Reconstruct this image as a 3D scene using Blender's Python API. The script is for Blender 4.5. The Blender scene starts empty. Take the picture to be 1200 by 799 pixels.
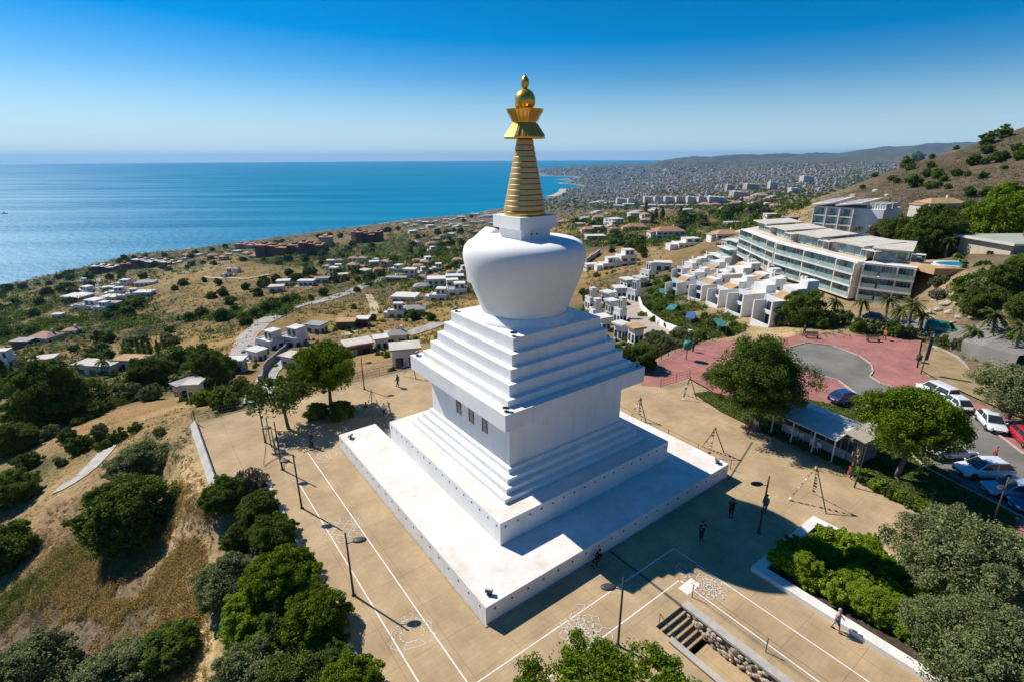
import bpy, bmesh, math, random
import numpy as np
from mathutils import Vector, Matrix
from mathutils.bvhtree import BVHTree
from mathutils.geometry import tessellate_polygon
R = math.radians
PI = math.pi
rnd = random.Random(7)
rng = np.random.default_rng(7)
scene = bpy.context.scene
COL = scene.collection

# ------------------------------------------------------------------ camera
F_PX, PITCH, ROLL, YAW = 606.58, R(19.60), R(-0.246), R(36.564)
CAM = np.array([-1.051, -42.621, 27.330])
FW = np.array([0, math.cos(PITCH), -math.sin(PITCH)])
RT0 = np.array([1.0, 0, 0])
UP0 = np.cross(RT0, FW)
RT = RT0 * math.cos(ROLL) + UP0 * math.sin(ROLL)
UP = -RT0 * math.sin(ROLL) + UP0 * math.cos(ROLL)
SEA = -203.0

def ray(x, y):
    return FW + RT * (x - 600) / F_PX + UP * (399.5 - y) / F_PX
def ground(x, y, z=0.0):                       # map point of the photo on a level plane
    d = ray(x, y)
    return CAM + d * ((z - CAM[2]) / d[2])
def atY(x, y, Y):                              # map point at a forward distance Y from the camera
    d = ray(x, y)
    return CAM + d * (Y / d[1])
def proj(P):
    d = np.asarray(P, float) - CAM
    zz = d @ FW
    return 600 + F_PX * (d @ RT) / zz, 399.5 - F_PX * (d @ UP) / zz
CY, SY = math.cos(YAW), math.sin(YAW)
def LW(x, y, z=0.0):                           # stupa axes -> world
    return Vector((CY * x - SY * y, SY * x + CY * y, z))
def WL(p):
    return CY * p[0] + SY * p[1], -SY * p[0] + CY * p[1]

# ------------------------------------------------------------------ materials
MATS = {}
def mat(name, col, rough=0.8, var=0.12, scale=1.0, metal=0.0, spec=0.3, bump=0.0, bscale=None, col2=None, detail=4):
    if name in MATS: return MATS[name]
    m = bpy.data.materials.new(name); m.use_nodes = True
    nt = m.node_tree; b = nt.nodes['Principled BSDF']
    b.inputs['Roughness'].default_value = rough
    b.inputs['Metallic'].default_value = metal
    b.inputs['Specular IOR Level'].default_value = spec
    c = np.array(col[:3])
    if var > 0 or col2 is not None:
        g = nt.nodes.new('ShaderNodeNewGeometry')
        n = nt.nodes.new('ShaderNodeTexNoise'); n.inputs['Scale'].default_value = scale
        n.inputs['Detail'].default_value = detail; n.inputs['Roughness'].default_value = 0.6
        nt.links.new(g.outputs['Position'], n.inputs['Vector'])
        r = nt.nodes.new('ShaderNodeValToRGB')
        a = np.clip(c * (1 - var), 0, 1) if col2 is None else np.array(col2[:3])
        z = np.clip(c * (1 + var), 0, 1) if col2 is None else c
        r.color_ramp.elements[0].position = 0.32; r.color_ramp.elements[1].position = 0.68
        r.color_ramp.elements[0].color = (*a, 1); r.color_ramp.elements[1].color = (*z, 1)
        nt.links.new(n.outputs['Fac'], r.inputs['Fac'])
        nt.links.new(r.outputs['Color'], b.inputs['Base Color'])
    else:
        b.inputs['Base Color'].default_value = (*c, 1)
    if bump > 0:
        g2 = nt.nodes.new('ShaderNodeNewGeometry')
        n2 = nt.nodes.new('ShaderNodeTexNoise'); n2.inputs['Scale'].default_value = bscale or scale * 4
        n2.inputs['Detail'].default_value = 5
        nt.links.new(g2.outputs['Position'], n2.inputs['Vector'])
        bp = nt.nodes.new('ShaderNodeBump'); bp.inputs['Strength'].default_value = bump
        bp.inputs['Distance'].default_value = 0.05
        nt.links.new(n2.outputs['Fac'], bp.inputs['Height'])
        nt.links.new(bp.outputs['Normal'], b.inputs['Normal'])
    MATS[name] = m
    return m

def leafmat(name, dark, light, trans=0.22):
    if name in MATS: return MATS[name]
    m = bpy.data.materials.new(name); m.use_nodes = True
    nt = m.node_tree; nt.nodes.clear()
    out = nt.nodes.new('ShaderNodeOutputMaterial')
    g = nt.nodes.new('ShaderNodeNewGeometry'); oi = nt.nodes.new('ShaderNodeObjectInfo')
    nz = nt.nodes.new('ShaderNodeTexNoise'); nz.inputs['Scale'].default_value = 0.9; nz.inputs['Detail'].default_value = 2
    nt.links.new(g.outputs['Position'], nz.inputs['Vector'])
    a = nt.nodes.new('ShaderNodeMath'); a.operation = 'MULTIPLY_ADD'; a.inputs[1].default_value = 0.55; a.inputs[2].default_value = 0.0
    nt.links.new(g.outputs['Random Per Island'], a.inputs[0])
    b = nt.nodes.new('ShaderNodeMath'); b.operation = 'MULTIPLY_ADD'; b.inputs[1].default_value = 0.22
    nt.links.new(oi.outputs['Random'], b.inputs[0]); nt.links.new(a.outputs[0], b.inputs[2])
    c = nt.nodes.new('ShaderNodeMath'); c.operation = 'MULTIPLY_ADD'; c.inputs[1].default_value = 0.5
    nt.links.new(nz.outputs['Fac'], c.inputs[0]); nt.links.new(b.outputs[0], c.inputs[2])
    r = nt.nodes.new('ShaderNodeValToRGB')
    r.color_ramp.elements[0].position = 0.2; r.color_ramp.elements[1].position = 0.95
    r.color_ramp.elements[0].color = (*dark, 1); r.color_ramp.elements[1].color = (*light, 1)
    nt.links.new(c.outputs[0], r.inputs['Fac'])
    d = nt.nodes.new('ShaderNodeBsdfDiffuse'); t = nt.nodes.new('ShaderNodeBsdfTranslucent')
    mx = nt.nodes.new('ShaderNodeMixShader'); mx.inputs[0].default_value = trans
    nt.links.new(r.outputs[0], d.inputs[0]); nt.links.new(r.outputs[0], t.inputs[0])
    nt.links.new(d.outputs[0], mx.inputs[1]); nt.links.new(t.outputs[0], mx.inputs[2])
    nt.links.new(mx.outputs[0], out.inputs['Surface'])
    MATS[name] = m
    return m

# ------------------------------------------------------------------ mesh helpers
class MB:
    def __init__(s): s.v = []; s.f = []; s.m = []; s.mi = 0
    def add(s, vs, fs):
        o = len(s.v); s.v += [tuple(map(float, p)) for p in vs]
        for q in fs: s.f.append(tuple(o + i for i in q)); s.m.append(s.mi)
        return s
    def box(s, x0, x1, y0, y1, z0, z1, rot=0.0, piv=(0, 0)):
        c, n = math.cos(rot), math.sin(rot); vs = []
        for z in (z0, z1):
            for x, y in ((x0, y0), (x1, y0), (x1, y1), (x0, y1)):
                dx, dy = x - piv[0], y - piv[1]
                vs.append((piv[0] + c * dx - n * dy, piv[1] + n * dx + c * dy, z))
        return s.add(vs, [(3, 2, 1, 0), (4, 5, 6, 7), (0, 1, 5, 4), (1, 2, 6, 5), (2, 3, 7, 6), (3, 0, 4, 7)])
    def frustum(s, a0, z0, a1, z1):
        vs = [(x * a0, y * a0, z0) for x, y in ((-1, -1), (1, -1), (1, 1), (-1, 1))] + [(x * a1, y * a1, z1) for x, y in ((-1, -1), (1, -1), (1, 1), (-1, 1))]
        return s.add(vs, [(3, 2, 1, 0), (4, 5, 6, 7), (0, 1, 5, 4), (1, 2, 6, 5), (2, 3, 7, 6), (3, 0, 4, 7)])
    def prism(s, poly, z0, z1):
        n = len(poly)
        vs = [(p[0], p[1], z0) for p in poly] + [(p[0], p[1], z1) for p in poly]
        tri = tessellate_polygon([[Vector((p[0], p[1], 0)) for p in poly]])
        area = sum(poly[i][0] * poly[(i + 1) % n][1] - poly[(i + 1) % n][0] * poly[i][1] for i in range(n))
        fs = []
        for t in tri:
            a, b, c = t
            cr = (poly[b][0] - poly[a][0]) * (poly[c][1] - poly[a][1]) - (poly[b][1] - poly[a][1]) * (poly[c][0] - poly[a][0])
            if cr < 0: a, b, c = a, c, b
            fs.append((a + n, b + n, c + n)); fs.append((c, b, a))
        for i in range(n):
            j = (i + 1) % n
            fs.append((i, j, j + n, i + n) if area > 0 else (j, i, i + n, j + n))
        return s.add(vs, fs)
    def sheet(s, poly, z):
        tri = tessellate_polygon([[Vector((p[0], p[1], 0)) for p in poly]]); fs = []
        for a, b, c in tri:
            cr = (poly[b][0] - poly[a][0]) * (poly[c][1] - poly[a][1]) - (poly[b][1] - poly[a][1]) * (poly[c][0] - poly[a][0])
            fs.append((a, b, c) if cr > 0 else (a, c, b))
        return s.add([(p[0], p[1], z) for p in poly], fs)
    def tube(s, p0, p1, r0, r1=None, n=8, cap=True):
        r1 = r0 if r1 is None else r1
        p0 = Vector(p0); p1 = Vector(p1); d = (p1 - p0).normalized()
        u = d.orthogonal().normalized(); w = d.cross(u); vs = []
        for p, r in ((p0, r0), (p1, r1)):
            for k in range(n):
                a = 2 * PI * k / n; vs.append(p + u * (r * math.cos(a)) + w * (r * math.sin(a)))
        fs = [(k, (k + 1) % n, (k + 1) % n + n, k + n) for k in range(n)]
        if cap: fs += [tuple(range(n - 1, -1, -1)), tuple(range(n, 2 * n))]
        return s.add(vs, fs)
    def path(s, pts, rad, n=6):
        for i in range(len(pts) - 1):
            r = rad if not isinstance(rad, (list, tuple)) else rad[i]
            r1 = rad if not isinstance(rad, (list, tuple)) else rad[i + 1]
            s.tube(pts[i], pts[i + 1], r, r1, n)
        return s
    def lathe(s, prof, n=32, c=(0, 0, 0), capb=True, capt=True):
        vs = []
        for r, z in prof:
            for k in range(n):
                a = 2 * PI * k / n; vs.append((c[0] + r * math.cos(a), c[1] + r * math.sin(a), c[2] + z))
        fs = []
        for i in range(len(prof) - 1):
            for k in range(n):
                fs.append((i * n + k, i * n + (k + 1) % n, (i + 1) * n + (k + 1) % n, (i + 1) * n + k))
        if capb: fs.append(tuple(range(n - 1, -1, -1)))
        if capt: fs.append(tuple((len(prof) - 1) * n + k for k in range(n)))
        return s.add(vs, fs)
    def ball(s, c, r, n=12, m=8):
        rx, ry, rz = (r, r, r) if not isinstance(r, (tuple, list)) else r
        vs = [(c[0], c[1], c[2] - rz)]
        for i in range(1, m):
            t = PI * i / m
            for k in range(n):
                a = 2 * PI * k / n
                vs.append((c[0] + rx * math.sin(t) * math.cos(a), c[1] + ry * math.sin(t) * math.sin(a), c[2] - rz * math.cos(t)))
        vs.append((c[0], c[1], c[2] + rz)); L = len(vs) - 1; fs = []
        for k in range(n):
            fs.append((0, 1 + (k + 1) % n, 1 + k))
            for i in range(m - 2):
                fs.append((1 + i * n + k, 1 + i * n + (k + 1) % n, 1 + (i + 1) * n + (k + 1) % n, 1 + (i + 1) * n + k))
            fs.append((1 + (m - 2) * n + k, 1 + (m - 2) * n + (k + 1) % n, L))
        return s.add(vs, fs)
    def mesh(s, name, mats, smooth=False):
        me = bpy.data.meshes.new(name); me.from_pydata(s.v, [], s.f)
        for m in (mats if isinstance(mats, (list, tuple)) else [mats]): me.materials.append(m)
        if any(s.m): me.polygons.foreach_set('material_index', s.m)
        if smooth: me.polygons.foreach_set('use_smooth', [True] * len(s.f))
        me.update()
        return me
    def build(s, name, mats, parent=None, smooth=False, loc=None, rotz=0):
        return link(name, s.mesh(name, mats, smooth), parent, loc, rotz)

def link(name, me, parent=None, loc=None, rotz=0):
    o = bpy.data.objects.new(name, me); COL.objects.link(o)
    if parent is not None: o.parent = parent
    if loc is not None: o.location = loc
    if rotz: o.rotation_euler = (0, 0, rotz)
    return o
def thing(name, label, cat, loc=(0, 0, 0), rotz=0, group=None):
    o = bpy.data.objects.new(name, None); COL.objects.link(o)
    o.empty_display_size = 0.5
    o.location = loc; o.rotation_euler = (0, 0, rotz)
    return tag(o, label, cat, group)
def tag(o, label, cat, group=None):
    o['label'] = label; o['category'] = cat
    if group: o['group'] = group
    return o
def struct(o, kind='structure'):
    o['kind'] = kind
    return o
def dup(o, parent=None):
    c = o.copy(); COL.objects.link(c)
    if parent is not None: c.parent = parent
    for ch in list(o.children): dup(ch, c)
    return c
ORD = ['', 'first', 'second', 'third', 'fourth', 'fifth', 'sixth', 'seventh', 'eighth', 'ninth', 'tenth', 'eleventh', 'twelfth',
       'thirteenth', 'fourteenth', 'fifteenth', 'sixteenth', 'seventeenth', 'eighteenth', 'nineteenth', 'twentieth']
ORD += ['twenty-' + q for q in ORD[1:10]] + ['thirtieth'] + ['thirty-' + q for q in ORD[1:10]] + ['fortieth']
ROWS = {}                                       # things told apart by their order from the left
def row(o, desc, where, px=None):
    if px is None: px = proj(o.matrix_world.translation if o.parent else o.location)[0]
    ROWS.setdefault((desc, where), []).append((px, o))
    return o
def finish_rows():
    for (desc, where), lst in ROWS.items():
        lst.sort(key=lambda t: t[0])
        for i, (px, o) in enumerate(lst):
            n = len(lst)
            if n == 1: t = '%s %s' % (desc, where)
            elif i == 0: t = 'leftmost %s %s' % (desc, where)
            elif i == n - 1: t = 'rightmost %s %s' % (desc, where)
            elif i < 40: t = '%s %s from the left %s' % (ORD[i + 1], desc, where)
            else: t = '%s %s' % (desc, where)
            o['label'] = t

# ------------------------------------------------------------------ numpy value noise
def vnoise(x, y, seed=0):
    xi = np.floor(x).astype(np.int64); yi = np.floor(y).astype(np.int64)
    fx = x - xi; fy = y - yi
    fx = fx * fx * (3 - 2 * fx); fy = fy * fy * (3 - 2 * fy)
    def h(a, b):
        n = (a * 374761393 + b * 668265263 + seed * 974711) & 0x7fffffff
        n = ((n ^ (n >> 13)) * 1274126177) & 0x7fffffff
        return ((n ^ (n >> 16)) & 0xffff) / 65535.0
    return (h(xi, yi) * (1 - fx) + h(xi + 1, yi) * fx) * (1 - fy) + (h(xi, yi + 1) * (1 - fx) + h(xi + 1, yi + 1) * fx) * fy
def fbm(x, y, oct=4, seed=0):
    s = 0; a = 0.5; t = 0
    for o in range(oct):
        s = s + a * vnoise(x * 2 ** o, y * 2 ** o, seed + o); t += a; a *= 0.5
    return s / t
def inside(px, py, poly):
    r = np.zeros(np.shape(px), bool); n = len(poly); j = n - 1
    for i in range(n):
        xi, yi = poly[i]; xj, yj = poly[j]
        if yi != yj:
            r ^= ((yi > py) != (yj > py)) & (px < (xj - xi) * (py - yi) / (yj - yi) + xi)
        j = i
    return r
def seg_dist(px, py, poly, closed=True):
    d = np.full(np.shape(px), 1e9); n = len(poly)
    for i in range(n if closed else n - 1):
        x0, y0 = poly[i]; x1, y1 = poly[(i + 1) % n]
        dx, dy = x1 - x0, y1 - y0
        t = np.clip(((px - x0) * dx + (py - y0) * dy) / (dx * dx + dy * dy + 1e-9), 0, 1)
        d = np.minimum(d, np.hypot(px - x0 - t * dx, py - y0 - t * dy))
    return d
def sstep(t): t = np.clip(t, 0, 1); return t * t * (3 - 2 * t)
# ------------------------------------------------------------------ terrain
G2 = lambda x, y: tuple(ground(x, y)[:2])
L2 = lambda x, y: tuple(LW(x, y)[:2])
FLAT = [L2(-20.4, -60), L2(-20.4, 13), L2(-24.4, 13), L2(-24.4, 27.6), G2(345, 464), G2(420, 444), G2(490, 428), L2(13, 22), L2(19, 15),
        G2(752, 452), G2(757, 430), G2(800, 407), G2(835, 400), G2(925, 395), G2(945, 388), G2(1080, 396), G2(1112, 401), G2(1142, 426), G2(1200, 456),
        (70, 5), (95, -25), (90, -60)]
PIT = [L2(-6.2, -60), L2(-6.2, -18.3), L2(-1.2, -18.3), L2(-1.2, -60)]
CTRL = []   # world points
def cz(x, y, z): CTRL.append(ground(x, y, z))
def cY(x, y, Y): CTRL.append(atY(x, y, Y))
# left slope below the plaza
for a in ((262, 545, -1.0), (300, 590, -1.3), (330, 660, -1.5), (370, 740, -1.6), (420, 820, -1.8), (235, 600, -2.2), (240, 700, -2.6), (245, 790, -3), (222, 520, -1.5),
          (200, 560, -3.2), (185, 650, -4), (150, 610, -5), (130, 690, -5.2), (170, 780, -5), (60, 700, -7.5), (60, 780, -7.5), (0, 700, -9.5), (0, 780, -10), (100, 600, -7),
          (60, 590, -9.5), (20, 620, -11), (0, 580, -13), (105, 545, -9.2), (75, 572, -9.6), (140, 515, -10), (215, 485, -6), (170, 495, -9), (100, 505, -13), (30, 540, -14.5), (0, 540, -16),
          (260, 478, -7), (320, 455, -9), (340, 462, -4.5), (400, 440, -6), (470, 425, -6)): cz(*a)
for a in ((10, 495, 84), (100, 485, 92), (60, 478, 100), (170, 468, 95), (225, 462, 108), (110, 445, 140), (150, 440, 140), (40, 440, 150), (260, 440, 118), (290, 455, 105), (290, 420, 150),
          (330, 440, 116), (290, 395, 182), (335, 405, 165), (390, 390, 185), (360, 372, 215), (330, 362, 235), (240, 410, 175), (250, 380, 225), (180, 410, 190), (80, 405, 220), (20, 410, 215),
          (430, 418, 125), (470, 412, 128), (440, 385, 190), (490, 372, 215), (430, 350, 300), (480, 345, 300), (410, 340, 340), (480, 318, 440), (540, 340, 300), (550, 310, 460),
          (80, 375, 300), (0, 385, 290), (160, 375, 310), (250, 355, 300), (200, 350, 340), (270, 330, 370), (300, 318, 400), (230, 330, 390), (290, 308, 450),
          (120, 355, 420), (150, 340, 480), (110, 330, 560), (50, 345, 560), (0, 352, 560), (190, 312, 850), (240, 300, 950), (300, 295, 1100), (340, 312, 700), (370, 320, 480), (340, 340, 340),
          (430, 305, 620), (400, 290, 880), (480, 280, 950), (540, 290, 700), (470, 262, 1550), (540, 265, 1400), (560, 280, 950), (400, 315, 560)): cY(*a)
# coast and sea bed
for a in ((0, 336), (75, 318), (150, 298), (210, 293), (290, 283), (340, 276), (400, 268), (440, 263), (480, 257), (520, 254), (560, 250), (590, 244), (630, 234), (650, 228), (660, 222), (656, 215), (640, 211),
          (625, 207), (622, 199), (600, 201.5)): cz(a[0], a[1], SEA)
for a in ((0, 322), (75, 303), (150, 285), (210, 280), (290, 272), (340, 266), (400, 259), (480, 249), (560, 242), (600, 236), (640, 224), (635, 216), (610, 211), (585, 203)): cz(a[0], a[1], SEA - 28)
# plain, city and hills
for a in ((690, 225, -185), (680, 212, -192), (720, 205, -188), (650, 200, -192), (700, 197, -180), (760, 205, -165), (760, 220, -150), (850, 205, -130), (900, 215, -95), (960, 205, -80),
          (720, 235, -140), (690, 240, -140), (620, 240, -175), (800, 230, -105), (700, 194, -150), (800, 194, -70)): cz(*a)
for a in ((690, 262, 640), (740, 265, 560), (660, 275, 560), (725, 312, 330), (690, 318, 300), (760, 295, 400), (800, 295, 390), (830, 270, 500), (880, 262, 420), (780, 250, 700), (860, 240, 800), (900, 245, 600),
          (720, 250, 800), (810, 282, 430),
          (870, 195, 5000), (930, 190, 5000), (1000, 192, 4800), (890, 186.5, 5800), (915, 180.5, 6200), (945, 181.5, 6100), (960, 177.5, 6200), (1000, 180, 6600), (1040, 177.5, 6400), (1080, 172.5, 6400), (1160, 167, 6600), (830, 189, 6400), (790, 190, 6300)): cY(*a)
# right: terraces, rock slope, dry hill
for a in ((690, 400, -11), (680, 360, -16), (700, 340, -20), (740, 425, -4), (750, 395, -8), (765, 370, -10), (745, 350, -13), (780, 345, -12), (790, 400, -6), (830, 385, -5.5), (880, 375, -4.2), (800, 350, -9),
          (850, 345, -6.5), (790, 322, -13), (830, 315, -11), (910, 360, -3.5), (930, 345, -3.5), (880, 310, -8), (950, 380, -1.5), (1000, 348, -3), (1062, 358, -2), (1000, 375, -1), (1090, 385, -0.5), (1190, 405, 0),
          (1060, 380, -1), (1150, 380, 2.5), (1120, 350, 3.5), (1130, 318, 6.5), (1090, 320, 4), (1190, 360, 6), (1190, 320, 8), (1160, 300, 7.5), (1060, 290, 3), (1100, 290, 6), (1000, 290, 1), (930, 290, -3),
          (1010, 275, 0)): cz(*a)
for a in ((1100, 252, 215), (1180, 248, 200), (1040, 255, 235), (1000, 262, 235), (960, 265, 240), (1250, 245, 190), (910, 262, 330), (1000, 245, 265), (1100, 225, 255), (1190, 225, 235), (1050, 220, 300), (980, 242, 300), (930, 248, 350),
          (1190, 190, 290), (1120, 200, 310), (1200, 148, 350), (1130, 172, 360), (1090, 184, 365), (1050, 197, 370), (1020, 209, 370), (1000, 218, 370), (970, 228, 375), (940, 239, 380), (915, 247, 400)): cY(*a)
for x, y, z in ((340, 440, 0), (450, 520, -10), (520, 330, 60), (250, 440, -60), (350, 520, -60), (500, 600, -70), (800, 500, 20), (300, 800, -100), (700, 1500, -110), (1500, 1500, -60), (1500, 500, 60), (300, 100, 55), (330, 200, 60), (500, 100, 90),
                (3000, 3000, 0), (2000, 4000, -60), (9000, 7000, 60), (9000, 3000, 100), (2500, 9500, -120), (5000, 9500, -40), (160, 60, 14), (180, 20, 14), (140, 0, 6), (100, -40, 0), (100, -120, 0), (0, -70, -3), (0, -150, -4), (-60, -60, -12), (-100, -20, -22), (-150, -100, -45), (-120, 30, -28), (-200, 50, -55),
                (-300, 150, -80), (-500, 100, -130), (-900, 100, -203), (-1100, 400, -225), (-1400, -200, -235), (-1500, 900, -235), (-300, -200, -70), (-700, -400, -180), (0, -500, 0), (500, -500, 40), (60, -8, 0), (60, -40, 0),
                (-1600, 2500, -235), (-700, 3500, -235), (-1500, 6000, -240), (0, 5200, -230), (-4000, 3000, -240), (-4000, 0, -240), (300, 12000, -235), (1500, 13000, -225), (3000, 13500, -215), (-3000, 9000, -240), (30, 8000, -212)):
    CTRL.append(np.array([x, y, z], float))
CTRL = np.array(CTRL)
# linear radial basis surface through the survey points
_d = np.hypot(CTRL[:, None, 0] - CTRL[None, :, 0], CTRL[:, None, 1] - CTRL[None, :, 1])
_n = len(CTRL)
_A = np.zeros((_n + 1, _n + 1)); _A[:_n, :_n] = -_d - np.eye(_n) * 0.4; _A[_n, :_n] = 1; _A[:_n, _n] = 1
_w = np.linalg.solve(_A, np.concatenate([CTRL[:, 2], [0]]))
def rbf(x, y):
    out = np.zeros(x.shape)
    for i in range(_n): out -= _w[i] * np.hypot(x - CTRL[i, 0], y - CTRL[i, 1])
    return out + _w[_n]
def terrain_z(x, y):
    z = rbf(x, y)
    dist = np.hypot(x - CAM[0], y - CAM[1])
    amp = np.clip(dist / 400, 0.15, 1.0)
    land = sstep((z - SEA) / 12)
    z = z + land * amp * ((fbm(x / 9, y / 9, 4, 3) - 0.5) * 1.6 + (fbm(x / 45, y / 45, 4, 5) - 0.5) * 5.0 * np.clip((dist - 70) / 200, 0, 1))
    # far ridges get their own relief
    z = z + land * np.clip((dist - 4200) / 2500, 0, 1) * ((fbm(x / 420, y / 420, 5, 9) - 0.5) * 150)
    # terraces of the dry hill on the left
    t = np.exp(-(((x + 165) / 70) ** 2 + ((y - 310) / 60) ** 2))
    zz = z / 3.0
    z = z + t * 3.0 * (np.floor(zz) + sstep((zz - np.floor(zz)) * 3 - 1) - zz) * 0.8
    ins = inside(x, y, FLAT)
    d = np.where(ins, 0, seg_dist(x, y, FLAT))
    bl = sstep(d / 5.0)
    z = np.where(dist < 400, -0.22 * (1 - bl) + z * bl, z)
    pit = inside(x, y, PIT); z = np.where(pit, -1.75, z)
    return z
def make_terrain():
    az = np.concatenate([np.arange(-178, -70, 3.0), np.arange(-70, 68, 0.36), np.arange(68, 182.1, 3.0)])
    rad = np.concatenate([[0.5, 4, 8], np.geomspace(11, 14500, 400)])
    A, Rr = np.meshgrid(np.radians(az), rad, indexing='ij')
    X = CAM[0] + Rr * np.sin(A); Y = CAM[1] + Rr * np.cos(A)
    Z = terrain_z(X.ravel(), Y.ravel()).reshape(X.shape)
    Z = np.clip(Z, SEA - 40, 185)
    na, nr = X.shape
    V = np.stack([X, Y, Z], -1).reshape(-1, 3)
    i, j = np.meshgrid(np.arange(na - 1), np.arange(nr - 1), indexing='ij')
    a = (i * nr + j).ravel(); b = ((i + 1) * nr + j).ravel()
    Fc = np.stack([a, a + 1, b + 1, b], -1)
    me = bpy.data.meshes.new('terrain')
    me.vertices.add(len(V)); me.vertices.foreach_set('co', V.ravel())
    me.loops.add(Fc.size); me.loops.foreach_set('vertex_index', Fc.ravel())
    me.polygons.add(len(Fc)); me.polygons.foreach_set('loop_start', np.arange(0, Fc.size, 4)); me.polygons.foreach_set('loop_total', np.full(len(Fc), 4))
    me.polygons.foreach_set('use_smooth', np.ones(len(Fc), bool))
    me.update(calc_edges=True); me.validate()
    return me, V, Fc
TERR_ME, TV, TF = make_terrain()
terrain = struct(link('terrain', TERR_ME))
BVH = BVHTree.FromPolygons([tuple(v) for v in TV], [tuple(f) for f in TF.tolist()])
def gz(x, y):
    h = BVH.ray_cast(Vector((x, y, 2000)), Vector((0, 0, -1)))
    return h[0].z if h[0] else SEA
def hit(px, py):
    """place in the landscape that the survey photo shows at px, py"""
    d = Vector(ray(px, py)).normalized()
    h = BVH.ray_cast(Vector(CAM), d)
    if h[0] is None: return None
    return h[0]
def depth(p): return float((np.asarray(p, float) - CAM) @ FW)

# ground cover tint: land-use zones given as spots (px, py, width px, height px, green, city, bare)
ZONES = []
def zone(px, py, w, h, kind, s=1.0):
    p = hit(px, py)
    if p is None: return
    dx = w * depth(p) / F_PX
    q = hit(px, py - h); q = q or p; q2 = hit(px, min(py + h, 790)) or p
    dy = max((q - p).length, (q2 - p).length, dx * .5)
    ang = math.atan2(p.x - CAM[0], p.y - CAM[1])
    ZONES.append((p.x, p.y, dx, dy, ang, kind, s))
for a in ((60, 470, 90, 18, 'green'), (200, 440, 60, 14, 'green'), (20, 560, 50, 20, 'green'), (100, 385, 110, 12, 'green'), (50, 355, 70, 12, 'green', .7), (200, 380, 70, 8, 'green'),
          (400, 300, 110, 16, 'green'), (480, 285, 100, 10, 'green'), (330, 300, 60, 8, 'green'), (110, 320, 80, 10, 'green', .7), (230, 300, 60, 6, 'green', .6), (300, 365, 50, 10, 'green', .6), (330, 440, 60, 12, 'green', .5), (290, 460, 40, 8, 'green'),
          (540, 320, 60, 14, 'green', .5), (440, 320, 60, 10, 'green', .4), (780, 275, 60, 10, 'green'), (680, 280, 40, 8, 'green', .6), (850, 265, 50, 14, 'green'), (800, 390, 50, 16, 'green'), (770, 345, 22, 20, 'green'), (700, 370, 30, 30, 'green', .6),
          (1100, 285, 90, 14, 'green', .8), (1160, 340, 60, 20, 'green', .6), (960, 275, 40, 10, 'green', .6), (950, 375, 60, 10, 'green', .5),
          (110, 690, 50, 40, 'gold'), (180, 690, 50, 40, 'gold'), (120, 590, 50, 20, 'grey', .4), (90, 660, 40, 25, 'grey', .4), (215, 620, 30, 80, 'bare', 1.3), (222, 720, 26, 90, 'bare', 1.3), (225, 560, 22, 50, 'bare', 1.2), (15, 500, 30, 18, 'bare'), (200, 490, 60, 10, 'gold', .7), (250, 400, 40, 12, 'gold'),
          (240, 345, 70, 14, 'gold', 1.1), (265, 312, 70, 8, 'bare', .8), (330, 350, 60, 10, 'gold', .8), (180, 400, 50, 8, 'gold', .7), (60, 385, 50, 8, 'gold', .6), (60, 355, 40, 6, 'bare', .5), (420, 370, 60, 8, 'gold'), (470, 395, 60, 10, 'gold'), (540, 360, 40, 8, 'gold'), (500, 345, 40, 6, 'gold', .6), (700, 318, 40, 12, 'gold', .8), (790, 290, 50, 6, 'bare', .8), (730, 280, 40, 6, 'gold', .6),
          (1080, 215, 160, 30, 'grey', 1.3), (1150, 190, 90, 24, 'grey', 1.2), (1180, 225, 60, 20, 'grey', 1.0), (1000, 235, 60, 10, 'grey', .9), (940, 245, 40, 8, 'bare', .9), (1110, 345, 30, 20, 'bare', .8), (1100, 320, 26, 8, 'bare'), (1040, 240, 60, 8, 'grey', .5), (960, 335, 50, 10, 'bare', .9)): zone(*a)
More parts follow.
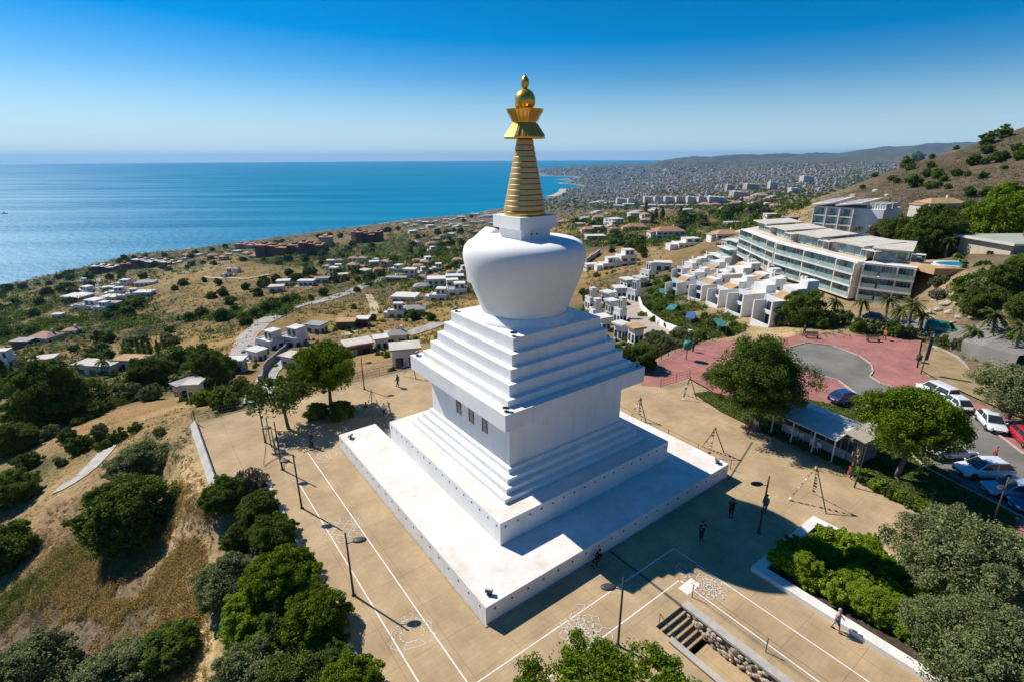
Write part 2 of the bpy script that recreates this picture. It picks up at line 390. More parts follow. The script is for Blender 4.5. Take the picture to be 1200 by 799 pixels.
def tint_terrain():
    x, y, z = TV[:, 0], TV[:, 1], TV[:, 2]
    dist = np.hypot(x - CAM[0], y - CAM[1])
    W = {k: np.zeros(len(x)) for k in ('green', 'gold', 'grey', 'bare')}
    for px, py, dx, dy, ang, kind, s in ZONES:
        rx, ry = x - px, y - py
        u = rx * math.cos(ang) - ry * math.sin(ang); v = rx * math.sin(ang) + ry * math.cos(ang)
        W[kind] = np.maximum(W[kind], s * np.exp(-((u / dx) ** 2 + (v / dy) ** 2) * 1.2))
    dry = np.array([.31, .195, .080]); gold = np.array([.38, .25, .085]); green = np.array([.060, .075, .026]); grey = np.array([.150, .112, .075]); bare = np.array([.46, .325, .165])
    city = np.array([.20, .175, .150]); mnt_hazed = np.array([.10, .13, .13]); sand = np.array([.40, .34, .26])  # mountain tone: scrub green with blue distance haze mixed into the colour
    n1 = fbm(x / 14, y / 14, 4, 11); n2 = fbm(x / 60, y / 60, 4, 17); n3 = fbm(x / 3, y / 3, 3, 23); n4 = fbm(x / 350, y / 350, 4, 31)
    c = np.repeat(dry[None], len(x), 0)
    def mixin(c, col, w): w = np.clip(w, 0, 1)[:, None]; return c * (1 - w) + col * w
    c = mixin(c, grey, sstep((n2 - .48) * 6) * .6)
    c = mixin(c, gold, sstep((n1 - .55) * 7) * .5)
    for k, col in (('gold', gold), ('grey', grey), ('bare', bare)): c = mixin(c, col, W[k] * (0.55 + .9 * n1))
    c = mixin(c, green, np.clip(W['green'] * 1.5, 0, 1) * sstep((n1 * .6 + n3 * .4 - .36) * 7) * .9)
    c = mixin(c, green, sstep((n2 * .5 + n1 * .5 - .55) * 12) * .45 * (dist > 90))
    c = mixin(c, green * 1.2, np.clip(1 - (z - SEA) / 75, 0, 1) * (dist < 2800) * sstep((n1 * .5 + n3 * .5 - .30) * 6) * .85)
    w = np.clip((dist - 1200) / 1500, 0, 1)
    c = mixin(c, city * .8, w * .75); c = mixin(c, mnt_hazed, w * sstep((n4 - .45) * 6) * .8)
    c = mixin(c, mnt_hazed, np.clip((dist - 4800) / 1200, 0, 1) * .85)
    c = mixin(c, sand, (1 - np.clip((z - SEA) / 1.6, 0, 1)) * .8 * (dist < 1900) + (1 - np.clip((z - SEA) / 5, 0, 1)) * .9 * (dist >= 1900))
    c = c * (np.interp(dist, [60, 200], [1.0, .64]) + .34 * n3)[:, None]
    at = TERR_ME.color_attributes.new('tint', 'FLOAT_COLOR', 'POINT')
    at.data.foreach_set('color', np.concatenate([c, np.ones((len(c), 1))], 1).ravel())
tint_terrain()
def terrain_material():
    m = bpy.data.materials.new('ground_soil'); m.use_nodes = True; nt = m.node_tree; b = nt.nodes['Principled BSDF']
    b.inputs['Roughness'].default_value = 0.95; b.inputs['Specular IOR Level'].default_value = 0.1
    a = nt.nodes.new('ShaderNodeVertexColor'); a.layer_name = 'tint'
    g = nt.nodes.new('ShaderNodeNewGeometry')
    n = nt.nodes.new('ShaderNodeTexNoise'); n.inputs['Scale'].default_value = 1.7; n.inputs['Detail'].default_value = 7; n.inputs['Roughness'].default_value = .7
    n2 = nt.nodes.new('ShaderNodeTexNoise'); n2.inputs['Scale'].default_value = 0.12; n2.inputs['Detail'].default_value = 6
    for q in (n, n2): nt.links.new(g.outputs['Position'], q.inputs['Vector'])
    r = nt.nodes.new('ShaderNodeMapRange'); r.inputs[1].default_value = .3; r.inputs[2].default_value = .7; r.inputs[3].default_value = .55; r.inputs[4].default_value = 1.4
    r2 = nt.nodes.new('ShaderNodeMapRange'); r2.inputs[1].default_value = .3; r2.inputs[2].default_value = .7; r2.inputs[3].default_value = .75; r2.inputs[4].default_value = 1.25
    nt.links.new(n.outputs['Fac'], r.inputs[0]); nt.links.new(n2.outputs['Fac'], r2.inputs[0])
    mu = nt.nodes.new('ShaderNodeMath'); mu.operation = 'MULTIPLY'; nt.links.new(r.outputs[0], mu.inputs[0]); nt.links.new(r2.outputs[0], mu.inputs[1])
    v = nt.nodes.new('ShaderNodeVectorMath'); v.operation = 'SCALE'; nt.links.new(a.outputs['Color'], v.inputs[0]); nt.links.new(mu.outputs[0], v.inputs['Scale'])
    nt.links.new(v.outputs[0], b.inputs['Base Color'])
    bp = nt.nodes.new('ShaderNodeBump'); bp.inputs['Strength'].default_value = .9; bp.inputs['Distance'].default_value = .25
    nt.links.new(n.outputs['Fac'], bp.inputs['Height']); nt.links.new(bp.outputs['Normal'], b.inputs['Normal'])
    return m
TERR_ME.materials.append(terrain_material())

# sea out to the horizon
def sea_material():
    m = bpy.data.materials.new('sea_water'); m.use_nodes = True; nt = m.node_tree; nt.nodes.clear(); out = nt.nodes.new('ShaderNodeOutputMaterial')
    g = nt.nodes.new('ShaderNodeNewGeometry')
    mp = nt.nodes.new('ShaderNodeMapping'); mp.inputs['Rotation'].default_value = (0, 0, R(12)); mp.inputs['Scale'].default_value = (.0005, .0045, 1)
    nt.links.new(g.outputs['Position'], mp.inputs['Vector'])
    n = nt.nodes.new('ShaderNodeTexNoise'); n.inputs['Scale'].default_value = 1; n.inputs['Detail'].default_value = 6; n.inputs['Roughness'].default_value = .6
    nt.links.new(mp.outputs[0], n.inputs['Vector'])
    r = nt.nodes.new('ShaderNodeMapRange'); r.inputs[1].default_value = .35; r.inputs[2].default_value = .65; r.inputs[3].default_value = .47; r.inputs[4].default_value = .57
    nt.links.new(n.outputs['Fac'], r.inputs[0])
    cr = nt.nodes.new('ShaderNodeValToRGB'); cr.color_ramp.elements[0].color = (.0, .150, .285, 1); cr.color_ramp.elements[1].color = (.0, .225, .365, 1)
    cr.color_ramp.elements[0].position = .35; cr.color_ramp.elements[1].position = .7; nt.links.new(n.outputs['Fac'], cr.inputs[0])
    n2 = nt.nodes.new('ShaderNodeTexNoise'); n2.inputs['Scale'].default_value = .045; n2.inputs['Detail'].default_value = 6; n2.inputs['Roughness'].default_value = .65
    nt.links.new(g.outputs['Position'], n2.inputs['Vector'])
    bp = nt.nodes.new('ShaderNodeBump'); bp.inputs['Strength'].default_value = .8; bp.inputs['Distance'].default_value = 5.0; nt.links.new(n2.outputs['Fac'], bp.inputs['Height'])
    d = nt.nodes.new('ShaderNodeBsdfDiffuse'); gl = nt.nodes.new('ShaderNodeBsdfGlossy'); gl.distribution = 'BECKMANN'; gl.inputs['Color'].default_value = (.95, .97, 1, 1); mx = nt.nodes.new('ShaderNodeMixShader'); mx.inputs[0].default_value = .055
    nt.links.new(cr.outputs[0], d.inputs['Color']); nt.links.new(r.outputs[0], gl.inputs['Roughness']); nt.links.new(bp.outputs['Normal'], gl.inputs['Normal'])
    nt.links.new(d.outputs[0], mx.inputs[1]); nt.links.new(gl.outputs[0], mx.inputs[2]); nt.links.new(mx.outputs[0], out.inputs['Surface'])
    return m
sb = MB(); sb.lathe([(1, 0), (300, 0), (1500, 0), (5000, 0), (12000, 0), (30000, 0)], 96, (CAM[0], CAM[1], SEA), capb=False, capt=True)
sb.f = [tuple(reversed(f)) if len(f) == 4 else f for f in sb.f]
sb.f = sb.f[:-1]
struct(sb.build('sea', sea_material()))
# ------------------------------------------------------------------ stupa
white = mat('white_render', (.80, .79, .765), .75, .05, .35, bump=.08, bscale=6)
white_floor = mat('white_terrace', (.79, .77, .73), .8, 0, .5, col2=(.66, .60, .51), detail=8, bump=.1, bscale=5)
dark_hole = mat('dark_recess', (.03, .03, .03), .9, 0)
gold = mat('gilded_metal', (.72, .42, .07), .30, .10, 1.6, metal=.72)
gold_dull = mat('gilded_ring', (.60, .40, .16), .5, .08, 1.2, metal=.55)
red_band = mat('dark_red_band', (.10, .018, .012), .6, .1)
glass_dark = mat('window_glass', (.03, .045, .055), .12, .15, .3, spec=.6)
timber = mat('dark_timber', (.14, .10, .065), .7, .2, 3)
steel = mat('grey_steel', (.16, .165, .17), .45, .1, 2, metal=.6)
dark_steel = mat('dark_post_paint', (.045, .05, .052), .5, .15, 2)

def weather(m):
    nt = m.node_tree; b = nt.nodes['Principled BSDF']; g = nt.nodes.new('ShaderNodeNewGeometry'); mp = nt.nodes.new('ShaderNodeMapping'); mp.inputs['Scale'].default_value = (1.6, 1.6, .16)
    n = nt.nodes.new('ShaderNodeTexNoise'); n.inputs['Scale'].default_value = 1; n.inputs['Detail'].default_value = 6; n.inputs['Roughness'].default_value = .65
    nt.links.new(g.outputs['Position'], mp.inputs['Vector']); nt.links.new(mp.outputs[0], n.inputs['Vector'])
    r = nt.nodes.new('ShaderNodeValToRGB'); r.color_ramp.elements[0].position = .30; r.color_ramp.elements[0].color = (.80, .775, .73, 1); r.color_ramp.elements[1].position = .52; r.color_ramp.elements[1].color = (1, 1, 1, 1); nt.links.new(n.outputs['Fac'], r.inputs[0])
    mx = nt.nodes.new('ShaderNodeMix'); mx.data_type = 'RGBA'; mx.blend_type = 'MULTIPLY'; mx.inputs[0].default_value = .5
    nt.links.new(b.inputs['Base Color'].links[0].from_socket, mx.inputs[6]); nt.links.new(r.outputs[0], mx.inputs[7]); nt.links.new(mx.outputs[2], b.inputs['Base Color'])
weather(white); weather(white_floor)
white_dome = mat('white_dome_render', (.79, .78, .755), .75, .045, .5, bump=.06, bscale=5)
stupa = thing('stupa', 'huge white Buddhist stupa with gilded ringed spire on stepped square platforms', 'stupa', (0, 0, 0), YAW)
A1, Z1, A2, Z2 = 13.09, 1.39, 9.25, 3.26
def bev(mb, name, mats, parent, w=.03):
    o = mb.build(name, mats, parent)
    md = o.modifiers.new('edge', 'BEVEL'); md.width = w; md.segments = 2; md.limit_method = 'ANGLE'
    return o
poly = [(-A1, -A1), (A1, -A1), (A1, A1), (A2, A1), (A2, A2 - .1), (-A2, A2 - .1), (-A2, A1), (-A1, A1)]
m = MB(); m.prism(poly, -.3, Z1)
# terrace faces (horizontal, up) take the worn floor coat
def floorize(mb, zt):
    for i, f in enumerate(mb.f):
        zs = [mb.v[k][2] for k in f]
        mb.m[i] = 1 if min(zs) > zt - 1e-3 and max(zs) < zt + 1e-3 else 0
    return mb
plinth = bev(floorize(m, Z1), 'base_platform', [white, white_floor], stupa, .025)
m = MB(); m.frustum(A2, 0, A2, Z2); p2 = bev(floorize(m, Z2), 'upper_platform', [white, white_floor], stupa, .025)
prev = Z2
for a, z in ((7.70, 3.63), (7.27, 4.09), (6.86, 4.55), (6.36, 5.0)):
    bev(MB().frustum(a, prev - .05, a, z), 'step', white, stupa, .02); prev = z
bev(MB().frustum(6.10, 4.95, 6.10, 8.95), 'throne_block', white, stupa, .02)
corn = bev(floorize(MB().frustum(7.41, 8.95, 7.41, 10.31), 10.31), 'cornice', [white, white_floor], stupa, .02)
prev = 10.31
for a, z in ((6.52, 10.83), (6.02, 11.74), (5.53, 12.66), (5.055, 13.58), (4.575, 14.61)):
    bev(MB().frustum(a, prev - .05, a, z), 'step', white, stupa, .02); prev = z
MB().lathe([(4.3, 14.55), (4.27, 14.72), (4.1, 14.86), (3.95, 15.0), (3.85, 15.18), (3.78, 15.22)], 72).build('dome_base_ring', white, stupa, True)
MB().lathe([(3.68, 15.15), (3.72, 15.35), (3.85, 15.8), (4.10, 16.5), (4.42, 17.3), (4.70, 18.1), (4.91, 18.8), (5.02, 19.35), (5.06, 19.8), (5.03, 20.15), (4.91, 20.5), (4.66, 20.8), (4.25, 20.99), (3.6, 21.08), (2.6, 21.13), (1.2, 21.16)], 96).build('dome', white_dome, stupa, True)
# shrine niche standing out of the far side of the dome
ar = [(-2.15, 16.6), (2.15, 16.6), (2.3, 18.2), (2.2, 19.4), (1.75, 20.3), (.9, 20.9), (0, 21.45), (-.9, 20.9), (-1.75, 20.3), (-2.2, 19.4), (-2.3, 18.2)]
m = MB(); m.prism(ar, 0, 1.7)
m.v = [(x, 4.0 + z, y) for x, y, z in m.v]; m.f = [tuple(reversed(f)) for f in m.f]
nic = bev(m, 'shrine_niche', white, stupa, .12)
m = MB(); m.prism([(x * .68, 18.6 + (z - 18.9) * .68) for x, z in ar], 0, .03); m.v = [(x, 5.69 + z, y) for x, y, z in m.v]; m.f = [tuple(reversed(f)) for f in m.f]
m.build('niche_opening', dark_hole, nic)
bev(MB().frustum(1.48, 20.9, 1.48, 21.97), 'harmika_base', white, stupa, .02)
bev(MB().frustum(1.83, 21.95, 1.83, 22.92), 'harmika', white, stupa, .02)
# spire: gilded rings with dark gaps
m = MB(); n = 13; zb, zt = 23.28, 28.52
m.lathe([(1.60, 22.9), (1.66, 22.98), (1.69, 23.1), (1.66, 23.24), (1.58, 23.3)], 48); m.build('spire_foot', gold, stupa, True)
MB().lathe([(1.585, 23.2), (.545, 28.7)], 40).build('spire_core', red_band, stupa, True)
for k in range(n):
    h = (zt - zb) / n; z0 = zb + k * h + .045; z1 = zb + (k + 1) * h
    r0 = 1.66 - (1.66 - .62) * (z0 - zb) / (zt - zb); r1 = 1.66 - (1.66 - .62) * (z1 - zb) / (zt - zb)
    m = MB(); m.lathe([(r0 - .14, z0), (r0 + .01, z0 + .004), (r1 + .03, z1 - .02), (r1 + .01, z1), (r1 - .14, z1)], 64)
    m.build('spire_ring', gold_dull, stupa)
oct_ = lambda r, z: [(r * math.cos(2 * PI * (k + .5) / 8), r * math.sin(2 * PI * (k + .5) / 8), z) for k in range(8)]
def octs(prof):
    m = MB(); vs = [p for r, z in prof for p in oct_(r, z)]; fs = []
    for i in range(len(prof) - 1):
        for k in range(8): fs.append((i * 8 + k, i * 8 + (k + 1) % 8, (i + 1) * 8 + (k + 1) % 8, (i + 1) * 8 + k))
    return m.add(vs, fs)
u = octs([(.5, 28.6), (1.62, 28.6), (1.64, 28.72), (1.2, 29.32), (.96, 29.7), (.9, 29.74)]).build('parasol', gold, stupa)
m = MB()
for k in range(24):
    a = 2 * PI * k / 24
    m.tube((1.55 * math.cos(a), 1.55 * math.sin(a), 28.8), (.93 * math.cos(a), .93 * math.sin(a), 29.68), .018, n=4)
m.build('parasol_rib', gold_dull, u)
cr = octs([(.9, 29.7), (.94, 29.82), (1.06, 30.08), (1.44, 30.60), (1.47, 30.66), (1.40, 30.64), (1.02, 30.2), (.7, 29.9)]).build('crown', gold, stupa)
m = MB()
for k in range(24):
    a = 2 * PI * k / 24
    m.tube((.97 * math.cos(a), .97 * math.sin(a), 29.82), (1.34 * math.cos(a), 1.34 * math.sin(a), 30.48), .018, n=4)
m.build('crown_rib', gold_dull, cr)
MB().lathe([(.74, 29.9), (.76, 30.5), (.72, 30.58)], 32).build('crown_drum', gold, stupa, True)
m = MB(); m.ball((0, 0, 31.22), (.79, .79, .86), 28, 20); m.build('sun_ball', gold, stupa, True)
MB().lathe([(.10, 32.0), (.20, 32.12), (.30, 32.35), (.32, 32.5), (.26, 32.7), (.14, 32.9), (.02, 33.02)], 20).build('finial', gold, stupa, True)
# three narrow windows in the lit face
for y, in ((1.2,), (-.78,), (-2.79,)):
    m = MB(); m.box(-6.16, -6.098, y - .40, y + .40, 7.86, 7.98); m.box(-6.16, -6.098, y - .37, y - .30, 6.5, 7.86); m.box(-6.16, -6.098, y + .30, y + .37, 6.5, 7.86)
    w = m.build('window', timber, stupa)
    MB().box(-6.13, -6.09, y - .30, y + .30, 6.5, 7.86).build('window_pane', glass_dark, w)
# drain holes
vm = MB(); vm.tube((0, 0, -.015), (0, 0, .012), .085, n=10); vme = vm.mesh('vent_hole', dark_hole)
def vent(p, axis):
    o = bpy.data.objects.new('vent_hole', vme); COL.objects.link(o); o.parent = stupa; o.location = p
    o.rotation_euler = (0, R(-90), 0) if axis == 'x' else (R(90), 0, 0)
for k in range(20): vent((-A1, -12.4 + k * 1.3, Z1 - .42), 'x')
for k in range(20): vent((-12.4 + k * 1.3, -A1, Z1 - .42), 'y')
for k in range(17): vent((-A2, -8.8 + k * 1.1, Z2 - .42), 'x')
for k in range(17): vent((-8.8 + k * 1.1, -A2, Z2 - .42), 'y')
for k in range(5): vent((-4.9 + k * 1.0, -6.1, 8.55), 'y')
for k in range(4): vent((1.5 + k * 1.0, -6.1, 8.2), 'y')
vent((-.45, -1.48, 21.55), 'y'); vent((.1, -1.48, 21.55), 'y')
# low dark kerb line round the foot
bev(MB().frustum(A1 + .14, -.2, A1 + .14, .07), 'foot_kerb', mat('foot_kerb_stone', (.33, .30, .26), .9, .2, 2), stupa, .02)

# floodlights on the corners
def floodlight(x, y, z, ang, label):
    t = thing('floodlight', label, 'floodlight', LW(x, y, z), YAW + ang, 'floodlights on the corners of the stupa')
    MB().box(-.16, .16, -.09, .09, 0, .05).box(-.02, .02, -.02, .02, .04, .2).build('bracket', dark_steel, t)
    m = MB(); m.add([(-.24, -.14, .16), (.24, -.14, .16), (.24, .16, .26), (-.24, .16, .26), (-.24, -.2, .3), (.24, -.2, .3), (.24, .1, .42), (-.24, .1, .42)],
                    [(3, 2, 1, 0), (4, 5, 6, 7), (0, 1, 5, 4), (1, 2, 6, 5), (2, 3, 7, 6), (3, 0, 4, 7)])
    m.build('lamp_head', steel, t)
    MB().add([(-.2, .07, .435), (.2, .07, .435), (.2, -.17, .318), (-.2, -.17, .318)], [(3, 2, 1, 0)]).build('lamp_glass', mat('lamp_glass', (.5, .5, .48), .2, 0), t)
e = .75
for x, y, z, a, l in ((-A1 + e, -A1 + e, Z1, 2.3, 'small floodlight on the near corner of the lowest white platform'), (-A1 + e, A1 - e - .6, Z1, 3.9, 'small floodlight on the far left end of the lowest white platform'),
                      (A1 - e, -A1 + e, Z1, .8, 'small floodlight on the right corner of the lowest white platform'), (-6.95, -6.9, 10.31, 2.3, 'small floodlight on the near corner of the overhanging cornice'),
                      (-6.95, 6.9, 10.31, 3.9, 'small floodlight on the left corner of the overhanging cornice'), (6.95, -6.9, 10.31, .8, 'small floodlight on the right corner of the overhanging cornice'),
                      (-4.25, -4.2, 14.61, 2.3, 'small floodlight on the near corner of the topmost step below the dome'), (-4.25, 4.2, 14.61, 3.9, 'small floodlight on the left corner of the topmost step below the dome')):
    floodlight(x, y, z, a, l)
# entrance stairs in the gap at the back of the platform
t = thing('entrance_stairs', 'grey stairs in the gap behind the left rear corner of the stupa', 'stairs', LW(0, 0), YAW)
m = MB()
grey_stone = mat('grey_stone', (.27, .25, .22), .9, .2, 1.5)
for k in range(7): m.box(-A2 + .15, A2 - .15, A2 + .02 + k * .34, A2 + .36 + k * .34, -.1, 1.25 - k * .18)
m.build('stair_flight', grey_stone, t)
m = MB(); m.path([(-A2 + .5, A2 + .3, 2.1), (-A2 + .5, 12.2, .95)], .03)
for k in range(4): m.tube((-A2 + .5, A2 + .3 + k * .92, 0), (-A2 + .5, A2 + .3 + k * .92, 2.1 - k * .36), .025)
m.build('handrail', steel, t)

# ------------------------------------------------------------------ plaza
def paving_material():
    m = bpy.data.materials.new('tan_paving'); m.use_nodes = True; nt = m.node_tree; b = nt.nodes['Principled BSDF']
    b.inputs['Roughness'].default_value = .9; b.inputs['Specular IOR Level'].default_value = .12
    g = nt.nodes.new('ShaderNodeNewGeometry')
    mp = nt.nodes.new('ShaderNodeMapping'); mp.vector_type = 'POINT'; mp.inputs['Rotation'].default_value = (0, 0, -YAW)
    nt.links.new(g.outputs['Position'], mp.inputs['Vector'])
    br = nt.nodes.new('ShaderNodeTexBrick'); br.inputs['Scale'].default_value = 1.0; br.inputs['Brick Width'].default_value = 3.1; br.inputs['Row Height'].default_value = 3.1
    br.offset = 0; br.inputs['Mortar Size'].default_value = .022; br.inputs['Color1'].default_value = (.445, .328, .190, 1); br.inputs['Color2'].default_value = (.428, .313, .181, 1); br.inputs['Mortar'].default_value = (.34, .24, .14, 1)
    nt.links.new(mp.outputs[0], br.inputs['Vector'])
    b2 = nt.nodes.new('ShaderNodeTexBrick'); b2.inputs['Scale'].default_value = 1.0; b2.inputs['Brick Width'].default_value = .62; b2.inputs['Row Height'].default_value = .31
    b2.inputs['Mortar Size'].default_value = .012; b2.inputs['Color1'].default_value = (1.04, 1.03, 1.02, 1); b2.inputs['Color2'].default_value = (.95, .95, .95, 1); b2.inputs['Mortar'].default_value = (.89, .88, .87, 1)
    nt.links.new(mp.outputs[0], b2.inputs['Vector'])
    n = nt.nodes.new('ShaderNodeTexNoise'); n.inputs['Scale'].default_value = .33; n.inputs['Detail'].default_value = 8; n.inputs['Roughness'].default_value = .62
    nt.links.new(g.outputs['Position'], n.inputs['Vector'])
    r = nt.nodes.new('ShaderNodeMapRange'); r.inputs[1].default_value = .3; r.inputs[2].default_value = .7; r.inputs[3].default_value = .74; r.inputs[4].default_value = 1.16
    nt.links.new(n.outputs['Fac'], r.inputs[0])
    mx = nt.nodes.new('ShaderNodeMix'); mx.data_type = 'RGBA'; mx.blend_type = 'MULTIPLY'; mx.inputs[0].default_value = 1
    nt.links.new(br.outputs['Color'], mx.inputs[6]); nt.links.new(b2.outputs['Color'], mx.inputs[7])
    sc = nt.nodes.new('ShaderNodeVectorMath'); sc.operation = 'SCALE'; nt.links.new(mx.outputs[2], sc.inputs[0]); nt.links.new(r.outputs[0], sc.inputs['Scale'])
    nt.links.new(sc.outputs[0], b.inputs['Base Color'])
    bp = nt.nodes.new('ShaderNodeBump'); bp.inputs['Strength'].default_value = .2; bp.inputs['Distance'].default_value = .02
    nt.links.new(b2.outputs['Fac'], bp.inputs['Height']); bp.invert = True; nt.links.new(bp.outputs['Normal'], b.inputs['Normal'])
    return m
paving = paving_material()
def Lp(lst): return [tuple(LW(x, y)[:2]) for x, y in lst]
def Gp(lst): return [tuple(ground(x, y)[:2]) for x, y in lst]
PLAZA = Lp([(-20.35, -60), (-20.35, 13), (-24.0, 13), (-24.0, 27.5)]) + Gp([(345, 465.5), (420, 446.5), (492, 430)]) + Lp([(13, 22), (19, 15)]) + Gp([(752, 452), (775, 453), (808, 443), (830, 462), (812, 461), (846, 483), (893, 506), (1008, 566), (1085, 602), (1190, 640)]) + [(62, -45)] + Lp([(-2.1, -60), (-2.1, -19.42), (-4.75, -19.42), (-4.75, -60)])
pz = MB(); pz.sheet(PLAZA, 0.0); struct(pz.build('plaza_paving', paving))
# slab edge along the left side and lower landing by the stairs
concrete = mat('concrete', (.42, .39, .34), .9, .18, 1.2)
lp = MB(); lp.sheet(Lp([(-4.74, -60), (-2.11, -60), (-2.11, -20.3), (-4.74, -20.3)]), -1.32); struct(lp.build('lower_path', paving))
t = thing('garden_steps', 'flight of broad tan steps going down beside the bottom pine', 'steps', (0, 0, 0), YAW)
m = MB()
for k in range(6): m.box(-4.74, -2.11, -19.76 - k * .34, -19.42 - k * .34, -1.6, -.22 * (k + 1) + .0)
m.box(-4.74, -2.11, -19.42, -19.36, -1.6, -.012); m.build('tread', paving, t)
# painted lines
paint = mat('white_line_paint', (.72, .68, .62), .8, .14, 2.5)
def strip(mb, pts, w, z):
    """flat ribbon along stupa-axis points"""
    for (x0, y0), (x1, y1) in zip(pts, pts[1:]):
        d = math.hypot(x1 - x0, y1 - y0); nx, ny = -(y1 - y0) / d * w / 2, (x1 - x0) / d * w / 2; ex, ey = (x1 - x0) / d * w / 2, (y1 - y0) / d * w / 2
        P = [LW(x0 - ex + nx, y0 - ey + ny, z), LW(x0 - ex - nx, y0 - ey - ny, z), LW(x1 + ex - nx, y1 + ey - ny, z), LW(x1 + ex + nx, y1 + ey + ny, z)]
        mb.add(P, [(0, 1, 2, 3)])
m = MB(); strip(m, [(-16, 14.8), (-16, -15.85), (1.75, -15.85), (1.75, -40)], .085, .006)
tag(m.build('painted_line', paint), 'inner white painted path line running past the stupa corner', 'painted line', 'white path lines painted on the plaza')
m = MB(); strip(m, [(-18.15, 9.6), (-18.15, -18), (-.45, -18), (-.45, -40)], .085, .006)
tag(m.build('painted_line', paint), 'outer white painted path line nearer the plaza edge', 'painted line', 'white path lines painted on the plaza')
# drain channels
drain = mat('drain_grate', (.10, .085, .07), .8, .2, 6)
m = MB(); strip(m, [(-2.2, -13.3), (-2.2, -19.3)], .22, .004); struct(m.build('drain_channel', drain))
m = MB(); strip(m, [(12.9, -13.4), (20.6, -11.2)], .16, .004); struct(m.build('drain_channel', drain))
# painted emblems
def ribbon_loop(mb, pts, w, z, closed=True):
    n = len(pts)
    for i in range(n if closed else n - 1):
        strip(mb, [pts[i], pts[(i + 1) % n]], w, z)
def emblem(kind, cx, cyy, s, rot, label):
    m = MB(); c, n = math.cos(rot), math.sin(rot)
    P = lambda u, v: (cx + s * (c * u - n * v), cyy + s * (n * u + c * v))
    w = .05; z = [.006]
    def loop(pts, closed=True):
        z[0] += .0007; ribbon_loop(m, [P(*q) for q in pts], w, z[0], closed)
    if kind == 'knot':
        for k in range(-1, 2):
            loop([(k * .55 - .9, k * .55 * -1 - .9), (k * .55 + .9, -k * .55 + .9)], False)
            loop([(k * .55 - .9, k * .55 + .9), (k * .55 + .9, k * .55 - .9)], False)
        for q in range(4):
            a = q * PI / 2 + PI / 4
            for d in (-.38, .38):
                bx, by = 1.35 * math.cos(a) - d * math.sin(a) * 1.6, 1.35 * math.sin(a) + d * math.cos(a) * 1.6
                loop([(bx + .36 * math.cos(2 * PI * k / 9), by + .36 * math.sin(2 * PI * k / 9)) for k in range(9)])
    elif kind == 'lotus':
        for ring, (nn, r0, r1) in enumerate(((8, .35, 1.0), (8, .8, 1.45), (10, .15, .55))):
            for k in range(nn):
                a = 2 * PI * (k + .5 * ring) / nn; da = .9 * PI / nn
                loop([(r0 * math.cos(a), r0 * math.sin(a)), (.75 * r1 * math.cos(a - da), .75 * r1 * math.sin(a - da)), (r1 * math.cos(a), r1 * math.sin(a)), (.75 * r1 * math.cos(a + da), .75 * r1 * math.sin(a + da))])
        for k in range(3): loop([(-1.5 + k * 1.3, -1.2 - .2 * (k % 2)), (-1.0 + k * 1.1, -1.6), (-.6 + k * 1.1, -1.2)], False)
    elif kind == 'vase':
        loop([(.75 * math.cos(2 * PI * k / 16), .55 * math.sin(2 * PI * k / 16)) for k in range(16)])
        loop([(-.35, .5), (-.3, .9), (-.6, 1.1), (.6, 1.1), (.3, .9), (.35, .5)]); loop([(-.4, -.5), (-.7, -.95), (.7, -.95), (.4, -.5)])
        for sgn in (-1, 1):
            loop([(sgn * .5, .9), (sgn * 1.0, .8), (sgn * 1.3, .3), (sgn * 1.0, -.1), (sgn * 1.4, -.5), (sgn * .9, -.9)], False)
            loop([(sgn * (1.1 + .22 * math.cos(2 * PI * k / 8)), .45 + .22 * math.sin(2 * PI * k / 8)) for k in range(8)])
        loop([(.3 * math.cos(2 * PI * k / 8), 1.35 + .25 * math.sin(2 * PI * k / 8)) for k in range(8)])
    else:
        for sgn in (-1, 1):
            loop([(sgn * .1, -1.0), (sgn * .8, -.6), (sgn * 1.1, .1), (sgn * .7, .8), (sgn * .15, 1.1), (sgn * .35, .4), (sgn * .15, -.3)])
            loop([(sgn * (.55 + .2 * math.cos(2 * PI * k / 8)), .15 + .25 * math.sin(2 * PI * k / 8)) for k in range(8)])
            loop([(sgn * .3, -1.2), (sgn * .9, -1.1), (sgn * 1.3, -.6)], False)
    tag(m.build('painted_emblem', mat('worn_paint', (.60, .54, .46), .85, .2, 3)), label, 'painted emblem', 'white emblems painted on the plaza')
emblem('knot', -17.15, .95, .85, 0, 'white painted endless knot emblem between the lines beside the lamp posts')
emblem('vase', -17.05, -10.9, 1.0, -.3, 'white painted vase emblem at the tip of the nearest lamp shadow')
emblem('lotus', -8.7, -16.9, 1.0, PI / 2, 'white painted lotus emblem between the two lines by the bottom pine')
emblem('lotus', .62, -19.6, .8, 2.6, 'white painted flower emblem beside the ramp railing and shadow edge')
emblem('fish', .6, -17.6, .55, 0, 'small white painted emblem just inside the shadow edge near the ramp')
emblem('fish', -14.6, 12.4, .9, 0, 'faint white painted emblem in front of the two left trees')
m = MB(); strip(m, [(-.75, -18.75), (-.05, -18.75)], .75, .008)
tag(m.build('painted_square', paint), 'solid white painted square at the head of the steps', 'painted square')

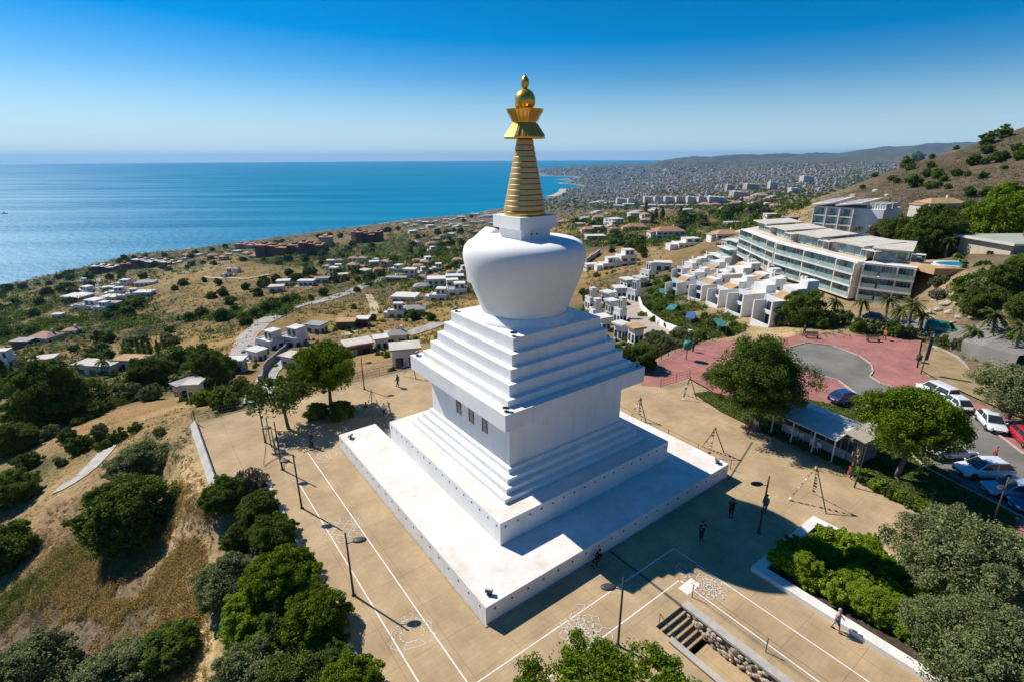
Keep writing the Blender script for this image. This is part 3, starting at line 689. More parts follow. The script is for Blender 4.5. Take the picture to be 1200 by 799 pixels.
# low white wall on the left edge of the plaza
pale = mat('pale_concrete', (.48, .45, .40), .85, .15, 1.0)
t = thing('plaza_wall', 'low grey-white concrete wall along the far left plaza edge', 'wall', (0, 0, 0), YAW)
m = MB(); m.add([(-24.15, 13.2, .35), (-24.15, 27.6, .35), (-25.3, 27.6, -.9), (-25.5, 13.2, -1.3), (-23.95, 13.2, .35), (-23.95, 27.6, .35), (-23.95, 13.2, -.3), (-23.95, 27.6, -.3), (-24.3, 13.2, -2.6), (-24.3, 27.6, -2.6)],
                [(1, 0, 3, 2), (0, 1, 5, 4), (4, 5, 7, 6), (3, 0, 4), (2, 5, 1), (3, 8, 9, 2), (3, 4, 6, 8), (2, 9, 7, 5)])
m.build('sloped_face', pale, t)
m = MB(); m.tube((-24.05, 27.5, .3), (-24.05, 27.5, 1.7), .06); m.path([(-24.05, 13.3, .62), (-24.05, 27.5, .62)], .03)
for k in range(8): m.tube((-24.05, 13.4 + k * 2, .3), (-24.05, 13.4 + k * 2, .62), .025)
m.build('top_rail', steel, t)
t = thing('plaza_kerb', 'thin pale kerb along the plaza edge beside the hedge', 'kerb', (0, 0, 0), YAW)
MB().box(-20.5, -20.25, -60, 13, -1.2, .16).build('kerb_stone', pale, t)
MB().box(-24.0, -20.25, 12.86, 13.1, -1.2, .16).build('kerb_return', pale, t)
# thin wire fence beyond the far left edge
def fence(name, pts, h, step, label, mt=None, rails=(1.0, .5), mesh=False, post_r=.03, cat='fence', rail_r=.018):
    mt = mt or steel
    t = thing(name, label, cat, pts[0]); o = Vector(pts[0]); pm_ = MB(); rm = MB()
    acc = [Vector(p) - o for p in pts]
    posts = []
    for a, b in zip(acc, acc[1:]):
        n = max(1, int(round((b - a).length / step)))
        for k in range(n): posts.append(a.lerp(b, k / n))
    posts.append(acc[-1])
    for p in posts:
        MB().tube(p, p + Vector((0, 0, h)), post_r, n=6).build('post', mt, t)
    for f in rails:
        for a, b in zip(posts, posts[1:]): rm.tube(a + Vector((0, 0, h * f)), b + Vector((0, 0, h * f)), rail_r, n=5)
    if mesh:
        for a, b in zip(posts, posts[1:]):
            n = 5
            for k in range(1, n): rm.tube(a.lerp(b, k / n) + Vector((0, 0, .05)), a.lerp(b, k / n) + Vector((0, 0, h)), .008, n=4)
    rm.build('rail', mt, t)
    return t
bl = [ground(*q) for q in ((226, 494), (285, 480), (345, 464.5), (420, 445.5), (492, 429))]
fence('wire_fence', [Vector((p[0], p[1], 0)) for p in bl], 1.1, 3.0, 'thin grey wire fence along the back edge of the plaza', rails=(1, .66, .33), mesh=True)
# railing beyond the right edge of the stupa platform
fence('ramp_railing', [LW(14.6, 12, 0), LW(14.4, -12.6, 0)], 1.0, 3.4, 'brown metal railing running behind the right side of the stupa', mat('rust_paint', (.16, .10, .07), .6, .2), rails=(1.0,))
# fence posts between tan and red paving, and round the red terrace edge
fence('low_fence', [Vector(ground(*q)) for q in ((774, 453.5), (792, 448), (808, 443.5))], 1.2, 2.0, 'short dark railing between the tan plaza and the red paving', dark_steel, rails=(1, .7, .4, .1), mesh=True)
fence('edge_railing', [Vector(ground(*q)) for q in ((757, 431), (783, 417), (806, 405.5), (835, 399))], 1.15, 2.2, 'dark railing along the outer edge of the red paved terrace', dark_steel, rails=(1, .5), mesh=True, post_r=.05)
# ramp with stone retaining wall beside the steps
rubble = mat('rubble_stone', (.42, .34, .25), .95, 0, 3.5, col2=(.10, .075, .05), bump=.9, bscale=3)
t = thing('retaining_wall', 'rubble stone retaining wall below the ramp railing at bottom right', 'wall', (0, 0, 0), YAW)
MB().box(-2.06, -1.75, -60, -19.6, -1.6, -.03).build('wall_core', rubble, t)
m = MB()
for k in range(260):
    y = -19.9 - rnd.random() * 22; z = -1.25 + rnd.random() * 1.1; r = .11 + rnd.random() * .12
    m.ball((-2.08 - rnd.random() * .1, y, z), (r * .7, r * 1.2, r * .8), 6, 4)
m.build('stones', mat('rubble_block', (.40, .33, .25), .95, .45, 2.0, bump=.5), t)
MB().box(-2.2, -1.62, -60, -19.42, -.04, .12).build('coping', concrete, t)
fence('stair_railing', [LW(-1.05, -19.4, 0), LW(-1.05, -24.4, 0), LW(-1.05, -29.4, 0), LW(-1.05, -40, 0)], 1.05, 5.0, 'thin wire railing on grouped posts above the stone retaining wall', dark_steel, rails=(1, .75, .5, .25), post_r=.03, rail_r=.008)
t = thing('side_wall', 'low stone side wall beside the lower left of the steps', 'wall', (0, 0, 0), YAW)
MB().box(-5.05, -4.76, -60, -20.6, -1.6, .14).build('wall_core', rubble, t)
MB().box(-5.1, -4.7, -60, -20.55, .14, .22).build('coping', concrete, t)
m = MB(); m.path([(-4.55, -19.5, .95), (-4.55, -21.4, -.25)], .025); m.tube((-4.55, -19.5, 0), (-4.55, -19.5, .95), .025); m.tube((-4.55, -21.4, -1.3), (-4.55, -21.4, -.25), .025)
t2 = thing('handrail', 'short grey handrail on the left side of the bottom steps', 'handrail', (0, 0, 0), YAW); m.build('rail', steel, t2)
# planter
t = thing('planter', 'large rectangular planter with white kerb on the right of the plaza', 'planter', (0, 0, 0), YAW)
kerbw = mat('white_kerb', (.70, .68, .63), .8, .1, 1)
x0, x1, y0, y1 = 4.2, 13.3, -34.0, -20.45
MB().box(x0, x0 + .75, y0, y1, -.1, .36).build('kerb', kerbw, t)
MB().box(x0 + .75, x1 - .6, y1 - .7, y1, -.1, .362).build('kerb', kerbw, t)
MB().box(x1 - .6, x1, y0, y1, -.1, .36).build('kerb', kerbw, t)
MB().box(x0 + .75, x1 - .6, y0, y1 - .7, -.1, .10).build('soil', mat('planter_soil', (.07, .05, .035), .95, .4, 3), t)

# lamp posts
def lamp(px, py, h, ang, label, arms=1):
    g = ground(px, py)
    t = thing('lamp_post', label, 'lamp post', g, ang, 'lamp posts round the plaza')
    m = MB(); m.lathe([(.14, 0), (.14, .06), (.085, .1), (.07, 1.2), (.055, h)], 12, (0, 0, 0)); m.build('pole', dark_steel, t, True)
    for s in range(arms):
        sg = 1 if s == 0 else -1
        m = MB(); m.path([(0, 0, h - .85), (sg * .45, 0, h - .72)], .03); m.build('arm', dark_steel, t)
        m = MB(); m.ball((sg * .82, 0, h - .66), (.46, .27, .12), 14, 8); m.build('lamp_head', dark_steel, t, True)
        m = MB(); m.ball((sg * .86, 0, h - .72), (.32, .2, .085), 12, 6); m.build('lamp_glass', mat('lamp_glass', (.5, .5, .48), .2, 0), t, True)
    return t
lamp(414.5, 697, 5.05, .15, 'dark lamp post nearest the camera on the left side path')
lamp(353.8, 595, 5.1, PI * .95, 'dark lamp post halfway along the left hedge')
lamp(331, 550, 5.0, PI * .95, 'dark lamp post with prayer flags at the far end of the hedge')
lamp(311, 518, 5.1, PI * .9, 'dark lamp post at the far left before the thin tree')
lamp(427, 456, 4.2, .1, 'dark lamp post behind the round pine at the back fence')
lamp(724, 756, 5.1, PI, 'dark lamp post beside the bottom pine in front of the stupa')
lamp(889, 624, 5.1, PI, 'dark lamp post at the edge of the stupa shadow right')
lamp(1163, 612, 4.2, .5, 'pale twin-headed lamp post by the parked blue car', 2)
# ------------------------------------------------------------------ prayer flags on leaning poles
FLAGC = [mat('flag_blue', (.06, .12, .28), .8, .1), mat('flag_white', (.72, .72, .70), .8, .1), mat('flag_red', (.34, .06, .05), .8, .1), mat('flag_green', (.06, .19, .08), .8, .1), mat('flag_yellow', (.50, .42, .12), .8, .1)]
pole_wood = mat('bare_pole_wood', (.12, .095, .07), .85, .25, 4)
def tripod(px, py, h, ang, label, spread=1.5, legs=3, flag=(0, 1)):
    g = ground(px, py)
    t = thing('flag_tripod', label, 'flag tripod', g, ang, 'leaning pole tripods with prayer flags')
    top = Vector((0, 0, h))
    for k in range(legs):
        a = 2 * PI * k / legs + .5
        p = Vector((spread * math.cos(a), spread * math.sin(a), 0))
        q = top + (top - p) * .06
        if k not in flag or k == legs - 1: MB().tube(p, q, .055, .04, 7).build('pole', pole_wood, t)
        if k in flag:
            if k != legs - 1: MB().path([p, p.lerp(top, .5) + Vector((0, 0, -.15)), top], .014, 4).build('cord', pole_wood, t)
            d = (top - p); n = 9
            side = Vector((-d.y, d.x, 0)).normalized() if math.hypot(d.x, d.y) > .01 else Vector((1, 0, 0))
            m = MB()
            for i in range(n):
                m.mi = (i + k) % 5
                q0 = rnd.uniform(.2, .6); c0 = p + d * ((i + q0) / n); c1 = p + d * ((i + q0 + rnd.uniform(.3, .8)) / n)
                w = .14 + .14 * rnd.random()
                sw = side * w + Vector((0, 0, -.05)); tw = side.cross(d).normalized() * (.06 * math.sin(i * 2.1))
                m.add([c0 - sw * .2, c1 - sw * .2, (c0 + c1) / 2 + sw * .5 + tw, c1 + sw * .9, c0 + sw * .9 - tw], [(0, 1, 2), (1, 3, 2), (3, 4, 2), (4, 0, 2)])
            m.build('prayer_flags', FLAGC, t)
    return t
tripod(948, 588, 3.4, .4, 'tall pole tripod with bright prayer flags on the open right plaza', 1.6)
tripod(834, 530, 2.7, 1.6, 'pole tripod with faded flags behind the right corner of the stupa', 1.2)
tripod(748, 491, 2.6, .8, 'pole tripod at the rear right of the stupa by the railing', 1.0)
tripod(806, 466, 2.7, 1.3, 'pole tripod beside the lawn at the red paving railing', 1.0)
tripod(438, 488, 3.2, .2, 'pole tripod in the round shadow of the pine behind the stupa', 1.2)
tripod(457, 497, 2.6, 1.1, 'pole with yellow and white flags close behind the stupa platform', .7)
tripod(484, 441, 2.8, .5, 'pole tripod with green flags at the back fence left of the stupa', 1.3)
def flagline(p0, p1, hgt0, hgt1, label, n=14):
    a = Vector(ground(*p0)); b = Vector(ground(*p1)); t = thing('flag_mast', label, 'flag mast', a)
    b = b - a; a = Vector((0, 0, hgt0)); b.z = hgt1
    MB().tube((0, 0, 0), (.0, 0, hgt0 + .3), .06, .045, 7).build('mast', pole_wood, t)
    m = MB(); pts = [a.lerp(b, i / n) - Vector((0, 0, .35 * math.sin(PI * i / n))) for i in range(n + 1)]
    MB().path(pts, .012, 4).build('cord', pole_wood, t)
    for i in range(n):
        m.mi = i % 5; q, r = pts[i], pts[i].lerp(pts[i + 1], .8)
        m.add([q, r, r + Vector((.05, .03, -.34)), q + Vector((-.03, -.05, -.34))], [(0, 1, 2, 3)])
    m.build('prayer_flags', FLAGC, t)
flagline((318, 523), (309, 546), 2.9, .25, 'leaning mast with a string of prayer flags by the far left lamp post')
flagline((323, 532), (331, 549), 2.4, .4, 'second short mast with prayer flags between the left lamp posts')
# flag bundle on the tall pole next to the kiosk
g = ground(1001, 571)
t = thing('flag_pole', 'tall dark pole in the right plaza beside the kiosk and hedge', 'pole', g)
MB().tube((0, 0, 0), (.35, .15, 4.3), .07, .05, 8).build('pole', dark_steel, t)
g = ground(996, 560)
t = thing('flag_garland', 'bright garland of prayer flags hanging at the kiosk end', 'flag garland', g)
m = MB()
for i in range(26):
    m.mi = i % 5; z = .5 + 2.7 * (i / 26); a = i * 1.3; r = .22 + .1 * math.sin(i)
    m.add([(r * math.cos(a), r * math.sin(a), z), (r * math.cos(a + .9), r * math.sin(a + .9), z + .05), (r * math.cos(a + 1), r * math.sin(a + 1) * .8, z - .42), (r * math.cos(a) * .8, r * math.sin(a), z - .4)], [(0, 1, 2, 3)])
m.build('prayer_flags', FLAGC, t); MB().tube((0, 0, 0), (0, 0, 3.4), .05, .04, 7).build('pole', pole_wood, t)
# dark banner mast at the red square
g = ground(1079, 438)
t = thing('banner_mast', 'tall dark banner mast on the red paved square', 'banner', g, .3)
MB().tube((0, 0, 0), (.05, 0, 5.6), .07, .05, 8).build('pole', dark_steel, t)
m = MB(); m.box(.08, .62, -.02, .02, 1.9, 5.1); m.build('banner', mat('banner_cloth', (.055, .06, .085), .7, .2, 2), t)
g = ground(1076, 424)
t = thing('litter_bin', 'small dark litter bin beside the banner mast', 'litter bin', g)
MB().lathe([(.28, .25), (.33, .3), (.36, 1.0), (.33, 1.02)], 14).build('bin_body', dark_steel, t, True); MB().tube((0, 0, 0), (0, 0, .3), .06, n=8).build('bin_foot', dark_steel, t)
# benches
def bench(px, py, ang, label):
    t = thing('park_bench', label, 'bench', ground(px, py), ang, 'benches at the edge of the red square')
    m = MB()
    for k in range(4): m.box(-1.0, 1.0, -.28 + k * .15, -.16 + k * .15, .42, .46)
    m.build('seat', timber, t)
    m = MB()
    for k in range(3): m.box(-1.0, 1.0, .33 + k * .03, .37 + k * .03, .55 + k * .15, .66 + k * .15)
    m.build('backrest', timber, t)
    for s in (-.85, .8): MB().box(s, s + .07, -.26, .36, 0, .42).build('leg', dark_steel, t)
bench(951, 396, -.15, 'timber bench at the left end of the red square under the bank')
bench(1023, 400, -.1, 'timber bench in the middle of the red square under the bank')

# ------------------------------------------------------------------ people
def skin_obj(name, verts, edges, radii, m, parent, root=0, sub=1):
    me = bpy.data.meshes.new(name); me.from_pydata(verts, edges, []); me.materials.append(m)
    o = link(name, me, parent)
    o.modifiers.new('skin', 'SKIN').use_smooth_shade = True
    sv = me.skin_vertices[0].data
    for i, r in enumerate(radii):
        sv[i].radius = (r, r) if not isinstance(r, tuple) else r
        sv[i].use_root = (i == root)
    s = o.modifiers.new('sub', 'SUBSURF'); s.levels = sub; s.render_levels = sub
    return o
SKIN = mat('skin', (.44, .25, .17), .6, .05)
HAIRC = {'dark': mat('dark_hair', (.025, .018, .014), .7, .1), 'fair': mat('fair_hair', (.32, .22, .11), .7, .1), 'grey': mat('grey_hair', (.36, .35, .33), .7, .1)}
def cloth(c): return mat('cloth_%02d_%02d_%02d' % tuple(int(x * 99) for x in c), c, .85, .12, 6)
def person(px, py, ang, label, top, bottom, hair='dark', pose='stand', h=1.72, legs='long', hat=None, z=None):
    g = ground(px, py) if z is None else ground(px, py, z)
    t = thing('person', label, 'person', g, ang)
    t.scale = (h / 1.72,) * 3
    sit = pose == 'sit'; walk = .22 if pose == 'walk' else .04
    dz = -.43 if sit else 0
    V = Vector
    pel = V((0, 0, .93 + dz)); wai = V((0, .01, 1.08 + dz)); che = V((0, .0, 1.30 + dz)); nek = V((0, .01, 1.46 + dz)); jaw = V((0, .045, 1.53 + dz)); hed = V((0, .02, 1.60 + dz)); crn = V((0, .0, 1.69 + dz)); nose = V((0, .135, 1.575 + dz))
    J = {}
    for s in (-1, 1):
        J['hip', s] = V((s * .09, 0, .90 + dz))
        if sit: J['kne', s] = V((s * .13, .42, .52)); J['ank', s] = V((s * .13, .46, .09)); J['toe', s] = V((s * .14, .62, .04))
        else:
            y = s * walk; J['kne', s] = V((s * .10, y * .55 + .03, .50)); J['ank', s] = V((s * .10, y, .09)); J['toe', s] = V((s * .12, y + .16, .04))
        J['sho', s] = V((s * .18, 0, 1.39 + dz))
        if pose == 'photo': J['elb', s] = V((s * .27, .16, 1.20)); J['wri', s] = V((s * .12, .30, 1.45))
        elif sit: J['elb', s] = V((s * .25, .08, .70)); J['wri', s] = V((s * .14, .32, .60))
        else: J['elb', s] = V((s * .25, -.04 - s * walk * .4, 1.12)); J['wri', s] = V((s * .26, .08 - s * walk * .8, .88))
    # one continuous body: trunk, head, limbs, hands with five fingers
    v, e, r = [], [], []
    def ad(p, rad, par=None):
        v.append(tuple(p)); r.append(rad)
        if par is not None: e.append((par, len(v) - 1))
        return len(v) - 1
    i0 = ad(pel, .125); i1 = ad(wai, .115, i0); i2 = ad(che, (.15, .11), i1); i3 = ad(nek, .055, i2); i4 = ad(jaw, .068, i3); i5 = ad(hed, .092, i4); ad(crn, .06, i5); ad(nose, .018, i5)
    for s in (-1, 1): ad(hed + V((s * .10, 0, -.01)), .018, i5)
    for s in (-1, 1):
        a = ad(J['sho', s], .058, i2); b = ad(J['elb', s], .042, a); c = ad(J['wri', s], .028, b)
        d = (J['wri', s] - J['elb', s]).normalized(); sd = V((0, 1, 0)) - d * d.y
        sd = sd.normalized() if sd.length > .1 else V((1, 0, 0)); nrm = d.cross(sd)
        pa = ad(J['wri', s] + d * .07, .032, c)
        for k, ln in enumerate((.065, .078, .085, .076)):
            f1 = ad(J['wri', s] + d * (.075 + ln * .55) + sd * (.027 - .018 * k), .0095, pa); ad(J['wri', s] + d * (.075 + ln) + sd * (.027 - .018 * k) - nrm * .015 * s, .008, f1)
        t1 = ad(J['wri', s] + d * .055 + sd * .05, .011, c); ad(J['wri', s] + d * .09 + sd * .06, .009, t1)
        a = ad(J['hip', s], .09, i0); b = ad(J['kne', s], .058, a); c = ad(J['ank', s], .038, b); ad(J['toe', s], .032, c)
    skin_obj('body', v, e, r, SKIN, t)
    vv = [pel + V((0, 0, .03)), wai, che, nek + V((0, 0, -.06))]; ee = [(0, 1), (1, 2), (2, 3)]; rr = [.15, .145, (.18, .135), .075]
    for s in (-1, 1):
        n0 = len(vv); mid = J['elb', s].lerp(J['wri', s], .8 if legs == 'long' else 0.0)
        vv += [J['sho', s], J['sho', s].lerp(J['elb', s], .75)]; ee += [(2, n0), (n0, n0 + 1)]; rr += [.078, .064]
        if legs == 'long': vv.append(mid); ee.append((n0 + 1, n0 + 2)); rr.append(.048)
    skin_obj('top', [tuple(p) for p in vv], ee, rr, cloth(top), t)
    vv = [pel + V((0, 0, .04))]; ee = []; rr = [.148]
    for s in (-1, 1):
        n0 = len(vv); vv += [J['hip', s], J['kne', s]]; ee += [(0, n0), (n0, n0 + 1)]; rr += [.112, .08]
        if legs == 'long': vv.append(J['kne', s].lerp(J['ank', s], .9)); ee.append((n0 + 1, n0 + 2)); rr.append(.062)
    skin_obj('trousers' if legs == 'long' else 'shorts', [tuple(p) for p in vv], ee, rr, cloth(bottom), t)
    m = MB(); m.ball(hed + V((0, -.025, .035)), (.108, .112, .105), 12, 8); m.build('hair', HAIRC[hair] if not hat else cloth(hat), t, True)
    for s in (-1, 1):
        m = MB(); d = J['toe', s] - J['ank', s]; a = math.atan2(d.x, d.y); c = (J['toe', s] + J['ank', s]) / 2
        m.ball((c.x, c.y, .045), (.052, .145, .048), 10, 6); m.build('shoe', cloth((.05, .045, .04)), t, True)
    return t
person(366, 523, 2.6, 'person in dark blue standing in the dappled shade of the thin tree', (.02, .025, .05), (.02, .02, .03))
person(430, 487, 1.0, 'person in black top and khaki trousers in the round pine shadow', (.015, .015, .018), (.28, .22, .12))
person(451, 488, .4, 'person in white shirt among the flag poles behind the platform', (.62, .62, .60), (.05, .06, .10), 'fair')
person(466.5, 453, 1.3, 'person in dark clothes walking near the back fence left of the stupa', (.05, .05, .07), (.03, .035, .06), pose='walk')
person(856, 605, 2.9, 'person all in black photographing in the stupa shadow', (.012, .012, .014), (.012, .012, .014), pose='photo')
person(821, 632, 3.3, 'person in dark purple standing in the middle of the stupa shadow', (.05, .025, .05), (.03, .03, .05), pose='photo')
person(895.5, 600, 2.0, 'person in teal top and jeans next to the right lamp post', (.02, .17, .17), (.08, .13, .22))
person(702, 660, 2.2, 'person in black sitting on the ground against the white platform', (.012, .012, .014), (.012, .012, .016), pose='sit', z=0)
person(978.5, 738, -2.2, 'person in pink shirt and blue shorts beside the planter kerb', (.45, .22, .25), (.06, .13, .27), 'grey', 'walk', legs='short')
person(877, 508, .8, 'person in orange red top outside the kiosk under the big tree', (.50, .10, .05), (.05, .05, .06), 'fair')
person(884, 507, -.8, 'person in white sitting low outside the kiosk front', (.55, .53, .50), (.12, .12, .13), 'dark')
person(1163, 541, 1.0, 'person in red top standing behind the white family car', (.46, .05, .05), (.05, .05, .07), hat=(.45, .08, .05))
person(812, 412, .5, 'person in dark clothes at the outer edge of the red terrace', (.08, .06, .07), (.04, .04, .06))
person(1036, 398, 2.0, 'person in orange top walking on the red square below the bank', (.62, .15, .03), (.30, .08, .04), pose='walk')
person(942, 392, 2.0, 'person in dark jacket at the left bench of the red square', (.03, .04, .06), (.04, .04, .05))
# green parasol-topped bin kiosk at red terrace: round street sign
g = ground(804, 421)
t = thing('waste_container', 'green hooded container on a post on the red terrace', 'container', g)
MB().tube((0, 0, 0), (0, 0, 1.7), .06, n=8).build('post', dark_steel, t)
MB().lathe([(.5, 1.6), (.62, 1.75), (.62, 2.5), (.45, 2.75), (.1, 2.85)], 14).build('hood', mat('green_plastic', (.02, .20, .13), .5, .1), t, True)

# ------------------------------------------------------------------ kiosk
ka, kb = ground(905, 506), ground(998, 551)
kd = math.atan2(kb[1] - ka[1], kb[0] - ka[0]); kl = math.hypot(kb[0] - ka[0], kb[1] - ka[1])
t = thing('kiosk', 'long low kiosk with pale sheet roof in front of the lawn', 'kiosk', ka, kd)
kw = mat('kiosk_wall', (.22, .21, .20), .85, .15, 1.5); sheetm = mat('roof_sheet', (.66, .63, .57), .6, .14, .8)
MB().box(.2, kl - .2, 1.2, 4.4, 0, 2.35).build('wall', kw, t)
MB().box(.25, kl - .25, 1.12, 1.19, .12, .95).build('counter_front', mat('kiosk_counter', (.42, .41, .39), .7, .15, 2), t)
for k in range(5): MB().box(.5 + k * (kl - .9) / 5, .3 + (k + 1) * (kl - .9) / 5, 1.13, 1.195, 1.05, 2.15).build('window', glass_dark, t)
m = MB(); m.add([(-.35, -.35, 2.28), (kl * .80, -.35, 2.28), (kl * .80, 2.4, 3.0), (-.35, 2.4, 3.0), (-.35, -.35, 2.36), (kl * .80, -.35, 2.36), (kl * .80, 2.4, 3.08), (-.35, 2.4, 3.08)],
               [(3, 2, 1, 0), (4, 5, 6, 7), (0, 1, 5, 4), (1, 2, 6, 5), (2, 3, 7, 6), (3, 0, 4, 7)])
m.build('front_roof', sheetm, t)
m = MB(); m.add([(-.35, 2.4, 3.0), (kl * .80, 2.4, 3.0), (kl * .80, 5.0, 2.35), (-.35, 5.0, 2.35), (-.35, 2.4, 3.09), (kl * .80, 2.4, 3.09), (kl * .80, 5.0, 2.43), (-.35, 5.0, 2.43)],
               [(3, 2, 1, 0), (4, 5, 6, 7), (0, 1, 5, 4), (1, 2, 6, 5), (2, 3, 7, 6), (3, 0, 4, 7)])
m.build('rear_roof', sheetm, t)
m = MB(); m.add([(kl * .80, .6, 2.95), (kl + .3, .6, 2.75), (kl + .3, 4.9, 2.75), (kl * .80, 4.9, 2.95), (kl * .80, .6, 3.05), (kl + .3, .6, 2.85), (kl + .3, 4.9, 2.85), (kl * .80, 4.9, 3.05)],
               [(3, 2, 1, 0), (4, 5, 6, 7), (0, 1, 5, 4), (1, 2, 6, 5), (2, 3, 7, 6), (3, 0, 4, 7)])
m.build('end_roof', mat('end_roof_felt', (.38, .34, .28), .9, .15, 2), t)
for x in (.0, kl * .27, kl * .54, kl * .78): MB().box(x - .05, x + .05, -.25, -.15, 0, 2.3).build('post', mat('white_post', (.68, .68, .66), .6, .05), t)
for x in (kl * .86, kl + .1): MB().tube((x, .8, 0), (x, .8, 2.8), .05, n=6).build('post', steel, t)
# white cafe chairs in front
for i, (px, py) in enumerate(((924, 510), (931, 514), (938, 517), (951, 524), (957, 528))):
    c = thing('cafe_chair', '', 'chair', ground(px, py), kd + rnd.uniform(-1, 1), 'white plastic chairs in front of the kiosk')
    wp = mat('white_plastic', (.72, .72, .72), .5, .05)
    MB().box(-.22, .22, -.22, .22, .42, .46).build('seat', wp, c); MB().box(-.22, .22, .19, .23, .46, .88).build('backrest', wp, c)
    for a, b in ((-.2, -.2), (.2, -.2), (.2, .2), (-.2, .2)): MB().tube((a, b, 0), (a * .9, b * .9, .42), .02, n=6).build('leg', wp, c)
    row(c, 'white plastic chair', 'in the shade in front of the kiosk')

# ------------------------------------------------------------------ red square, road, parking
def red_paving():
    m = mat('red_paving', (.37, .155, .13), .9, .2, .35, bump=.2, bscale=6)
    nt = m.node_tree; b = nt.nodes['Principled BSDF']; g = nt.nodes.new('ShaderNodeNewGeometry')
    br = nt.nodes.new('ShaderNodeTexBrick'); br.inputs['Scale'].default_value = 1.0; br.inputs['Brick Width'].default_value = .5; br.inputs['Row Height'].default_value = .5; br.offset = 0
    br.inputs['Mortar Size'].default_value = .02; br.inputs['Color1'].default_value = (1.06, 1.05, 1.05, 1); br.inputs['Color2'].default_value = (.9, .92, .92, 1); br.inputs['Mortar'].default_value = (.72, .72, .72, 1)
    nt.links.new(g.outputs['Position'], br.inputs['Vector'])
    src = b.inputs['Base Color'].links[0].from_socket
    mx = nt.nodes.new('ShaderNodeMix'); mx.data_type = 'RGBA'; mx.blend_type = 'MULTIPLY'; mx.inputs[0].default_value = 1
    nt.links.new(src, mx.inputs[6]); nt.links.new(br.outputs['Color'], mx.inputs[7]); nt.links.new(mx.outputs[2], b.inputs['Base Color'])
    return m
redp = red_paving()
asph = mat('asphalt', (.175, .165, .145), .92, .28, .22, bump=.3, bscale=20, detail=8)
RED = Gp([(752, 452), (757, 430.5), (800, 407), (835, 400), (925, 395), (945, 388.5), (1080, 397), (1074, 430), (1100, 452), (1140, 470), (1200, 497)]) + [(66, -2), (70, -40), (48, -40)] + Gp([(1200, 632), (1085, 588), (1000, 540), (893, 488), (846, 466), (830, 455), (808, 443), (775, 453)])
m = MB(); m.sheet(RED, -.008); struct(m.build('red_pavement', redp))
ROAD = Gp([(925, 407), (945, 401.5), (975, 405), (1007, 417), (1021, 427), (1023, 435), (1019, 441), (1032, 449), (1060, 458), (1095, 471), (1130, 480), (1160, 502), (1200, 532)]) + [(62, -8), (70, -40), (54, -40)] + Gp([(1200, 606), (1120, 566), (1085, 548), (1045, 512), (1007, 464), (982, 445.5), (950, 437), (928, 431), (915, 420)])
m = MB(); m.sheet(ROAD, .006); struct(m.build('road', asph))
kerbm = mat('kerb_stone', (.45, .38, .31), .9, .15, 1)
def kerb(pts, name='road_kerb'):
    m = MB()
    for (ax, ay), (bx, by) in zip(pts, pts[1:]):
        d = math.hypot(bx - ax, by - ay); nx, ny = -(by - ay) / d * .09, (bx - ax) / d * .09; ex, ey = (bx - ax) / d * .06, (by - ay) / d * .06
        m.prism([(ax - ex + nx, ay - ey + ny), (ax - ex - nx, ay - ey - ny), (bx + ex - nx, by + ey - ny), (bx + ex + nx, by + ey + ny)], -.1, .115)
    return struct(m.build(name, kerbm))
kerb(ROAD[:13]); kerb(ROAD[-9:])
GRAVEL = Gp([(1080, 412), (1100, 408), (1122, 420), (1135, 432), (1145, 445), (1200, 462)]) + [(75, 0)] + Gp([(1200, 490), (1140, 464), (1105, 448), (1078, 432)])
m = MB(); m.sheet(GRAVEL, .012); struct(m.build('gravel_ground', mat('gravel', (.36, .27, .14), .95, .22, .6, col2=(.25, .18, .085), bump=.5, bscale=12)))
def ribbon(pts, w, name, mt, lift=.12, step=2.0, kind=None):
    """strip of road laid over the land along world points"""
    P = []
    for a, b in zip(pts, pts[1:]):
        a = Vector((a[0], a[1])); b = Vector((b[0], b[1])); n = max(1, int((b - a).length / step))
        P += [a.lerp(b, k / n) for k in range(n)]
    P.append(Vector((pts[-1][0], pts[-1][1])))
    for _ in range(3): P = [P[0]] + [(P[i - 1] + P[i] * 2 + P[i + 1]) / 4 for i in range(1, len(P) - 1)] + [P[-1]]
    m = MB(); vs = []; fs = []; zc = [gz(p.x, p.y) for p in P]
    for _ in range(4): zc = [zc[0]] + [(zc[i - 1] + zc[i] * 2 + zc[i + 1]) / 4 for i in range(1, len(zc) - 1)] + [zc[-1]]
    for i, p in enumerate(P):
        d = (P[min(i + 1, len(P) - 1)] - P[max(i - 1, 0)]).normalized(); n = Vector((-d.y, d.x)) * w / 2
        for q in (p + n, p - n): vs.append((q.x, q.y, max(zc[i], gz(q.x, q.y)) + lift))
        for q in (p - n * 1.12, p + n * 1.12): vs.append((q.x, q.y, min(zc[i], gz(q.x, q.y)) - 1.0))
        if i: a, b = 4 * (i - 1), 4 * i; fs += [(a, a + 1, b + 1, b), (a + 1, a + 2, b + 2, b + 1), (a + 3, a, b, b + 3)]
    m.add(vs, fs); return struct(m.build(name, mt))
palec = mat('pale_path', (.40, .37, .32), .92, .2, .8)
ribbon(Gp([(1093, 404), (1112, 409), (1128, 421), (1133, 433)]), .9, 'footpath', palec, .06)
ribbon([hit(*q) for q in ((1005, 372), (1050, 379), (1085, 385), (1110, 391), (1140, 399), (1175, 407), (1215, 416))], 5.5, 'palm_road', asph, .1)

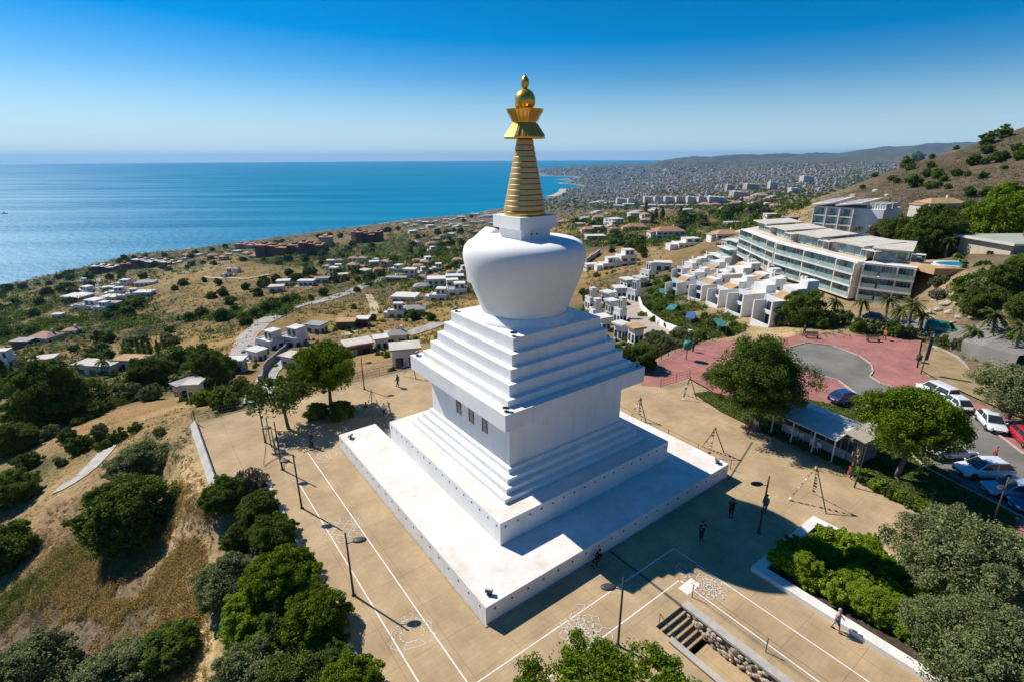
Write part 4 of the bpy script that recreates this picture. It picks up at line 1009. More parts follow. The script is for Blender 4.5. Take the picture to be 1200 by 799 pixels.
# ------------------------------------------------------------------ cars
tyre = mat('tyre_rubber', (.02, .02, .02), .85, 0); rimm = mat('wheel_rim', (.45, .45, .47), .35, 0, metal=.8)
cglass = mat('car_glass', (.02, .03, .035), .06, 0, spec=.8); headl = mat('headlight_lens', (.7, .72, .75), .1, 0); taill = mat('tail_light_lens', (.35, .01, .01), .2, 0); plastic = mat('black_trim', (.025, .025, .028), .6, 0)
def car(px, py, ang, label, col, kind='hatch', z=0.02, loc=None):
    p = loc if loc is not None else ground(px, py, z)
    t = thing('parked_car', label, 'car', p, ang, 'cars parked along the road')
    paintm = mat('car_paint_%d_%d_%d' % tuple(int(c * 99) for c in col), col, .22, 0, spec=.6)
    bpy.data.materials[paintm.name].node_tree.nodes['Principled BSDF'].inputs['Coat Weight'].default_value = .6
    L, Wd, H = {'hatch': (4.1, 1.76, 1.48), 'suv': (4.5, 1.86, 1.66), 'sedan': (4.55, 1.80, 1.45), 'van': (4.4, 1.80, 1.84)}[kind]
    hl = L / 2; hw = Wd / 2; belt = H * .60
    # body shell lofted along x (front = +x)
    st = [(-hl, .80, .42, belt * .72), (-hl + .12, .92, .30, belt * .96), (-hl + .6, .99, .24, belt * 1.02), (-.6, 1.0, .22, belt * 1.0), (.5, 1.0, .22, belt * .98), (hl - 1.05, .99, .22, belt * .95), (hl - .45, .96, .24, belt * .86), (hl - .12, .88, .30, belt * .74), (hl, .74, .40, belt * .60)]
    vs, fs = [], []
    for x, w, z0, z1 in st:
        w = w * hw; zm = z0 + (z1 - z0) * .55
        vs += [(x, -w * .9, z0), (x, -w, z0 + .12), (x, -w, zm), (x, -w * .93, z1 - .03), (x, -w * .80, z1), (x, w * .80, z1), (x, w * .93, z1 - .03), (x, w, zm), (x, w, z0 + .12), (x, w * .9, z0)]
    for i in range(len(st) - 1):
        for k in range(10): fs.append((i * 10 + k, i * 10 + (k + 1) % 10, (i + 1) * 10 + (k + 1) % 10, (i + 1) * 10 + k))
    fs += [tuple(range(10)), tuple(reversed(range(len(vs) - 10, len(vs))))]
    m = MB().add(vs, [tuple(reversed(f)) for f in fs]); m.build('body', paintm, t, True)
    # cabin
    xr = {'hatch': (-hl + .12, -hl + .88, .20, 1.12), 'suv': (-hl + .10, -hl + .80, .25, 1.18), 'sedan': (-hl + .75, -hl + 1.35, .25, 1.10), 'van': (-hl + .05, -hl + .18, .75, 1.35)}[kind]
    zb, zt = belt * .97, H; wb, wt = hw * .91, hw * .70
    cab = [(xr[0], -wb, zb), (xr[3], -wb, zb), (xr[3], wb, zb), (xr[0], wb, zb), (xr[1], -wt, zt - .06), (xr[2], -wt, zt - .05), (xr[2], wt, zt - .05), (xr[1], wt, zt - .06)]
    m = MB().add(cab, [(0, 1, 5, 4), (1, 2, 6, 5), (2, 3, 7, 6), (3, 0, 4, 7), (4, 5, 6, 7)]); o = m.build('cabin', paintm, t)
    md = o.modifiers.new('b', 'BEVEL'); md.width = .05; md.segments = 2
    m = MB().add([(xr[1] - .02, -wt, zt - .05), (xr[2] + .02, -wt, zt - .04), (xr[2] + .02, wt, zt - .04), (xr[1] - .02, wt, zt - .05), (xr[1] + .12, -wt * .8, zt), (xr[2] - .15, -wt * .8, zt), (xr[2] - .15, wt * .8, zt), (xr[1] + .12, wt * .8, zt)],
                 [(0, 1, 5, 4), (1, 2, 6, 5), (2, 3, 7, 6), (3, 0, 4, 7), (4, 5, 6, 7)]); m.build('roof', paintm, t)
    C = [Vector(c) for c in cab]
    def pane(name, a, b, c, d, out, ins=.10):
        ctr = (a + b + c + d) / 4; q = [ctr + (p_ - ctr) * (1 - ins) + Vector(out) * .02 for p_ in (a, b, c, d)]
        MB().add(q, [(0, 1, 2, 3)]).build(name, cglass, t)
    pane('windscreen', C[1], C[2], C[6], C[5], (1, 0, .4)); pane('rear_window', C[3], C[0], C[4], C[7], (-1, 0, .3), .16)
    for s, (a, b, c, d) in ((-1, (C[0], C[1], C[5], C[4])), (1, (C[2], C[3], C[7], C[6]))):
        if s == 1: a, b, c, d = C[3], C[2], C[6], C[7]
        nseg = 2
        for k in range(nseg):
            f0, f1 = (.04 + k * .49, .47 + k * .49)
            lo0, lo1 = a.lerp(b, f0), a.lerp(b, f1); hi0, hi1 = d.lerp(c, f0), d.lerp(c, f1)
            q = [lo0.lerp(hi0, .08), lo1.lerp(hi1, .08), lo1.lerp(hi1, .86), lo0.lerp(hi0, .86)]
            q = [p_ + Vector((0, s * .018, .008)) for p_ in q]
            MB().add(q, [(0, 1, 2, 3) if s < 0 else (3, 2, 1, 0)]).build('side_window', cglass, t)
        m = MB(); m.ball((xr[3] - .22, s * (hw + .06), belt * 1.06), (.09, .10, .07), 8, 6); m.build('mirror', paintm, t, True)
    for sx, sy in ((1, 1), (1, -1), (-1, 1), (-1, -1)):
        x = sx * (hl - .82) - .02; r = .32 if kind != 'suv' else .36
        m = MB(); m.lathe([(r * .6, -.1), (r, -.09), (r, .09), (r * .6, .1)], 20)
        m.v = [(x + a, sy * (hw - .10) + c, r + b) for a, b, c in m.v]; w = m.build('tyre', tyre, t, True)
        m = MB(); m.lathe([(.02, .03), (r * .62, .0)], 14); m.v = [(x + a, sy * (hw - .10) + sy * (c + .085), r + b) for a, b, c in m.v]; m.build('rim', rimm, w)
        m = MB(); m.ball((hl - .16 if sx > 0 else -hl + .12, sy * hw * .70, belt * (.70 if sx > 0 else .80)), (.14, .20, .085), 10, 6); m.build('headlight' if sx > 0 else 'tail_light', headl if sx > 0 else taill, t, True)
    m = MB(); m.box(hl - .10, hl + .015, -hw * .62, hw * .62, .32, .50); m.box(-hl - .015, -hl + .1, -hw * .66, hw * .66, .34, .50); m.box(-hl + .6, hl - .6, -hw * 1.004, hw * 1.004, .22, .30); m.build('bumper_trim', plastic, t)
    m = MB(); m.box(-hl - .022, -hl - .012, -.26, .26, .60, .72); m.box(hl + .014, hl + .022, -.26, .26, .36, .46); m.build('number_plate', mat('plate_white', (.7, .7, .7), .6, 0), t)
    return t
def gang(a, b):
    p, q = ground(*a), ground(*b); return math.atan2(q[1] - p[1], q[0] - p[0])
rowa = gang((1195, 545), (1125, 548)); 
car(1112, 534, gang((1090, 532), (1140, 530)) , 'silver car parked behind the umbrella pine, next to the white family car', (.42, .43, .45), 'sedan')
car(1150, 556, gang((1185, 557), (1122, 556)), 'white family car with dark roof rails parked nose left at the lawn edge', (.66, .67, .69), 'suv')
car(1187, 580, gang((1220, 582), (1155, 575)), 'light blue grey car parked next to the white family car', (.30, .40, .48), 'sedan')
car(1218, 600, gang((1250, 600), (1195, 592)), 'dark blue car cut off at the right edge of the photo', (.03, .06, .12), 'hatch')
car(1096, 464, gang((1108, 469), (1083, 457)), 'white van farthest along the right side of the road', (.70, .70, .70), 'van')
car(1118, 476, gang((1130, 484), (1106, 468)), 'white hatchback second along the right side of the road', (.70, .70, .70), 'hatch')
car(1160, 499, gang((1150, 488), (1172, 512)), 'white hatchback showing its rear window on the right side of the road', (.70, .70, .72), 'hatch')
car(1203, 519, gang((1188, 505), (1215, 530)), 'bright red car at the right edge of the photo', (.45, .015, .02), 'hatch')
car(990, 470, gang((975, 474), (1008, 468)), 'dark blue car in tree shade beside the red pavement', (.015, .06, .20), 'hatch')
car(1112, 695, gang((1095, 690), (1130, 700)), 'pale blue car hidden under the two grey green trees', (.30, .38, .44), 'sedan')
hp = hit(1103, 391); car(0, 0, gang((1090, 389), (1118, 395)), 'green and dark van on the palm lined road', (.02, .20, .08), 'van', loc=(hp[0], hp[1], hp[2] + .12))
hp = hit(1026, 377); car(0, 0, gang((1015, 375), (1036, 379)), 'small dark car on the road below the glass apartment block', (.06, .06, .07), 'hatch', loc=(hp[0], hp[1], hp[2] + .12))
# ------------------------------------------------------------------ buildings
def facade_mat(name, col, win=(.05, .06, .075), fl=3.0, bay=3.4, var=.1):
    m = mat(name, col, .8, var, .05); nt = m.node_tree; b = nt.nodes['Principled BSDF']
    g = nt.nodes.new('ShaderNodeNewGeometry'); s = nt.nodes.new('ShaderNodeSeparateXYZ'); nt.links.new(g.outputs['Position'], s.inputs[0])
    sn = nt.nodes.new('ShaderNodeSeparateXYZ'); nt.links.new(g.outputs['Normal'], sn.inputs[0])
    def M(op, a, b_=None, c=None):
        q = nt.nodes.new('ShaderNodeMath'); q.operation = op
        for i, v in enumerate((a, b_, c)):
            if v is None: continue
            if isinstance(v, (int, float)): q.inputs[i].default_value = v
            else: nt.links.new(v, q.inputs[i])
        return q.outputs[0]
    def band(v, p, lo, hi):
        f = M('FRACT', M('DIVIDE', v, p)); return M('MULTIPLY', M('GREATER_THAN', f, lo), M('LESS_THAN', f, hi))
    al = M('ADD', M('MULTIPLY', s.outputs[0], 1.0), M('MULTIPLY', s.outputs[1], .83))
    w = M('MULTIPLY', band(s.outputs[2], fl, .28, .74), band(al, bay, .2, .72))
    w = M('MULTIPLY', w, M('LESS_THAN', M('ABSOLUTE', sn.outputs[2]), .4))
    mx = nt.nodes.new('ShaderNodeMix'); mx.data_type = 'RGBA'; mx.inputs[7].default_value = (*win, 1)
    src = b.inputs['Base Color'].links[0].from_socket
    nt.links.new(w, mx.inputs[0]); nt.links.new(src, mx.inputs[6]); nt.links.new(mx.outputs[2], b.inputs['Base Color'])
    return m
wwall = mat('white_wall', (.70, .69, .665), .8, .10, .35); cream = mat('cream_stone', (.60, .54, .45), .85, .12, .6); beige = mat('beige_wall', (.50, .42, .31), .85, .12, .6)
tile = mat('terracotta_tile', (.36, .19, .105), .9, .2, .8, bump=.4, bscale=6); tan_tile = mat('tan_tile', (.42, .27, .14), .9, .2, .9, bump=.4, bscale=6); pink_tile = mat('pink_tile', (.42, .24, .18), .9, .15, .8)
flat_roof = mat('flat_roof', (.52, .47, .40), .9, .15, .5); pool_w = mat('pool_water', (.02, .30, .42), .08, .1, .4); brickred = mat('red_brick', (.24, .10, .065), .85, .2, .6)
glass_b = mat('balcony_glass', (.27, .37, .34), .15, .2, .5, spec=.5); glass_c = mat('curtain_glass', (.24, .33, .32), .14, .6, .55, spec=.5); deck = mat('terrace_tile', (.58, .50, .38), .9, .1, 1); grey_roof = mat('grey_roof', (.30, .29, .28), .85, .15, .6)
WALLS = {'white': wwall, 'cream': cream, 'beige': beige, 'brick': brickred, 'grey': mat('grey_wall', (.38, .37, .36), .85, .12, .6), 'dark': mat('brown_wall', (.13, .095, .075), .85, .15, .6)}
ROOFS = {'tile': tile, 'tan': tan_tile, 'pink': pink_tile, 'flat': flat_roof, 'white': mat('white_roof', (.60, .585, .55), .85, .14, .5), 'grey': grey_roof}

# curved glass-fronted apartment block
def apt_segment(t, o, a, L, nfl, fh, D, nb, root):
    c, s = math.cos(a), math.sin(a); rel = lambda x, y, z: (o[0] - root[0] + c * x - s * y, o[1] - root[1] + s * x + c * y, z)
    def bx(mb, x0, x1, y0, y1, z0, z1):
        mb.add([rel(x0, y0, z0), rel(x1, y0, z0), rel(x1, y1, z0), rel(x0, y1, z0), rel(x0, y0, z1), rel(x1, y0, z1), rel(x1, y1, z1), rel(x0, y1, z1)],
               [(3, 2, 1, 0), (4, 5, 6, 7), (0, 1, 5, 4), (1, 2, 6, 5), (2, 3, 7, 6), (3, 0, 4, 7)]); return mb
    bw = L / nb
    bx(MB(), .1, L - .1, .35, D, -6, nfl * fh - .05).build('wall', cream, t)
    bx(MB(), .3, L - .3, -.6, .3, -6, -.45).build('garage_wall', mat('garage_wall', (.16, .12, .095), .9, .15, 1), t)
    for f in range(nfl + 1):
        y0 = -1.9 if f < nfl else -1.2
        bx(MB(), -.1, L + .1, y0, .6, f * fh - .40, f * fh - .02).build('floor_slab', WALLS['white'] if f % 2 else ROOFS['white'], t)
    for f in range(nfl):
        for k in range(nb):
            x0, x1 = k * bw + .2, (k + 1) * bw - .2
            w = bx(MB(), x0, x1, .24, .33, f * fh + .02, (f + 1) * fh - .45).build('window', glass_c, t)
            m = MB()
            for q in range(1, 4):
                x = x0 + (x1 - x0) * q / 4; bx(m, x - .04, x + .04, .19, .26, f * fh + .02, (f + 1) * fh - .45)
            m.build('window_frame', WALLS['white'], w)
            bx(MB(), x0, x1, -1.82, -1.77, f * fh, f * fh + .95).build('balcony_glass', glass_b, t)
            if k % 2 == 0: bx(MB(), k * bw - .16, k * bw + .16, -1.75, .4, f * fh - .02, (f + 1) * fh - .4).build('party_wall', cream, t)
        bx(MB(), L - .3, L + .05, -1.75, .4, f * fh - .02, (f + 1) * fh - .4).build('party_wall', cream, t)
    top = nfl * fh
    bx(MB(), -.1, L + .1, .6, D + .2, top - .1, top + .02).build('roof_terrace', deck, t)
    n = max(1, int(L / 13))
    for k in range(n):
        x0 = L * (k + .12) / n; x1 = L * (k + .80) / n; zt = top + 2.5
        bx(MB(), x0, x1, 3.2, D - 1.5, top, zt).build('penthouse', cream, t)
        for q in range(3): bx(MB(), x0 + .3 + (x1 - x0 - .5) * q / 3, x0 + (x1 - x0 - .5) * (q + 1) / 3, 3.1, 3.22, top + .15, zt - .35).build('window', glass_c, t)
        rf = MB(); rf.add([rel(x0 - .5, 1.6, zt + .05), rel(x1 + .5, 1.6, zt + .05), rel(x1 + .5, D - 1, zt + .75), rel(x0 - .5, D - 1, zt + .75), rel(x0 - .5, 1.6, zt + .3), rel(x1 + .5, 1.6, zt + .3), rel(x1 + .5, D - 1, zt + 1.0), rel(x0 - .5, D - 1, zt + 1.0)],
                          [(3, 2, 1, 0), (4, 5, 6, 7), (0, 1, 5, 4), (1, 2, 6, 5), (2, 3, 7, 6), (3, 0, 4, 7)]); rf.build('penthouse_roof', flat_roof, t)
        bx(MB(), x1 + .4, x1 + 1.3, 5, 6.2, top, top + 2.0).build('chimney', cream, t)
        m = MB(); bx(m, x1 + .3, x1 + (L / n) * .3, 1.2, 3.0, top + 2.2, top + 2.3); m.build('awning', ROOFS['white'], t)
        for q in (x1 + .35, x1 + (L / n) * .3 - .05): bx(MB(), q, q + .06, 1.22, 1.28, top, top + 2.2).build('awning_post', WALLS['white'], t)
ZA = -2.2
PA, PB, PC = ground(868, 309, ZA - 3.2), ground(1003, 348, ZA), ground(1062, 356, ZA)
t = thing('glass_apartment_block', 'long curved cream apartment block with bands of green glass balconies and penthouses', 'apartment building', (PB[0], PB[1], ZA))
angAB = math.atan2(PB[1] - PA[1], PB[0] - PA[0]); LAB = math.hypot(PB[0] - PA[0], PB[1] - PA[1])
angBC = math.atan2(PC[1] - PB[1], PC[0] - PB[0]); LBC = math.hypot(PC[0] - PB[0], PC[1] - PB[1])
PM = ((PA[0] + PB[0]) / 2 + math.sin(angAB) * 3.0, (PA[1] + PB[1]) / 2 - math.cos(angAB) * 3.0)
for q0, q1, nb in ((PA, PM, 5), (PM, PB, 5)):
    apt_segment(t, q0, math.atan2(q1[1] - q0[1], q1[0] - q0[0]), math.hypot(q1[0] - q0[0], q1[1] - q0[1]) - .35, 3, 2.6, 13, nb, PB)
apt_segment(t, (PB[0] + .3, PB[1]), angBC, LBC, 3, 2.6, 14, 3, PB)
# stepped glass wing at the far end
c, s = math.cos(angAB), math.sin(angAB); O = (PA[0] - c * 10.5, PA[1] - s * 10.5)
t = thing('stepped_apartment_wing', 'stepped wing of pale terraces and green glass at the far end of the apartment block', 'apartment building', (O[0], O[1], ZA - 4), angAB)
t.scale = (.5, 1, .92)
for f in range(4):
    x0, x1 = f * 2.4, 20; y0 = -5 + f * 2.2
    MB().box(x0, x1, y0, 11, f * 2.75 - 4 * (f == 0), f * 2.75 + 2.72).build('wall', cream, t)
    MB().box(x0 - .5, x1 + .1, y0 - 1.4, 11.1, f * 2.75 + 2.45, f * 2.75 + 2.80).build('floor_slab', ROOFS['white'], t)
    for k in range(4): MB().box(x0 + .4 + k * (x1 - x0) / 4, x0 + (k + .92) * (x1 - x0) / 4, y0 - .08, y0 - .01, f * 2.75 + .1, f * 2.75 + 2.3).build('window', glass_c, t)
    MB().box(x0 - .4, x1, y0 - 1.3, y0 - 1.24, f * 2.75 + .0, f * 2.75 + .95).build('balcony_glass', glass_b, t)
m = MB(); m.add([(8, 0, 11), (21, 0, 11), (21, 11.5, 13.2), (8, 11.5, 13.2), (8, 0, 11.3), (21, 0, 11.3), (21, 11.5, 13.5), (8, 11.5, 13.5)], [(3, 2, 1, 0), (4, 5, 6, 7), (0, 1, 5, 4), (1, 2, 6, 5), (2, 3, 7, 6), (3, 0, 4, 7)])
m.build('sloping_roof', flat_roof, t)
# white framed building behind
p0 = ground(950, 276, 0); ang = R(-52); Lw = 21.0
t = thing('white_framed_building', 'white residential building with sloping framed roofs below the dry hill', 'apartment building', (p0[0], p0[1], 0), ang)
MB().box(0, Lw, 0, 16, -9, 10.4).build('wall', WALLS['white'], t)
for f in range(4):
    MB().box(-.4, Lw * .62, -1.6, .1, f * 2.8 - 1.2, f * 2.8 - .85).build('floor_slab', ROOFS['white'], t)
    for k in range(3): MB().box(.8 + k * Lw * .2, .3 + (k + .62) * Lw * .2, -.06, .02, f * 2.8 - .8, f * 2.8 + 1.4).build('window', glass_c, t)
    for k in range(4): MB().box(-.1 + k * Lw * .2, .25 + k * Lw * .2, -1.7, -.0, f * 2.8 - 1.2, f * 2.8 + 1.6).build('white_column', WALLS['white'], t)
    MB().box(-.06, .02, 2, 13, f * 2.8 - .8, f * 2.8 + 1.4).build('window', glass_c, t)
for k, (x0, x1) in enumerate(((-1, Lw * .3), (Lw * .33, Lw * .72))):
    rf = MB(); z0, z1 = 10.5 + .4 * k, 11.6
    rf.add([(x0, -2, z0), (x1, -2, z0 + 1.2), (x1, 16, z1 + 1.2), (x0, 16, z1), (x0, -2, z0 + .4), (x1, -2, z0 + 1.6), (x1, 16, z1 + 1.6), (x0, 16, z1 + .4)], [(3, 2, 1, 0), (4, 5, 6, 7), (0, 1, 5, 4), (1, 2, 6, 5), (2, 3, 7, 6), (3, 0, 4, 7)])
    r_ = rf.build('sloping_roof', ROOFS['white'], t)
    for q in range(5):
        f0 = .18 + q * .14; za = z0 + (z1 - z0) * f0 + .45
        y = -2 + 18 * f0; w = x1 - x0
        MB().add([(x0 + w * .2, y, za + .28), (x0 + w * .8, y, za + 1.0), (x0 + w * .8, y + 1.5, za + 1.25), (x0 + w * .2, y + 1.5, za + .53)], [(0, 1, 2, 3)]).build('roof_light', mat('roof_light_glass', (.40, .42, .42), .3, .1), r_)
m = MB()
for k in range(16): 
    x = Lw * .72 + (k % 8) * Lw * .035; y = 2 + (k // 8) * 6; m.box(x, x + .5, y, y + 5, 10.3, 11.6 + .5 * (k % 2))
m.build('roof_frames', ROOFS['white'], t)

# ------------------------------------------------------------------ terraced white town houses
def townhouse(p, ang, label, s=1.0, roofc=None, v=0):
    t = thing('town_house', label, 'town house', p, ang, 'stepped white town houses'); q = rnd.uniform(.68, .82) * s; t.scale = (q, q * rnd.uniform(.95, 1.2), q * rnd.uniform(.95, 1.15))
    B = lambda nm, mt, *a, par=None: MB().box(*a).build(nm, mt, par or t)
    B('wall', wwall, 0, 6, 0, 9, -5, 5.6); B('upper_wall', wwall, 1.2, 6, 3.6, 9.2, 5.5, 8.6 - .4 * v); B('stair_tower', wwall, 3.6, 6.1, 6.2, 9.6, 8, 10.2 - .5 * v)
    B('party_wall', wwall, 5.9, 6.35, -3.4, 9.4, -5, 6.3); B('party_wall', wwall, -.3, .1, -3.4, 6, -5, 5.2); B('garden_wall', wwall, -.2, 6.2, -3.5, -3.2, -5, .9)
    B('terrace', deck, .1, 5.9, -3.2, 0, -5, -.3); B('roof_terrace', deck, .25, 5.9, .25, 3.6, 5.55, 5.64); B('parapet', wwall, 0, 5.9, -.02, .24, 5.5, 6.35)
    m = MB(); m.add([(.9, .6, 5.9), (5.8, .6, 5.9), (5.8, 3.8, 7.3), (.9, 3.8, 7.3), (.9, .6, 6.02), (5.8, .6, 6.02), (5.8, 3.8, 7.42), (.9, 3.8, 7.42)], [(3, 2, 1, 0), (4, 5, 6, 7), (0, 1, 5, 4), (1, 2, 6, 5), (2, 3, 7, 6), (3, 0, 4, 7)])
    if v != 1: m.build('roof', tan_tile, t)
    m = MB(); m.add([(1.1, 6.2, 8.3), (3.5, 6.2, 8.3), (3.5, 9.4, 9.6), (1.1, 9.4, 9.6), (1.1, 6.2, 8.4), (3.5, 6.2, 8.4), (3.5, 9.4, 9.7), (1.1, 9.4, 9.7)], [(3, 2, 1, 0), (4, 5, 6, 7), (0, 1, 5, 4), (1, 2, 6, 5), (2, 3, 7, 6), (3, 0, 4, 7)])
    if v == 2: m.build('roof', tan_tile, t)
    for x0, x1, z0, z1 in ((.8, 2.6, -.1, 2.1), (3.3, 5.2, -.1, 2.1), (.8, 2.4, 3.0, 5.0), (3.4, 5.2, 3.0, 5.0)): B('window', glass_dark, x0, x1, -.05, .02, z0, z1)
    B('balcony', wwall, .4, 5.6, -1.2, 0, 2.5, 2.7); B('balcony_wall', wwall, .4, 5.6, -1.3, -1.15, 2.5, 3.4)
    for y, z in ((1.5, .3), (5, .3), (2, 3.3), (6, 3.4), (7, 6.4)): B('window', glass_dark, 6.34 if z < 6 else 5.98, 6.40 if z < 6 else 6.05, y, y + .9, z, z + 1.2)
    for y, z in ((1.2, 3.2), (4.2, 6.4)): B('window', glass_dark, -.06 if z < 6 else 1.14, .02 if z < 6 else 1.21, y, y + 1.1, z, z + 1.3)
    B('chimney', wwall, 2.0, 2.7, 7.6, 8.3, 8, 10.6)
    return t
TH = []
for i, (px, py, s, v) in enumerate(((893, 378, 1.0, 0), (862, 366, .98, 1), (838, 356, .98, 0), (814, 350, .95, 2), (866, 348, .95, 2), (843, 338, .95, 1), (818, 331, .95, 0), (798, 341, .92, 0), (792, 327, .9, 1), (806, 318, .9, 2), (832, 322, .9, 0), (786, 346, .85, 2), (826, 341, .85, 1), (852, 329, .85, 2), (877, 357, .9, 2), (905, 366, .9, 1))):
    h = hit(px, py); o = townhouse((h.x, h.y, h.z + .3), R(-70) + rnd.uniform(-.25, .25), '', s, None, v); row(o, 'white stepped town house', 'in the cluster behind the big tree', px)
# gardens: pools with covers
for i, (px, py, w, col, lab) in enumerate(((786, 372, 18, (.02, .30, .28), 'turquoise garden pool cover left of the town houses'), (808, 383, 20, (.02, .16, .42), 'bright blue garden awning below the town houses'), (775, 351, 12, (.02, .25, .34), 'small blue garden pool among trees by the curved road'), (842, 393, 20, (.02, .22, .20), 'dark green tennis screen behind the big tree top'))):
    h = hit(px, py); wd = .5 * w * depth(h) / F_PX
    t = thing('garden_canopy', lab, 'canopy', (h.x, h.y, h.z), R(-38 + 12 * i))
    mt = mat('canopy_%d' % i, tuple(q * .6 + .03 for q in col), .7, .25, 1.5)
    m = MB(); m.add([(-wd / 2, -1.6, 2.2), (wd / 2, -1.6, 2.2), (wd / 2, 1.6, 2.7), (-wd / 2, 1.6, 2.7), (-wd / 2, -1.6, 2.28), (wd / 2, -1.6, 2.28), (wd / 2, 1.6, 2.78), (-wd / 2, 1.6, 2.78)], [(3, 2, 1, 0), (4, 5, 6, 7), (0, 1, 5, 4), (1, 2, 6, 5), (2, 3, 7, 6), (3, 0, 4, 7)])
    m.build('canopy_sheet', mt, t)
    for x in (-wd / 2 + .1, wd / 2 - .1):
        for y in (-1.5, 1.5): MB().tube((x, y, -1), (x, y, 2.4), .06, n=6).build('post', steel, t)

# ------------------------------------------------------------------ villas
def villa(px, py, wpx, kind='modern', ang=0.0, label='', wall='white', roof='tile', st=1, dr=.75, pool=False, p=None, cat='house', group=None, name=None, win=True, wd=None):
    h = p or hit(px, py)
    if h is None: return None
    w = wd or wpx * depth(h) / F_PX; d = w * dr; H = 3.0 * st + .3; z0 = -max(1.5, .16 * w)
    if ang is None: ang = rnd.uniform(-.7, .7)
    base = min(gz(h.x, h.y), h.z)
    t = thing(name or ('villa' if kind != 'block' else 'apartment_block'), label, cat, (h.x, h.y, base), ang, group)
    wm = WALLS[wall]; rm = ROOFS[roof]
    def B(nm, mt, *a, par=None): return MB().box(*a).build(nm, mt, par or t)
    def wins(x0, x1, y, z, n, hh=1.5, side='f'):
        for k in range(n):
            a = x0 + (x1 - x0) * (k + .22) / n; b = x0 + (x1 - x0) * (k + .78) / n
            if side == 'f': B('window', glass_dark, a, b, y - .05, y + .03, z, z + hh)
            else: B('window', glass_dark, y - .03, y + .05, a, b, z, z + hh)
    x0, x1, y0, y1 = -w / 2, w / 2, -d / 2, d / 2
    nw = max(2, min(5, int(w / 3.5)))
    if kind == 'hip':
        B('wall', wm, x0, x1, y0, y1, z0, H); o = .45; rh = min(w, d) * .22; k = min(w, d) * .42
        m = MB()
        if w >= d: rg = [(x0 + k, 0, H + rh), (x1 - k, 0, H + rh)]
        else: rg = [(0, y0 + k, H + rh), (0, y1 - k, H + rh)]
        bs = [(x0 - o, y0 - o, H - .05), (x1 + o, y0 - o, H - .05), (x1 + o, y1 + o, H - .05), (x0 - o, y1 + o, H - .05)]
        if w >= d: fs = [(0, 1, 5, 4), (1, 2, 5), (2, 3, 4, 5), (3, 0, 4), (3, 2, 1, 0)]
        else: fs = [(0, 1, 4), (1, 2, 5, 4), (2, 3, 5), (3, 0, 4, 5), (3, 2, 1, 0)]
        m.add(bs + rg, fs); r_ = m.build('roof', rm, t)
        B('chimney', wm, w * .2, w * .2 + .8, d * .1, d * .1 + .8, H, H + rh + .9, par=r_)
        B('porch', wm, x0 - w * .16, x0 + .1, y0 + d * .2, y1 - d * .1, z0, H * .8)
        m = MB(); m.add([(x0 - w * .18, y0 + d * .15, H * .8), (x0 + .05, y0 + d * .15, H * .92), (x0 + .05, y1 - d * .05, H * .92), (x0 - w * .18, y1 - d * .05, H * .8), (x0 - w * .18, y0 + d * .15, H * .72), (x0 + .05, y0 + d * .15, H * .8), (x0 + .05, y1 - d * .05, H * .8), (x0 - w * .18, y1 - d * .05, H * .72)], [(0, 1, 2, 3), (7, 6, 5, 4), (4, 5, 1, 0), (5, 6, 2, 1), (6, 7, 3, 2), (7, 4, 0, 3)])
        m.build('porch_roof', rm, t)
    elif kind == 'flat':
        B('wall', wm, x0, x1, y0, y1, z0, H); B('roof', rm, x0 - .4, x1 + .4, y0 - .6, y1 + .4, H, H + .35)
        B('annex_wall', wm, x0 + w * .1, x0 + w * .5, y1 - .2, y1 + d * .35, z0, H * .85); B('annex_roof', rm, x0 + w * .1 - .2, x0 + w * .5 + .2, y1 + .42, y1 + d * .35 + .2, H * .85, H * .85 + .25)
    else:
        B('wall', wm, x0, x1, y0, y1, z0, H); B('parapet', wm, x0 - .06, x1 + .06, y0 - .06, y0 + .2, H - .1, H + .5); B('parapet', wm, x0 - .06, x0 + .2, y0 + .21, y1 + .06, H - .1, H + .5); B('parapet', wm, x1 - .2, x1 + .06, y0 + .21, y1 + .06, H - .1, H + .5)
        B('roof', rm, x0 + .2, x1 - .2, y0 + .2, y1, H - .05, H + .06)
        B('upper_wall', wm, x0 + w * .35, x1 - w * .08, y0 + d * .3, y1 - .1, H, H + 2.9); B('upper_roof', ROOFS['white'], x0 + w * .33, x1 - w * .06, y0 + d * .26, y1 - .05, H + 2.9, H + 3.15)
        if win: wins(x0 + w * .35, x1 - w * .08, y0 + d * .3, H + .5, 2, 1.9)
        B('side_wing', wm, x0 - w * .28, x0 - .07, y0 + d * .15, y1 - d * .2, z0, H * .72); B('side_roof', rm, x0 - w * .28 - .1, x0 - .08, y0 + d * .14, y1 - d * .19, H * .72, H * .72 + .25)
    if win:
        for f in range(st):
            wins(x0, x1, y0, f * 3.0 + .5, nw); wins(y0, y1, x1, f * 3.0 + .6, 2, 1.3, 's'); wins(y0, y1, x0, f * 3.0 + .6, 2, 1.3, 's')
    if pool:
        B('pool_terrace', deck, x0 - w * .1, x1, y0 - d * .75, y0 - .1, z0, .12); B('pool_water', pool_w, x0 + w * .15, x1 - w * .25, y0 - d * .6, y0 - d * .25, -.2, .135)
    return t
